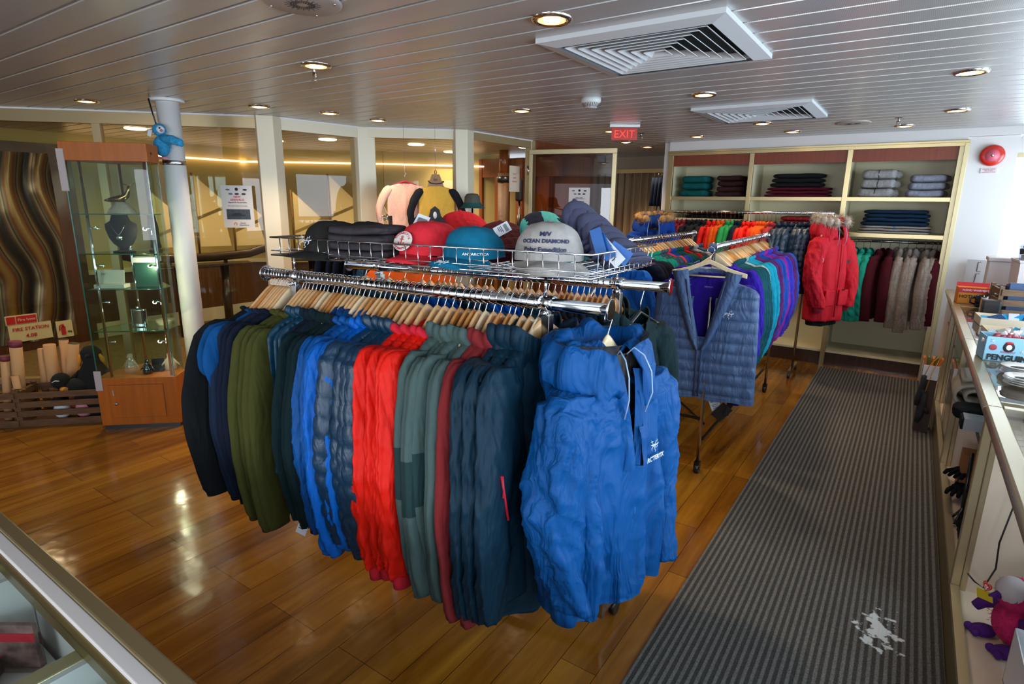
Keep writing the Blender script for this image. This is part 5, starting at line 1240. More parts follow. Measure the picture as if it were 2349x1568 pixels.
def bust(loc, label, rz):
    t = thing('necklace_bust', label, 'jewellery bust', loc, rz); vel = mat('black_velvet', '#0b0a0c', .9, sheen=.4)
    prof = [(-.115, .025, .03), (-.10, .03, .035), (-.08, .06, .03), (-.04, .085, .03), (.02, .10, .032), (.055, .10, .03), (.075, .065, .026), (.10, .055, .025), (.118, .05, .022), (.125, .03, .015)]
    MB().loft([[(w * math.cos(2 * PI * j / 28), d * math.sin(2 * PI * j / 28) - .12 * (z - .0) * .3, z + .135) for j in range(28)] for z, w, d in prof]).build('bust', vel, t)
    MB().lathe([(.07, 0), (.072, .008), (.03, .014), (.02, .03)], 28, sx=1, sy_=.6).build('foot', vel, t)
    return t
t = bust(cw(.24, .14, 1.237), 'black velvet bust with a silver pendant, second shelf of the case', R(43)); sv = mat('silver', '#c8c4c0', .2, 1)
MB().tube([(-.055, -.035, .20), (-.02, -.048, .14), (.0, -.05, .115), (.02, -.048, .14), (.05, -.035, .20)], .0016, 6).build('chain', sv, t)
MB().lathe([(.0005, .003), (.016, .003), (.018, 0)], 20).build('pendant', sv, t, loc=(.003, -.052, .10), rot=(R(90), 0, 0))
bust(cw(.40, .24, 1.237), 'dark bust turned sideways behind the front necklace bust', R(-20))
t = thing('card_stand', 'cream card with a gold bird emblem, third shelf of the case', 'card', cw(.15, .10, .997), R(43)); crd = mat('cream_card', '#cfc6b4', .6)
MB().obox((0, 0, .075), (.17, .004, .095), rot=Matrix.Rotation(R(-12), 3, 'X')).build('card', crd, t); bird(t, (-.04, -.014, .095), (R(78), 0, 0), .028, bz); MB().obox((0, 0, .014), (.19, .09, .026)).build('base_box', crd, t, bevel=.002)
t = thing('gift_box', 'open dark green gift box with a white lid, third shelf of the case', 'box', cw(.36, .16, .997), R(50))
MB().box(-.07, -.03, 0, .07, .05, .17).build('box', mat('green_card', '#0c3a30', .5), t, bevel=.002); MB().box(-.09, .05, 0, -.072, .07, .2).box(-.08, -.04, .171, .08, .06, .205).build('lid', mat('white_card', '#ddd6cf', .5), t, bevel=.002)
t = thing('hip_flask', 'polished steel hip flask, lowest glass shelf of the case', 'flask', cw(.26, .16, .707), R(43))
MB().loft([[(.052 * math.copysign(abs(math.cos(a)) ** .5, math.cos(a)), .016 * math.sin(a) + .01 * math.cos(a) ** 2, z) for a in [2 * PI * j / 32 for j in range(32)]] for z in (.002, .006, .12, .126)]).build('body', chrome, t)
MB().cyl((0, 0, .126), (0, 0, .148), .010, 14).build('cap', chrome, t)
cry = glassmat('crystal', '#f6eee2', 1.4, .02, .12)
t = thing('glass_bowl', 'small cut-glass bowl, lowest glass shelf of the case', 'bowl', cw(.41, .19, .707)); MB().lathe([(.02, 0), (.04, .01), (.05, .035), (.046, .036), (.03, .012), (.0005, .01)], 12, smooth=False).build('body', cry, t)
t = thing('glass_bowl', 'cut-glass oval dish behind the small bowl in the case', 'bowl', cw(.39, .27, .707)); MB().lathe([(.02, 0), (.05, .012), (.065, .03), (.06, .031), (.03, .012), (.0005, .01)], 12, smooth=False).build('body', cry, t)
def glass_penguin(loc, label, m_, s=1.0, rz=0):
    t = thing('penguin_figurine', label, 'figurine', loc, rz, 'glass penguins'); t.scale = (s, s, s)
    MB().lathe([(.034, 0), (.042, .015), (.038, .05), (.024, .085), (.017, .10), (.019, .115), (.012, .13), (.0005, .133)], 16).build('body', m_, t)
    for s_ in (-1, 1): MB().tube([(s_ * .02, 0, .08), (s_ * .05, 0, .045), (s_ * .062, -.004, .03)], [.008, .006, .002], 8).build('wing', m_, t)
    MB().tube([(0, -.015, .115), (0, -.032, .112)], [.005, .001], 8).build('beak', m_, t)
glass_penguin(cw(.17, .15, .376), 'clear glass penguin at the left on the case base', cry, 1.05, R(30)); glass_penguin(cw(.42, .19, .376), 'frosted glass penguin at the right on the case base', glassmat('frosted', '#e9d9cc', 1.2, .2, .4), 1.0, R(50))
glass_penguin(cw(.30, .10, .376), 'dark glass penguin in the middle of the case base', mat('dark_glass', '#120c08', .05, spec=1), .8, R(40))
t = thing('gift_box', 'small open black box behind the dark glass penguin', 'box', cw(.34, .17, .376), R(60)); MB().box(-.04, -.03, 0, .04, .03, .035).build('box', black, t); MB().box(-.04, .03, .0, .04, .036, .085).build('lid', black, t)
# ---------------------------------------------------------------- wooden crates, poster tubes and penguin plush
cr_w = mat('crate_wood', '#5f3d1d', .7, vary=.4, vscale=12, stretch=(1, 8, 8), bump=.3, bscale=30)
def crate(name, a, b, h, slats, label, dep=.26, m_=None):
    a, b = Vector((*a, 0)), Vector((*b, 0)); d = (b - a); L_ = d.length; t = thing(name, label, 'crate', a, math.atan2(d.y, d.x)); m_ = m_ or cr_w
    sh = h / slats
    for yy in (0, dep):
        q = MB()
        for k in range(slats): q.box(0, yy - .006, k * sh + .008, L_, yy + .006, (k + 1) * sh - .018)
        q.build('slatted_side', m_, t)
    for xx in (.0, L_): 
        q = MB()
        for k in range(slats): q.box(xx - .006, 0, k * sh + .008, xx + .006, dep, (k + 1) * sh - .018)
        for yy in (.012, dep - .012): q.box(xx - .012, yy - .012, 0, xx + .012, yy + .012, h)
        q.build('slatted_end', m_, t)
    MB().box(0, 0, 0, L_, dep, .008).build('bottom', m_, t)
    return t
cd = Vector((.68, .73, 0)).normalized()
crate('wooden_crate', (-5.42, .87), (-5.08, 1.235), .27, 4, 'slatted wooden crate with cardboard tubes at the far left')
crate('wooden_crate', (-5.07, 1.245), (-4.66, 1.685), .27, 4, 'slatted wooden crate with penguin toys beside the display case', dep=.24)
card = mat('cardboard_tube', '#b98c5e', .8, bump=.1)
MC = Matrix.Translation((-5.42, .87, 0)) @ Matrix.Rotation(R(47), 4, 'Z')
for i, (x, y, r_, h, lx, cap_, lb) in enumerate(((.385, .10, .027, .50, .05, 1, 'short cardboard poster tube with red print at the far left'), (.45, .13, .037, .60, .05, 1, 'tallest cardboard poster tube with a red end cap'), (.535, .30, .026, .50, .03, 0, 'slim cardboard tube behind the tallest one'), (.492, .08, .022, .36, -.01, 0, 'shortest cardboard tube, at the front of the far left crate'), (.60, .30, .039, .53, .02, 0, 'thick cardboard tube standing behind the crate join'), (.635, .37, .03, .55, .05, 2, 'cardboard tube with a clear cap behind the thick one'), (.675, .31, .036, .53, .10, 2, 'leaning cardboard tube with a shiny clear cap'))):
    p = MC @ Vector((x, y, .012)); e = MC @ Vector((x + lx, y, h)); t = thing('poster_tube', lb, 'tube', p, 0, 'poster tubes'); v = e - p
    MB().cyl((0, 0, 0), v, r_, 20).build('tube', card, t)
    if cap_: MB().cyl(v * (.93 if cap_ == 1 else 1.0), v * 1.002, r_ * 1.01, 20).build('label_band' if cap_ == 1 else 'clear_cap', mat('red_band', '#6d2036', .6) if cap_ == 1 else chrome2, t)
MC2 = Matrix.Translation((-5.07, 1.245, 0)) @ Matrix.Rotation(R(47), 4, 'Z')
plb = mat('plush_black', '#0c0a0a', .95, vary=.3, vscale=50); plo = mat('plush_orange', '#d98a1e', .9)
t = thing('penguin_plush', 'big black king penguin plush standing behind the crate', 'plush toy', MC2 @ Vector((.43, .17, .008)), R(47))
MB().lathe([(.06, 0), (.13, .04), (.145, .15), (.12, .28), (.08, .37), (.06, .41), (.07, .45), (.068, .49), (.04, .525), (.0005, .535)], 28, sx=1, sy_=.75).build('body', plb, t)
for s_ in (-1, 1): MB().tube([(s_ * .09, 0, .34), (s_ * .17, 0, .26), (s_ * .21, -.01, .16), (s_ * .19, -.02, .08)], [.03, .038, .034, .01], 14, flat=.5).build('flipper', plb, t)
for s_ in (-1, 1): MB().tube([(s_ * .062, -.02, .47), (s_ * .075, -.015, .43), (s_ * .085, .0, .38)], [.008, .016, .006], 10).build('neck_patch', plo, t)
MB().tube([(0, -.05, .47), (0, -.11, .465)], [.014, .004], 8).build('beak', plb, t)
t = thing('penguin_plush', 'small fluffy black penguin plush lying on top of the crate', 'plush toy', MC2 @ Vector((.24, .10, .25)), R(47))
q = MB().sphere((0, 0, .05), .06, 18, 12); furball(q, (0, 0, .05), .062, 700, .016, 12); q.build('head', plb, t); MB().sphere((.09, .02, .0), .075, 16, 10, (1.3, 1, .8)).build('body', plb, t)
MB().tube([(.02, -.04, .0), (.05, -.06, -.01)], [.02, .026], 10).build('foot', plo, t); MB().tube([(-.03, -.055, .055), (-.005, -.066, .07), (.02, -.06, .065)], .0035, 6).build('collar_ribbon', pwh, t)
for i, (x, cc, lb) in enumerate(((.22, pwh, 'white plush seen between the crate slats'), (.36, ppk, 'pink plush seen between the crate slats'))):
    t = thing('plush_toy', lb, 'plush toy', MC2 @ Vector((x, .10, .01)), 0, 'plush toys in the crate'); MB().sphere((0, 0, .07), .055, 14, 10, (1, 1, 1.2)).build('body', cc, t); MB().sphere((.0, -.02, .15), .035, 12, 8).build('head', plb, t); MB().tube([(0, -.05, .15), (0, -.075, .148)], [.008, .003], 8).build('beak', plo, t)
t = cardtag('swing_tag', MC2 @ Vector((.03, -.012, .285)), (R(60), 0, R(52)), .07, .04, mat('tag_yellow', '#c9b25a', .6), 'yellow printed tag hanging over the corner of the crates')
# ---------------------------------------------------------------- notices on the glass
def poster(A, d, w, h, zc, label, lines, rot):
    t = thing('notice_sheet', label, 'poster', A, rot)
    MB().box(-w / 2, -.002, -h / 2, w / 2, 0, h / 2).build('sheet', mat('notice_sheet_white', '#dcd6d4', .5), t)
    for j, (x, z) in enumerate(((-.28, .4), (0, .41), (.27, .4), (-.2, .30), (0, .30), (.22, .30))):
        MB().sphere((x * w, -.0025, z * h), w * .06, 12, 6, (1.2 if j != 1 else .9, .02, .5 if j != 1 else .9)).build('logo', lettk if j % 3 else mat('logo_grey', '#6a6a6e', .6), t)
    text('Aurora', .018, (.22 * w, -.004, .30 * h), (R(90), 0, 0), mat('logo_blue', '#1463a8', .6), t) if False else None
    for s_, z, sz, m_ in lines: text(s_, sz, (0, -.0032, z * h), (R(90), 0, 0), m_, t, bold=.0002)
    q = MB().box(-w * .38, -.0035, -h * .30, w * .38, -.002, -h * .06).build('photo', mat('photo_sea', '#3b4350', .5, vary=.3, vscale=30), t)
    MB().prism([(-w * .22, 0), (w * .2, 0), (w * .26, h * .03), (w * .1, h * .035), (w * .06, h * .07), (-w * .12, h * .07), (-w * .15, h * .035), (-w * .27, h * .03)], 0, .001).build('ship', mat('ship_dark', '#15171c', .5), q, loc=(0, -.0036, -h * .22), rot=(R(90), 0, 0))
    MB().tube([(.011 * math.cos(R(a)), 0, .011 * math.sin(R(a))) for a in range(-60, 240, 20)], .0028, 6).build('ring_logo', mat('logo_orange', '#e07a2c', .6), t, loc=(-w * .12, -.003, -h * .41))
    text('Quark', .016, (w * .12, -.0032, -h * .39), (R(90), 0, 0), lettk, t); text('Expeditions', .016, (w * .16, -.0032, -h * .435), (R(90), 0, 0), lettk, t)
    return t
poster((-4.715, 2.825, 1.54), 0, .245, .345, 0, 'white NEW ARRIVALS notice taped to the left glass wall', (('NEW', .23, .024, lettr), ('ARRIVALS!', .16, .024, lettr), ('Apparel & Accessories', .10, .016, lettk), ('We are pleased to bring you our new selection', .02, .008, lettk)), R(43.8))
# ---------------------------------------------------------------- corridor: fire point panel, models, curtain wall bits
def onwallX(x): return x
t = struct(MB().box(-7.69, .4, .0, -7.60, 2.70, 2.14), 'door_1', dwood)
MB().box(-7.62, .55, .10, -7.595, 2.50, 2.04).build('mirror_painted_reflection', painted_mirror_mat(), t)
def wtext(s_, sz, y, z, m_, p, x=-7.575): return text(s_, sz, (x, y, z), (R(90), 0, R(90)), m_, p, bold=.0006)
t = MB().box(-7.595, 1.90, .12, -7.58, 2.27, .30).build('fire_station_sign', mat('sign_cream', '#d8cfae', .6)); tag(t, 'white FIRE STATION 4.08 sign with red letters behind the glass', 'sign')
q1, q2 = wtext('FIRE STATION', .050, 2.09, .25, lettr, t), wtext('4.08', .056, 2.085, .175, lettr, t)
t = MB().box(-7.595, 1.89, .302, -7.58, 2.16, .40).build('fire_hose_sign', mat('sign_cream', '#d8cfae', .6)); tag(t, 'red Fire hose sign above the fire station sign', 'sign')
MB().box(-7.58, 1.90, .312, -7.575, 1.97, .39).box(-7.58, 1.98, .312, -7.575, 2.15, .39).build('red_field', lettr, t); wtext('Fire hose', .040, 2.065, .35, mat('sign_cream', '#d8cfae'), t, -7.573)
t = MB().box(-7.595, 2.31, .10, -7.58, 2.46, .28).build('extinguisher_sign', mat('sign_cream', '#d8cfae', .6)); tag(t, 'small white sign with a red fire extinguisher symbol', 'sign')
MB().box(-7.58, 2.35, .13, -7.574, 2.39, .22).cyl((-7.577, 2.37, .22), (-7.577, 2.37, .25), .010, 10).tube([(-7.575, 2.37, .245), (-7.575, 2.34, .235), (-7.575, 2.335, .18)], .005, 6).build('symbol', lettr, t); wtext('6kg', .03, 2.425, .16, lettk, t)
# ship models behind the glass
sail = mat('model_sail', '#cdbb8c', .8); rope = mat('model_rope', '#7a5a30', .8); hullm = mat('model_hull', '#2c1a10', .4, coat=.4)
def shipmodel(x, y, rz, label, s=1.0):
    t = thing('ship_model', label, 'ship model', (x, y, .86), rz); t.scale = (s, s, s)
    MB().loft([[(xx, w * math.copysign(abs(math.cos(a)) ** .6, math.cos(a)), .12 + h0 + .10 * min(0, math.sin(a))) for a in [2 * PI * j / 16 for j in range(16)]] for xx, w, h0 in ((-.75, .01, .06), (-.6, .06, .02), (-.2, .09, 0), (.2, .09, 0), (.6, .06, .03), (.8, .01, .09), (1.1, .004, .2))]).build('hull', hullm, t)
    for mx, mh in ((-.4, .85), (.05, 1.05), (.45, .9)):
        MB().cyl((mx, 0, .1), (mx, 0, mh), .012, 8).build('mast', rope, t)
        MB().add([(mx + .02, .0, mh - .02), (mx + .34, .015, mh - .34), (mx + .30, .02, mh - .38), (mx + .02, .012, mh - .50)], [(0, 1, 2, 3)]).add([(mx + .02, .012, mh - .54), (mx + .30, .02, mh - .42), (mx + .36, .02, .2), (mx + .02, .012, .2)], [(0, 1, 2, 3)]).build('sail', sail, t).modifiers.new('thick', 'SOLIDIFY').thickness = .004
    MB().box(-.5, -.15, -.02, .6, .15, .0).build('stand', hullm, t); MB().box(-.3, -.02, 0, -.26, .02, .12).box(.3, -.02, 0, .34, .02, .12).build('cradle', hullm, t)
    MB().cyl((-.2, 0, -.86), (-.2, 0, -.02), .05, 12).cyl((.3, 0, -.86), (.3, 0, -.02), .05, 12).build('pedestal', hullm, t)
shipmodel(-6.9, 3.55, R(70), 'model sailing ship with tall tan sails beyond the left glass wall', .98)
shipmodel(-6.35, 5.0, R(50), 'second model sailing ship beyond the middle glass pane', 1.02)
# pillars and door frames seen through the entrance
mb = MB()
for x, y, w in ((-5.35, 7.0, .07), (-4.92, 6.95, .09), (-4.25, 7.02, .09), (-4.62, 6.98, .05)):
    mb.box(x - w, y - .06, 0, x + w, y + .06, 2.2)
mb.box(-5.4, 6.95, 1.95, -4.0, 7.05, 2.2)
struct(mb, 'door_2', mwood)
struct(MB().box(-5.5, 7.25, 0, -3.7, 7.3, 2.2), 'wall_lobby', mat('lobby_yellow', '#cdb478', .6))
t = thing('column', 'brown textured pillar with a black collar beyond the entrance', 'column', (-4.62, 6.55, 0)); MB().cyl((0, 0, 0), (0, 0, 1.98), .075, 20).build('shaft', mat('brown_cladding', '#4d3218', .6, bump=.5, bscale=40), t); MB().lathe([(.08, 1.86), (.095, 1.87), (.095, 1.93), (.08, 1.94)], 20).build('collar', black, t); MB().cyl((0, 0, 1.98), (0, 0, CEIL), .06, 16).build('cap', mwood, t)
t = thing('loudspeaker', 'slim black loudspeaker on a stand seen through the entrance', 'speaker', (-4.33, 6.5, 0)); MB().box(-.045, -.04, 1.62, .045, .04, 1.90).build('cabinet', black, t, bevel=.02); MB().cyl((0, 0, .02), (0, 0, 1.62), .015, 10).cyl((0, 0, 1.2), (0, 0, 1.45), .028, 10).build('stand', black, t); MB().lathe([(.16, 0), (.16, .015), (.02, .02)], 20).build('foot', black, t)
t = thing('notice_sheet', 'cream notice on the glass beside the entrance hinge', 'poster', (-3.80, 5.60, 1.86), R(85)); MB().box(-.09, -.002, -.14, .09, 0, .14).build('sheet', mat('cream_sheet', '#dccbb4', .5), t)
for i, s_ in enumerate(('STAY', 'SAFE', 'WASH')): text(s_, .028, (0, -.003, .05 - .04 * i), (R(90), 0, 0), lettr, t)
# round diffusers of the corridor lights
dsk = None
for i, (x, y, lb) in enumerate(((-6.5, 2.9, 'beyond the left glass wall'), (-6.1, 3.0, 'beyond the left glass wall, nearer the post'), (-6.9, 1.7, 'over the mirror door'), (-5.6, 4.5, 'beyond the middle pane'), (-5.1, 5.4, 'above the hanging pink top'), (-4.9, 6.1, 'before the wooden pillars'), (-4.3, 5.3, 'just outside the entrance'), (-4.1, 6.3, 'at the lobby wall'), (-6.3, 4.3, 'in front of the second ship model'), (-5.4, 6.4, 'by the lobby corner'))):
    if dsk is None: dsk = thing('round_ceiling_light', '', 'ceiling light'); MB().lathe([(.0005, -.012), (.085, -.012), (.095, -.008), (.1, 0)], 28).build('diffuser', glow2, dsk); o = dsk
    else: o = dup(dsk)
    o.location = (x, y, CEIL); o['label'] = 'glowing round corridor ceiling light ' + lb; o['group'] = 'corridor ceiling lights'
    lamp((x, y, CEIL - .03), 42, (1, .80, .55), 150)
# ---------------------------------------------------------------- tops hanging in the window, hat
def kidtop(loc, rz, body_m, sleeve_m, label, name, group=None, s=.8):
    t = thing(name, label, 'top', loc, rz); t.scale = (s, s, s)
    body_mesh(.66, .018, .92, 0, .6, 61, neck=.08, flare=.98).build('body', body_m, t)
    for s_ in (-1, 1): sleeve_mesh(s_, .5, 0, .016, .052, .036, .10, .0, 0, 1.0, 62 + s_, wid=.90).build('sleeve', sleeve_m, t)
    return t
def wline(x, y, z0, z1, lb, h_label):
    pass
t = kidtop((-3.93, 4.0, 1.86), R(44), F['pinktee'], F['pinktee'], 'pale pink long-sleeve top hanging in the window', 'pink_top', s=.82)
hgp = thing('plastic_hanger', 'magenta hanger with the pale pink top in the window', 'hanger', (-3.93, 4.0, 1.80), R(44)); MB().tube([(-.17, 0, -.10), (-.10, 0, -.055), (0, 0, -.022), (.10, 0, -.055), (.17, 0, -.10)], [.006, .009, .010, .009, .006], 8).build('arm', mat('magenta_velvet', '#b1153f', .8), hgp); MB().tube([(0, 0, -.02), (0, 0, .03), (.012, 0, .05), (0, 0, .06), (0, 0, .47)], .0015, 6).build('wire', chrome, hgp)
t = kidtop((-3.70, 4.17, 1.84), R(44), F['yellow'], F['charcoal'], 'yellow top with black sleeves and a penguin print hanging in the window', 'raglan_top', s=.82)
q = MB().prism([(-.06, -.2), (-.075, -.1), (-.05, .0), (-.0, .04), (.05, .0), (.075, -.1), (.06, -.2)], 0, .004).build('penguin_print', lettk, t, loc=(-.02, -.035, -.38), rot=(R(90), 0, 0))
MB().lathe([(.0005, .002), (.03, .002), (.03, 0)], 20, sx=.7, sy_=1.3).build('print_belly', lettw, q, loc=(.0, -.06, .004))
MB().tube([(.085 * math.cos(R(a)), .036 * math.sin(R(a)), -.068 - .03 * max(0, -math.sin(R(a)))) for a in range(0, 360, 15)], .005, 6, closed=True).build('neckband', lettk, t)
hgp = thing('cardboard_hanger', 'kraft cardboard hanger card above the yellow penguin top', 'hanger', (-3.70, 4.165, 1.775), R(44)); MB().prism([(-.085, -.06), (.085, -.06), (.06, .0), (.035, .07), (-.035, .07), (-.06, 0)], 0, .004).build('card', mat('kraft', '#a97f5f', .8), hgp, rot=(R(90), 0, 0), loc=(0, 0, .0))
MB().tube([(0, 0, .05), (.01, 0, .09), (0, 0, .11), (-.01, 0, .09), (0, 0, .05)], .004, 6).build('loop', black, hgp); MB().cyl((0, 0, .11), (0, 0, .49), .0012, 6).build('wire', chrome, hgp)
bird(hgp, (0, -.006, .02), (R(90), 0, 0), .04, lettk)
t = thing('bucket_hat', 'grey and teal felt hat on a stand in the far window', 'hat', (-3.42, 4.35, 1.55), 0); MB().lathe([(.12, 0), (.10, .01), (.075, .05), (.07, .10), (.05, .125), (.0005, .13)], 24).build('felt', fabric('felt_grey', '#5b5a52'), t); MB().lathe([(.125, -.004), (.10, .012), (.08, .045)], 24).build('band', fabric('felt_teal', '#2b5a58'), t)
MB().cyl((0, 0, -1.55), (0, 0, .02), .008, 8).lathe([(.12, -1.55), (.12, -1.54), (.01, -1.53)], 20).build('stand', chrome2, t)
# ---------------------------------------------------------------- open glass door with its notice, curtain alcove
od = Vector((-2.70, 5.90, 0)); hd = Vector((-3.64, 5.66, 0)); dv = (od - hd).normalized(); ang_d = math.atan2(dv.y, dv.x)
gd = thing('glass_door', 'open glass door with a champagne metal frame and a taped notice', 'door', hd, ang_d); Ld = (od - hd).length
q = MB(); q.box(0, -.02, 2.12, Ld, .02, 2.17).box(0, -.02, .0, Ld, .02, .12).box(0, -.02, .12, .04, .02, 2.12).box(Ld - .045, -.02, .12, Ld, .02, 2.12); q.build('frame', goldp, gd, bevel=.003)
MB().box(.04, -.004, .12, Ld - .045, .004, 2.12).build('pane', glassmat('smoky_glass', '#d9cdbd', 1.0), gd)
for z in (.4, 1.2, 1.95): MB().cyl((-.01, -.02, z - .05), (-.01, -.02, z + .05), .012, 10).build('hinge', chrome2, gd)
MB().box(Ld - .2, -.03, 2.03, Ld - .12, -.0, 2.09).build('catch', black, gd)
pp = hd + dv * .58; poster((pp.x + .002, pp.y - .0065, 1.60), 0, .235, .335, 0, 'white notice with a ship photo taped to the open glass door', (('MEN & LADIES', .18, .012, lettk), ('SHOP HOURS POSTED DAILY', .145, .010, lettk), ('IN YOUR PROGRAM', .06, .012, lettk)), ang_d)
cur = mat('curtain_beige', '#a8977f', .9, bump=.1, crease=.3)
q = MB(); rows = []
for z in (0.02, .5, 1.0, 1.5, 2.0):
    rows.append([(-3.75 + 1.3 * i / 200, 7.9 + .035 * math.sin(i * .42 + .6 * math.sin(i * .05)) * (1.1 - z * .15) + .012 * math.sin(i * .9), z) for i in range(201)])
q.loft(rows, closed_u=False, cap=False); o = q.build('curtain', cur); o.modifiers.new('thick', 'SOLIDIFY').thickness = .004; tag(o, 'long beige pleated curtain across the fitting alcove', 'curtain')
o = MB().box(-3.78, 7.86, 2.0, -2.42, 7.94, 2.05).build('curtain_rail', goldp); tag(o, 'cream curtain rail above the beige curtain', 'curtain rail')
for o_ in ('curtain', 'curtain_rail'): bpy.data.objects[o_].location = (0, -.35, 0)
dnav = fabric('mitten_navy', '#101c30')
for i in range(4):
    t = thing('hanging_shorts', 'navy shorts on a hook by the alcove, %s from the left' % ORD[i], 'shorts', (-2.74 + .045 * i, 7.12, 1.62), R(80), 'navy shorts on the alcove hooks'); MB().loft([[(w * math.cos(a), .018 * math.sin(a), z) for a in [2 * PI * j / 16 for j in range(16)]] for z, w in ((.30, .05), (.2, .07), (.0, .09), (-.04, .09))]).build('cloth', dnav, t); MB().tube([(0, 0, .30), (0, 0, .34), (.01, 0, .36)], .003, 6).build('hook', chrome2, t)
t = thing('knit_bag', 'grey knitted bag with dark red letters hanging below the navy shorts', 'bag', (-2.66, 7.10, 1.18), R(75)); MB().box(-.13, -.03, 0, .13, .03, .30).build('body', fabric('bag_grey', '#6d6a6c', bump=.5), t, bevel=.02); MB().box(-.132, -.032, -.01, .132, .032, .05).build('dark_base', F['charcoal'], t); text('TTIX', .10, (0, -.034, .12), (R(90), 0, 0), mat('knit_red', '#5c1826', .9), t, bold=.003)
MB().tube([(-.06, 0, .30), (-.03, 0, .40), (0, 0, .44), (.03, 0, .40), (.06, 0, .30)], .008, 6).build('strap', F['charcoal'], t)
# string of small bulbs reflected by the posts is left to the glass itself
# ---------------------------------------------------------------- folded stacks on the shelves
def stack(x, y, z0, n, w, d, h, fm, desc, group, rz=0, **k):
    for i in range(n):
        folded('folded_fleece', '%s, %s from the top' % (desc, ORD[n - 1 - i]), 'folded clothes', group, (x + .006 * ((i * 7) % 3 - 1), y, z0 + (h + .001) * i), rz + R(((i * 5) % 3 - 1) * 2), w * (1 - .02 * i), d, h, fm, i + int(x * 10), **k)
ff = lambda k, c, **q: fabric(k, c, bump=.6, **q)
stack(-2.12, 6.83, 1.69, 3, .31, .30, .075, ff('fold_teal', '#0b5a58'), 'teal folded fleece in the left bay', 'teal folded fleeces')
stack(-1.73, 6.83, 1.69, 4, .30, .30, .055, ff('fold_brown', '#3d2420'), 'dark brown folded fleece in the left bay', 'brown folded fleeces')
stack(-1.06, 6.83, 1.69, 3, .62, .30, .032, ff('fold_wine', '#5a0f22'), 'wine red folded fleece in the middle bay', 'wine folded fleeces')
stack(-1.07, 6.82, 1.79, 3, .50, .28, .044, ff('fold_black', '#17191c'), 'black folded fleece on the wine ones in the middle bay', 'black folded fleeces')
gry = ff('fold_grey', '#9d9a98', vary=.2); gryb = ff('fold_bluegrey', '#9698a6', vary=.2)
stack(-.36, 6.80, 1.69, 3, .30, .30, .085, gry, 'pale grey folded fleece with black zip in the right bay', 'grey zip fleeces', stripe=zipm, cuff=gry)
stack(.03, 6.80, 1.69, 3, .29, .30, .068, gryb, 'blue-grey folded fleece in the right bay', 'blue-grey fleeces', cuff=ff('fold_taupe', '#5f5851'))
stack(-.17, 6.80, 1.355, 3, .60, .30, .024, ff('fold_stone', '#8d8784'), 'stone folded fleece with blue zip on the lower right shelf', 'stone folded fleeces', stripe=mat('zip_blue', '#1f6fb8', .5))
stack(-.17, 6.80, 1.43, 4, .55, .30, .036, ff('fold_navy', '#0b2740'), 'navy folded fleece on the lower right shelf', 'navy folded fleeces')
stack(-1.9, 6.85, 1.456, 2, .62, .28, .04, ff('fold_blk2', '#121214'), 'black folded jacket on the lower left shelf', 'black folded jackets')
stack(-.98, 6.85, 1.361, 3, .45, .28, .045, ff('fold_plaid', '#8c1c26', vary=.3), 'red plaid folded blanket on the lower middle shelf', 'red plaid blankets')
# ---------------------------------------------------------------- right-hand glass counter
ctr = mat('counter_interior', '#d9c2ac', .5); lam = mat('counter_base_trim', '#7c6a3e', .35, .6)
cg2 = glassmat('counter_glass', '#f4f8f6', 1.0)
XA, XB = .31, 1.10
YS = (-.35, 1.30, 2.65, 4.0, 5.35, 6.45)
NMS = ('nearest section of the right glass counter, plush toys inside', 'second section of the right glass counter from the front', 'middle section of the right glass counter, folded scarf inside', 'fourth section of the right glass counter from the front', 'far end section of the right glass counter by the shelving')
for i in range(5):
    y0, y1 = YS[i], YS[i + 1]
    t = thing('glass_counter', NMS[i], 'display counter', (XA, y0, 0)); Lc = y1 - y0; wd = XB - XA
    MB().box(.0, .0, .0, .03, Lc, .14).build('kick_board', lam, t); MB().box(.03, 0, .0, wd, Lc, .15).build('floor_panel', ctr, t)
    MB().box(wd - .02, 0, .15, wd, Lc, .88).build('back_panel', ctr, t)
    MB().box(.05, -.009, .15, wd - .02, .009, .86).build('side_panel', ctr, t)
    q = MB()
    for k in range(22): q.cyl((.12, .010, .22 + .028 * k), (.12, .0115, .22 + .028 * k), .004, 8)
    q.build('peg_holes', black, t)
    if i == 4: MB().box(.02, Lc - .015, .15, wd - .02, Lc, .86).build('end_panel', ctr, t)
    fr = mat('champagne_anodised', '#b9a888', .28, .75)
    MB().box(-.002, -.0, .865, .045, Lc - .003, .90).cyl((.004, 0, .882), (.004, Lc - .003, .882), .017, 14).build('top_rail', fr, t, bevel=.004)
    MB().box(.045, -.02, .875, wd, .02, .902).build('cross_rail', fr, t, bevel=.003)
    MB().box(.0, -.018, .14, .03, -.004, .87).box(.0, .004, .14, .03, .018, .87).box(.03, -.02, .14, .05, .02, .87).build('mullion', fr, t, bevel=.003)
    MB().box(.0, .02, .14, .03, Lc - .02, .165).build('bottom_rail', fr, t)
    MB().box(.045, .02, .894, wd, Lc - .02, .900).build('top_glass', cg2, t)
    if i == 3: MB().box(.012, .03, .165, .018, Lc * .5, .865).build('front_glass', cg2, t)
    if i >= 2: q = MB().box(.06, .02, .60, .42, Lc - .02, .606).build('glass_shelf', cg2, t)
    if i >= 2: MB().box(.05, .02, .598, .06, Lc - .02, .608).build('shelf_edge', mat('dark_edge', '#2c302e', .2), q)
    if i >= 2: MB().box(.28, .02, .86, wd, Lc - .02, .872).build('display_mat', mat('white_liner', '#d3cdc8', .8, bump=.3, bscale=150), t)
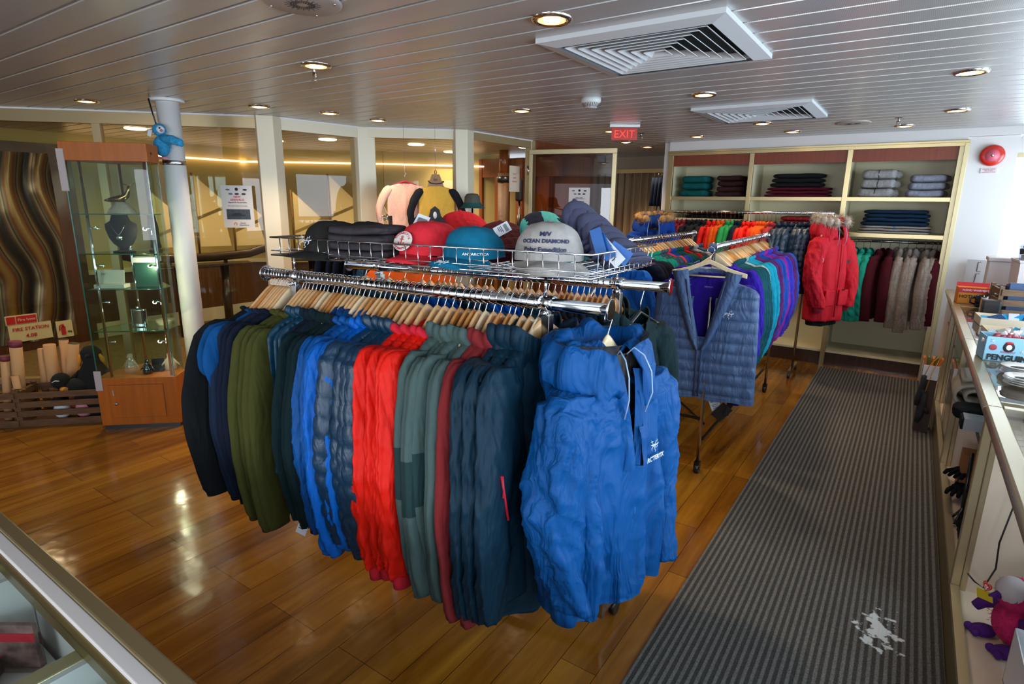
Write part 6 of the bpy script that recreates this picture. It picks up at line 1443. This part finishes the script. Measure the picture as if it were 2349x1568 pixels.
MB().tube([(.80, 2.63, .84), (.44, 2.60, .60), (.42, 2.60, .40), (.425, 2.59, .30), (.40, 2.57, .22), (.37, 2.56, .24), (.345, 2.55, .27)], .003, 6).build('power_cable', black); tag(bpy.data.objects['power_cable'], 'thin black cable hanging inside the right counter', 'cable')
ZT = .902
def boxthing(name, label, cat, loc, size, m_, rz=0, group=None, lid=None):
    t = thing(name, label, cat, loc, rz, group); MB().box(-size[0] / 2, -size[1] / 2, 0, size[0] / 2, size[1] / 2, size[2]).build('carton', m_, t, bevel=.002); return t
def openbox(name, label, cat, loc, size, m_, inner, rz=0, group=None):
    t = thing(name, label, cat, loc, rz, group); w, d, h = size
    MB().box(-w / 2, -d / 2, 0, w / 2, d / 2, .004).box(-w / 2, -d / 2, 0, -w / 2 + .003, d / 2, h).box(w / 2 - .003, -d / 2, 0, w / 2, d / 2, h).box(-w / 2, -d / 2, 0, w / 2, -d / 2 + .003, h).box(-w / 2, d / 2 - .003, 0, w / 2, d / 2, h).build('carton', m_, t)
    return t
c_lb = mat('box_ice_blue', '#8fc1d4', .5); c_org = mat('box_orange', '#d98318', .5); c_red = mat('box_red', '#b3161e', .45); c_wht = mat('box_white', '#dad8dc', .5); c_kr = mat('box_cream', '#c8b99e', .6)
# penguin sweets box
t = openbox('sweets_box', 'ice blue open sweets box with a penguin picture on the counter', 'box', (.52, 3.55, ZT), (.36, .13, .115), c_lb, None, R(8))
f = -.066
text('PENGUIN', .036, (-.092, f - .002, .018), (R(90), 0, 0), lettk, t, bold=.0015); text('HOLIDAY', .013, (-.092, f - .002, .046), (R(90), 0, 0), mat('print_pink', '#b8406a', .5), t)
q = MB().sphere((0, 0, 0), .022, 14, 8, (1, .1, 1.1)).build('penguin_body', lettk, t, loc=(-.092, f - .001, .07)); MB().sphere((0, -.002, .0), .012, 10, 6, (1, .1, 1.1)).build('belly', lettw, q); MB().sphere((0, -.001, .020), .014, 10, 6, (1.1, .1, .5)).build('hat', c_red, q)
MB().sphere((-.150, f - .001, .065), .015, 12, 6, (1, .06, 1)).build('round_seal', mat('seal_red', '#a63a44', .5), t)
q = MB()
for x, z in ((-.155, .095), (-.03, .095), (.0, .05), (-.04, .055), (.06, .06)):
    for a in (0, 60, 120): q.bar((x - .009 * math.cos(R(a)), f - .0015, z - .009 * math.sin(R(a))), (x + .009 * math.cos(R(a)), f - .0015, z + .009 * math.sin(R(a))), .0016)
q.build('snowflakes', lettw, t)
sw = None
for i in range(14):
    x = -.15 + .3 * ((i * 37) % 14) / 14; y = -.03 + .06 * ((i * 5) % 3) / 2
    p = Matrix.Translation((.52, 3.55, ZT)) @ Matrix.Rotation(R(8), 4, 'Z') @ Vector((x, y, .085 + .012 * (i % 3)))
    if sw is None: sw = thing('wrapped_sweet', '', 'sweet'); MB().sphere((0, 0, 0), .017, 10, 8, (1.2, 1, .8)).build('sweet', mat('sweet_red', '#a8434c', .3, vary=.6, vscale=60), sw); MB().tube([(-.04, 0, .005), (-.018, 0, 0), (.018, 0, 0), (.04, 0, .005)], [.012, .004, .004, .012], 6).build('wrapper_ends', mat('sweet_wrap', '#d5c8c8', .2), sw); o = sw
    else: o = dup(sw)
    o.location = p; o.rotation_euler = (0, R(i * 20), R(i * 47)); o['label'] = 'red and white wrapped sweet heaped in the ice blue penguin box'; o['group'] = 'wrapped sweets'
# trays of sachets
for j, (y, lb) in enumerate(((4.62, 'cream tray beside the dark crate'), (4.12, 'cream tray behind the penguin box'))):
    t = openbox('carton_tray', lb, 'tray', (.60, y, ZT), (.40, .22, .05), c_kr, None, R(4))
    for i in range(8):
        x = .45 + .04 * i; c_ = ('#0d7fb4', '#16335a', '#0d7fb4', '#b8bcc4')[i % 4] if j == 0 else ('#9aa5ae', '#7e7c78', '#1a7fa8', '#b8bcc4')[i % 4]
        o = MB().obox((0, 0, 0), (.075, .05, .008), rot=Matrix.Rotation(R(20 + i * 13), 3, 'X') @ Matrix.Rotation(R(i * 31), 3, 'Z')).build('sachet', mat('sachet_' + c_, c_, .25), bevel=.002); o.location = (x, y + .05 * ((i * 3) % 3 - 1), ZT + .04 + .006 * (i % 2))
        tag(o, ('%s from the left, ' % ORD[i]) + ('blue' if c_ == '#0d7fb4' else 'navy' if c_ == '#16335a' else 'grey' if c_ in ('#9aa5ae', '#7e7c78') else 'teal' if c_ == '#1a7fa8' else 'silver') + ' packet in the ' + lb, 'packet', 'packets in the trays')
# hand warmer box
t = openbox('hand_warmer_box', 'orange and red hand warmer box at the far end of the counter', 'box', (.43, 5.55, ZT), (.20, .12, .12), c_org, None, R(6))
MB().box(-.101, -.0615, .085, .101, -.0605, .122).build('red_band', c_red, t); text('HOTHANDS', .034, (-.0, -.0625, .055), (R(90), 0, 0), lettk, t, bold=.001); text('HAND WARMERS', .02, (0, -.0625, .103), (R(90), 0, 0), lettw, t); MB().box(-.1, .058, .0, .1, .062, .15).build('display_flap', c_red, t)
# dark mug and pouches
t = thing('black_mug', 'glossy black mug beside the orange hand warmer box', 'mug', (.47, 5.35, ZT)); MB().lathe([(.0005, .002), (.036, .002), (.04, .01), (.04, .085), (.037, .085), (.036, .01)], 24).build('body', mat('gloss_black', '#0b0d14', .08), t); MB().tube([(-.04, 0, .07), (-.065, 0, .06), (-.065, 0, .03), (-.04, 0, .02)], .006, 8).build('handle', MATS['gloss_black'], t)
t = boxthing('camera_case', 'dark camera case behind the black mug on the counter', 'case', (.58, 5.45, ZT), (.15, .1, .10), mat('case_dark', '#1b1c20', .4)); MB().box(-.05, -.052, .03, .05, -.05, .08).build('label', mat('case_grey', '#55565c', .4), t)
t = thing('gift_pouch', 'dark pouch wrapped in clear cellophane on the counter edge', 'pouch', (.48, 4.85, ZT)); MB().box(-.05, -.04, 0, .05, .04, .12).build('pouch', mat('case_dark', '#1b1c20', .4), t, bevel=.012); MB().box(-.056, -.046, 0, .056, .046, .126).build('cellophane', glassmat('cellophane', '#e8e4e0', 1.2, .1), t)
# dark wooden crate with books
t = crate('wooden_crate', (.53, 4.95), (1.0, 5.0), .20, 3, 'brown wooden crate holding blue books on the right counter', dep=.26, m_=mat('crate_walnut', '#6a4c30', .6, vary=.4, vscale=14, stretch=(1, 8, 8))); t.location.z = ZT
for i in range(5):
    o = MB().box(-.20, -.012, 0, .20, .012, .21 - .006 * i).build('book', mat('book_blue', '#113a66', .3), bevel=.003); o.location = (.77, 5.05 + .035 * i, ZT + .01); o.rotation_euler = (R(-3), 0, R(6)); tag(o, 'large blue book in the brown crate, %s from the front' % ORD[i], 'book', 'blue books in the crate')
    MB().box(-.196, -.009, .002, .202, .009, .207 - .006 * i).build('pages', lettw, o)
# white bin with bagged goods
t = thing('storage_bin', 'tall white fabric storage bin full of bagged goods by the window', 'bin', (.87, 5.95, ZT), R(4)); wb = mat('bin_white', '#cfc6c6', .7, bump=.1)
MB().loft([[(x * s_, y * s_, z) for x, y in ((-.19, -.15), (.19, -.15), (.19, .15), (-.19, .15))] for z, s_ in ((0, .95), (.30, 1.0), (.305, 1.03), (.32, 1.03), (.32, .98), (.02, .93))], smooth=False).build('body', wb, t); MB().box(-.02, -.157, .06, .012, -.149, .30).build('tape_seam', white, t)
t = thing('storage_bin', 'white lidded box behind the tall white bin', 'bin', (.66, 6.25, ZT), R(0)); MB().box(-.12, -.1, 0, .12, .1, .28).box(-.13, -.11, .28, .13, .11, .31).build('body', wb, t, bevel=.006)
cel = glassmat('cellophane', '#e8e4e0', 1.2, .1)
bg = None; rg = random.Random(9)
for i in range(26):
    if bg is None:
        bg = thing('bagged_souvenir', '', 'packet'); MB().box(-.05, -.012, -.05, .05, .012, .05).build('cellophane', glassmat('bag_film', '#e4e6ea', 1.3, .15, .18), bg, bevel=.008); MB().box(-.04, -.014, 0.0, .04, -.0125, .042).build('photo_card', mat('photo_card', '#3c3534', .4, vary=.8, vscale=40), bg); MB().box(-.035, -.006, -.04, .035, .006, -.005).build('contents', mat('bag_contents', '#b9b5b8', .5, vary=.5, vscale=30), bg); o = bg
    else: o = dup(bg)
    k = i // 9; o.location = (.70 + .30 * rg.random() + (.02 * k), 5.83 + .22 * rg.random(), ZT + .35 + .055 * k + .02 * rg.random()); o.rotation_euler = (R(rg.uniform(-40, 20)), R(rg.uniform(-35, 35)), R(rg.uniform(-40, 40)))
    o['label'] = 'clear bag with a printed card heaped in the tall white bin'; o['group'] = 'bagged souvenirs'
t = MB().box(.42, 6.545, .92, .56, 6.55, 1.16).build('framed_print', mat('print_grey', '#b3acaa', .6)); tag(t, 'grey card with a line drawing standing at the end of the counter', 'picture'); MB().tube([(.52, 6.543, 1.14), (.50, 6.543, 1.14), (.50, 6.543, 1.06), (.525, 6.543, 1.06)], .002, 5).tube([(.525, 6.543, 1.04), (.50, 6.543, 1.04), (.495, 6.543, .95)], .002, 5).build('drawing', black, t)
# plates
pl = None
for i, (x, y, z) in enumerate([(.46, 3.22, k * .009) for k in range(4)] + [(.45, 3.02, k * .009) for k in range(4)]):
    if pl is None: pl = thing('plate', '', 'plate'); MB().lathe([(.0005, .002), (.045, .002), (.07, .010), (.069, .012), (.045, .004), (.0005, .004)], 30).build('dish', mat('porcelain', '#dcd5cc', .2), pl); o = pl
    else: o = dup(pl)
    o.location = (x + .003 * (i % 3), y, ZT + .003 + z); o['label'] = 'small white souvenir plate, %s from the top of the %s pile' % (ORD[3 - i % 4], 'rear' if i < 4 else 'front'); o['group'] = 'souvenir plates'
    if i % 4 == 3: MB().sphere((0, 0, .005), .03, 12, 6, (1.2, .6, .03)).build('printed_picture', lettk, o)
# small plush dogs and penguins with heart tags
hearts = mat('heart_red', '#c8202c', .4)
def heart(parent, loc, rot, s=.02):
    pts = [(16 * math.sin(a) ** 3 / 16 * s, (13 * math.cos(a) - 5 * math.cos(2 * a) - 2 * math.cos(3 * a) - math.cos(4 * a)) / 16 * s) for a in [2 * PI * j / 28 for j in range(28)]]
    q = MB().prism(pts[::-1], 0, .002).build('heart_tag', hearts, parent, loc=loc, rot=rot); MB().prism([(x * .8, y * .8) for x, y in pts[::-1]], .002, .0025).build('tag_rim', mat('heart_gold', '#d4b27a', .4), q); MB().prism([(x * .7, y * .7) for x, y in pts[::-1]], .0025, .003).build('tag_face', hearts, q)
    text('ty', s * 1.1, (0, 0, .0032), (0, 0, 0), lettw, q, bold=.0005)
for i, (x, y, hd_, lb, rz) in enumerate(((.58, 3.18, 1, 'black and white plush dog with a heart tag nearest the plates', 20), (.57, 2.98, 2, 'grey and black plush penguin with a heart tag by the front plates', 25), (.50, 2.84, 1, 'small white plush dog with black eyes before the red box', 10), (.53, 2.72, 1, 'smallest white plush dog beside the red box', 5))):
    s_ = (1.25, 1.2, .8, .75)[i]; t = thing('plush_toy', lb, 'plush toy', (x, y, ZT), R(rz), 'small plush toys on the counter'); t.scale = (s_, s_, s_)
    MB().sphere((.06, 0, .035), .04, 16, 10, (1.4, .9, .85)).build('body', pwh if hd_ == 1 else plb, t); MB().sphere((-.01, -.01, .05), .032, 16, 10).build('head', pwh if hd_ == 1 else mat('plush_grey', '#5d5f66', .9), t); MB().sphere((-.04, -.015, .042), .016, 12, 8).build('muzzle', pwh if hd_ == 1 else plo, t)
    for s2 in (-1, 1): MB().sphere((-.022, -.012 + s2 * .02, .062), .010, 10, 6).build('eye', lettk, t)
    MB().sphere((.0, .0, .075), .016, 10, 6, (1, 1, .5)).build('patch', plb, t); heart(t, (.035, -.03, .06), (R(50), 0, R(-10)), .026)
# red and white gift box, stack of cards, glass box
t = boxthing('gift_box', 'red and white windowed gift box on the near part of the counter', 'box', (.60, 2.72, ZT), (.19, .15, .12), c_wht, R(12)); MB().box(-.096, -.0765, .0, .096, -.0755, .085).build('red_front', c_red, t); MB().prism([(-.04, -.02), (-.02, -.035), (.02, -.035), (.04, -.02), (.04, .02), (.02, .035), (-.02, .035), (-.04, .02)], .120, .122).build('window', mat('window_grey', '#8d97a0', .2), t)
q = MB()
for a in (0, 60, 120): q.bar((-.025 * math.cos(R(a)), -.078, .045 - .025 * math.sin(R(a))), (.025 * math.cos(R(a)), -.078, .045 + .025 * math.sin(R(a))), .003)
q.build('snowflake', mat('snow_pink', '#d89a9a', .5), t)
t = boxthing('card_pile', 'pile of white cards under the red gift box', 'cards', (.50, 2.55, ZT), (.20, .03, .02), c_wht, R(8))
t = thing('acrylic_box', 'clear acrylic box at the right edge of the counter', 'box', (.62, 2.32, ZT), R(10)); MB().box(-.12, -.1, 0, .12, .1, .16).build('walls', glassmat('acrylic', '#f1e4d6', 1.2, .02, .10), t)
t = MB().obox((0, 0, 0), (.22, .003, .16)).build('printed_card', c_wht); t.location = (.50, 2.08, ZT + .06); t.rotation_euler = (R(-60), 0, R(20)); tag(t, 'white card with ANTARCTICA in black letters on the near counter', 'card'); text('ANTARCTICA', .045, (.0, -.003, .045), (R(90), 0, 0), lettk, t, bold=.0015)
# ---------------------------------------------------------------- inside the right counter
wool = fabric('wool_cream', '#b9ac98', bump=1)
t = thing('folded_scarf', 'rolled cream wool scarf on the glass shelf of the counter', 'scarf', (.37, 3.68, .608), R(0)); pts = []
for i in range(60):
    a = i * .25; r_ = .012 + .0045 * a / 1.0; pts.append((r_ * math.cos(a) * 1.5, r_ * math.sin(a) * 1.0))
n_ = len(pts); rows = [[(x, yy, z + .085) for x, z in pts] for yy in (-.13, .13)]
o = MB().loft(rows, closed_u=False, cap=False).build('wool', wool, t); sm_ = o.modifiers.new('thick', 'SOLIDIFY'); sm_.thickness = .014; o.rotation_euler = (0, 0, 0)
stack(.385, 3.47, .608, 1, .2, .15, .06, F['black'], 'black folded knit beside the cream scarf', 'knits in the counter')
t = boxthing('sock_pack', 'black sock pack with a grey paper band under the cream scarf', 'socks', (.37, 3.30, .608), (.14, .10, .05), F['black']); MB().box(-.06, -.052, .0, .06, .052, .053).build('paper_band', mat('band_grey', '#8b8c8e', .6), t)
t = boxthing('carton', 'orange and black carton on the counter floor', 'box', (.43, 3.66, .15), (.12, .12, .22), mat('carton_orange', '#8a5326', .6)); MB().box(-.062, -.062, .0, -.058, .062, .10).build('black_side', lettk, t); text('FIRE', .05, (-.064, 0, .05), (R(90), 0, R(-90)), mat('fire_orange', '#c8742c', .5), t, bold=.001)
def glove(loc, rz, label, m_=None):
    m_ = m_ or F['black']; t = thing('glove', label, 'glove', loc, rz, 'gloves')
    MB().sphere((0, 0, .02), .045, 14, 10, (1.1, .9, .4)).build('palm', m_, t)
    for k in range(4): MB().tube([(-.03, -.03 + .02 * k, .02), (-.075, -.036 + .024 * k, .022), (-.11 + .008 * abs(k - 1.5), -.04 + .026 * k, .012)], [.012, .011, .008], 8).build('finger', m_, t)
    MB().tube([(.0, -.035, .02), (-.03, -.07, .015)], [.013, .009], 8).build('thumb', m_, t)
    MB().tube([(.03, 0, .02), (.10, 0, .018)], [.035, .038], 12, flat=.5).build('cuff', m_, t)
glove((.385, 3.66, .24), R(62), 'black glove hanging highest in the right counter'); glove((.38, 3.56, .18), R(75), 'black glove below the highest one in the right counter'); glove((.39, 3.12, .152), R(95), 'black glove on the counter floor by the stand')
t = thing('tripod_stand', 'thin black folding stand standing inside the right counter', 'stand', (.37, 3.24, .15)); MB().cyl((0, 0, .02), (.0, .06, .34), .008, 8).build('pole', black, t)
for a in (0, 120, 240): MB().tube([(0, 0, .08), (.05 * math.cos(R(a)), .05 * math.sin(R(a)), .01)], .006, 6).build('leg', black, t)
def plush(loc, rz, label, body, limb, s=1.0, face=None):
    t = thing('plush_toy', label, 'plush toy', loc, rz); t.scale = (s, s, s)
    q = MB().sphere((0, 0, .10), .075, 18, 12, (1, .9, 1.2)); furball(q, (0, 0, .10), .08, 600, .012, 21, w=.0015); q.build('body', body, t)
    q = MB().sphere((0, -.01, .22), .068, 18, 12); furball(q, (0, -.01, .22), .07, 500, .012, 22, w=.0015); q.build('head', body, t)
    if face: MB().sphere((-.0, -.03, .235), .06, 16, 10, (1, .9, .95)).build('face', face, t)
    for s_ in (-1, 1):
        MB().sphere((s_ * .06, -.06, .015), .034, 14, 8, (1.0, 1.5, .7)).sphere((s_ * .06 - .02, -.10, .018), .016, 10, 6).sphere((s_ * .06 + .02, -.10, .018), .016, 10, 6).build('foot', limb, t)
        MB().tube([(s_ * .06, -.01, .15), (s_ * .11, -.04, .11), (s_ * .12, -.06, .08)], [.024, .024, .018], 10).build('wing', limb, t)
    MB().tube([(0, -.08, .22), (0, -.115, .215)], [.016, .004], 8).build('beak', limb, t)
    return t
pm = mat('plush_magenta', '#c01c5c', .95, vary=.25, vscale=50); pv = mat('plush_violet', '#4a1470', .95)
t = plush((.465, 2.36, .15), R(-60), 'pink owl plush with purple feet and a yellow tag in the counter', pm, pv, .88, mat('plush_greyface', '#b8aeb0', .95)); MB().obox((-.05, -.09, .18), (.08, .003, .035), rot=Matrix.Rotation(R(-20), 3, 'Y')).build('yellow_tag', mat('tag_bright_yellow', '#d8c020', .6), t); heart(t, (-.04, -.095, .225), (R(80), 0, 0), .022)
t = thing('plush_toy', 'large black and white furry plush at the right edge inside the counter', 'plush toy', (.56, 2.24, .34), R(-60)); t.scale = (.72, .72, .72)
q = MB().sphere((0, 0, .13), .13, 20, 14, (1, .9, 1.1)); furball(q, (0, 0, .13), .13, 900, .02, 31, w=.002); q.build('body', mat('plush_offwhite', '#b9b2b2', .95), t)
q = MB().sphere((0, -.02, .34), .10, 18, 12); furball(q, (0, -.02, .34), .10, 600, .02, 32, w=.002); q.build('head', MATS['plush_offwhite'], t)
for j, (x, y, z, r_) in enumerate(((-.06, -.08, .40, .045), (.07, -.06, .30, .05), (.08, -.09, .16, .06), (-.09, -.02, .12, .05))): q = MB().sphere((x, y, z), r_, 14, 8, (1, .6, 1)); furball(q, (x, y, z), r_, 200, .02, 40 + j, w=.002); q.build('black_patch', plb, t)
MB().sphere((-.04, -.11, .36), .012, 10, 6).build('eye', lettk, t); MB().sphere((0, -.115, .33), .016, 10, 6).build('nose', lettk, t)
t = openbox('display_bin', 'white display bin at the bottom right inside the counter', 'bin', (.64, 1.98, .15), (.42, .36, .19), c_wht, None)
# far end: basket of orange packs, mittens, red beads, black bags on the aisle side
t = openbox('carton_tray', 'white carton of orange and green packs standing before the counter', 'tray', (.235, 5.05, .40), (.10, .16, .11), c_wht, None); 
MB().box(-.045, -.075, -.40, .045, .075, 0).build('pedestal', mat('walnut', '#3a2213', .5), t)
for i in range(5):
    o = MB().obox((0, 0, 0), (.016, .09, .12), rot=Matrix.Rotation(R(-14 + 9 * i), 3, 'Y')).build('snack_pack', mat(('pack_orange', 'pack_green')[i % 2], ('#c2661a', '#59661e')[i % 2], .35), bevel=.004); o.location = (.20 + .018 * i, 5.03 + .03 * (i % 2), .50); tag(o, '%s pack in the white carton, %s from the left' % (('orange', 'green')[i % 2], ORD[i]), 'packet', 'packs in the white carton')
for i in range(2):
    t = thing('mitten', '%s grey mitten dangling from the counter corner' % ('upper', 'lower')[i], 'mitten', (.20 + .02 * i, 4.92 - .02 * i, .28 - .12 * i), R(20 * i), 'grey mittens'); MB().tube([(0, 0, .16), (0, 0, .08), (-.01, 0, .0), (-.02, 0, -.06)], [.028, .032, .036, .02], 14, flat=.6).build('mitt', fabric('mitten_grey', '#2f2f33', bump=.6), t); MB().tube([(.0, -.02, .06), (.03, -.03, .02)], [.014, .010], 8).build('thumb', MATS['mitten_grey'], t); MB().tube([(0, 0, .16), (.02, 0, .24 + .06 * i), (.06, .02, .30 + .1 * i)], .0025, 5).build('loop', plo, t)
t = thing('bead_strand', 'strand of red pompoms hanging behind the counter glass', 'garland', (.40, 4.35, .40)); q = MB()
for k in range(8): q.sphere((.006 * (k % 2), .0, .045 * k), .026, 12, 8)
q.build('pompoms', mat('pompom_red', '#c21418', .9), t); MB().cyl((0, 0, -.02), (0, 0, .46), .002, 6).build('string', black, t)
for i, (y, z, lb) in enumerate(((4.75, .45, 'black knitted hat hanging high inside the far counter'), (5.0, .22, 'black knitted hat hanging low inside the far counter'))):
    t = thing('knit_hat', lb, 'hat', (.45, y, z), 0, 'black hats in the counter'); MB().lathe([(.06, 0), (.07, .03), (.065, .12), (.04, .20), (.0005, .22)], 18, sx=.6).build('knit', F['black'], t)
# ---------------------------------------------------------------- near-left glass counter (camera side)
lc = thing('glass_counter', 'glass-topped counter at the lower left with a gold front rail', 'display counter', (-2.6, .335, 0)); fr = MATS['champagne_anodised']
def lb_(mb, name, m_, bevel=0): return mb.build(name, m_, lc, bevel=bevel)
LX = 2.35
lb_(MB().box(0, -.028, .872, LX, 0, .902), 'front_rail', gold, .004)
lb_(MB().box(0, -.052, .868, LX, -.028, .898), 'white_rail', mat('rail_white', '#cfc5c0', .4), .002)
lb_(MB().box(0, -.062, .86, LX, -.052, .89), 'dark_channel', lam)
lb_(MB().box(0, -.03, .0, LX, -.0, .12), 'kick_board', lam); lb_(MB().box(0, -.03, .12, LX, -.012, .872), 'front_panel', white)
lb_(MB().box(0, -.60, .10, LX, -.03, .12), 'floor_panel', white); lb_(MB().box(0, -.61, .10, LX, -.60, .87), 'back_panel', white)
lb_(MB().box(0, -.60, .884, LX, -.062, .890), 'top_glass', cg2)
for x in (1.20, 1.57, 2.3): lb_(MB().box(x, -.60, .12, x + .012, -.035, .86), 'divider', white)
lb_(MB().box(.0, -.60, .70, 1.57, -.04, .712), 'inner_shelf', white)
lb_(MB().box(1.655, -.60, .80, 1.675, -.07, .83), 'channel', lam)
lb_(MB().box(1.57, -.60, .79, 2.3, -.07, .80), 'inner_shelf', mat('shelf_pale', '#cfd0cc', .5))
for x in (1.115, 1.535): lb_(MB().box(x, -.60, .84, x + .035, -.06, .862), 'cross_rail', goldp, .003)
t = thing('card_holder', 'clear card holder with red and white cards in the left counter', 'card holder', (-1.315, .245, .713), R(35)); t.scale = (.6, .6, .6); MB().box(-.08, -.02, 0, .08, .02, .002).box(-.08, .018, 0, .08, .02, .12).build('holder', cel, t); MB().box(-.075, .0, .004, .075, .015, .16).build('cards', mat('cards_mixed', '#8a6a66', .5, vary=.8, vscale=20), t); MB().box(-.075, -.002, .10, .075, 0, .13).build('red_strip', lettr, t)
t = thing('bottle_opener', 'small wooden-handled keyring lying in the left counter', 'keyring', (-1.40, .25, .713), R(60)); t.scale = (.7, .7, .7); MB().tube([(-.05, 0, .008), (.02, 0, .008)], [.008, .006], 8).build('handle', plo, t); MB().tube([(.04 + .015 * math.cos(R(a)), .015 * math.sin(R(a)), .006) for a in range(0, 360, 30)], .002, 6, closed=True).build('ring', chrome, t)
t = thing('cap_box', 'black box with a red trim and white emblem at the left edge', 'box', (-1.335, .165, .713), R(45)); t.scale = (.55, .55, .6); MB().box(-.10, -.07, 0, .10, .07, .055).build('carton', mat('box_black', '#15151a', .35), t, bevel=.01); MB().tube([(-.10, -.07, .056), (.0, .0, .062), (.10, .07, .056)], .003, 6).build('red_trim', lettr, t); bird(t, (-.02, -.03, .058), (0, 0, 0), .06)
# price tag on the floor side of the olive fleeces
cardtag('swing_tag', (-1.47, 1.00, .60), (R(-10), R(20), R(20)), .035, .07, tagw, 'white barcode tag below the olive fleeces on the front rail')
for k_, (r_, used_) in PROTO.items():
    if not used_:
        print('unused', k_)
        for c_ in list(r_.children_recursive): bpy.data.objects.remove(c_)
        bpy.data.objects.remove(r_)
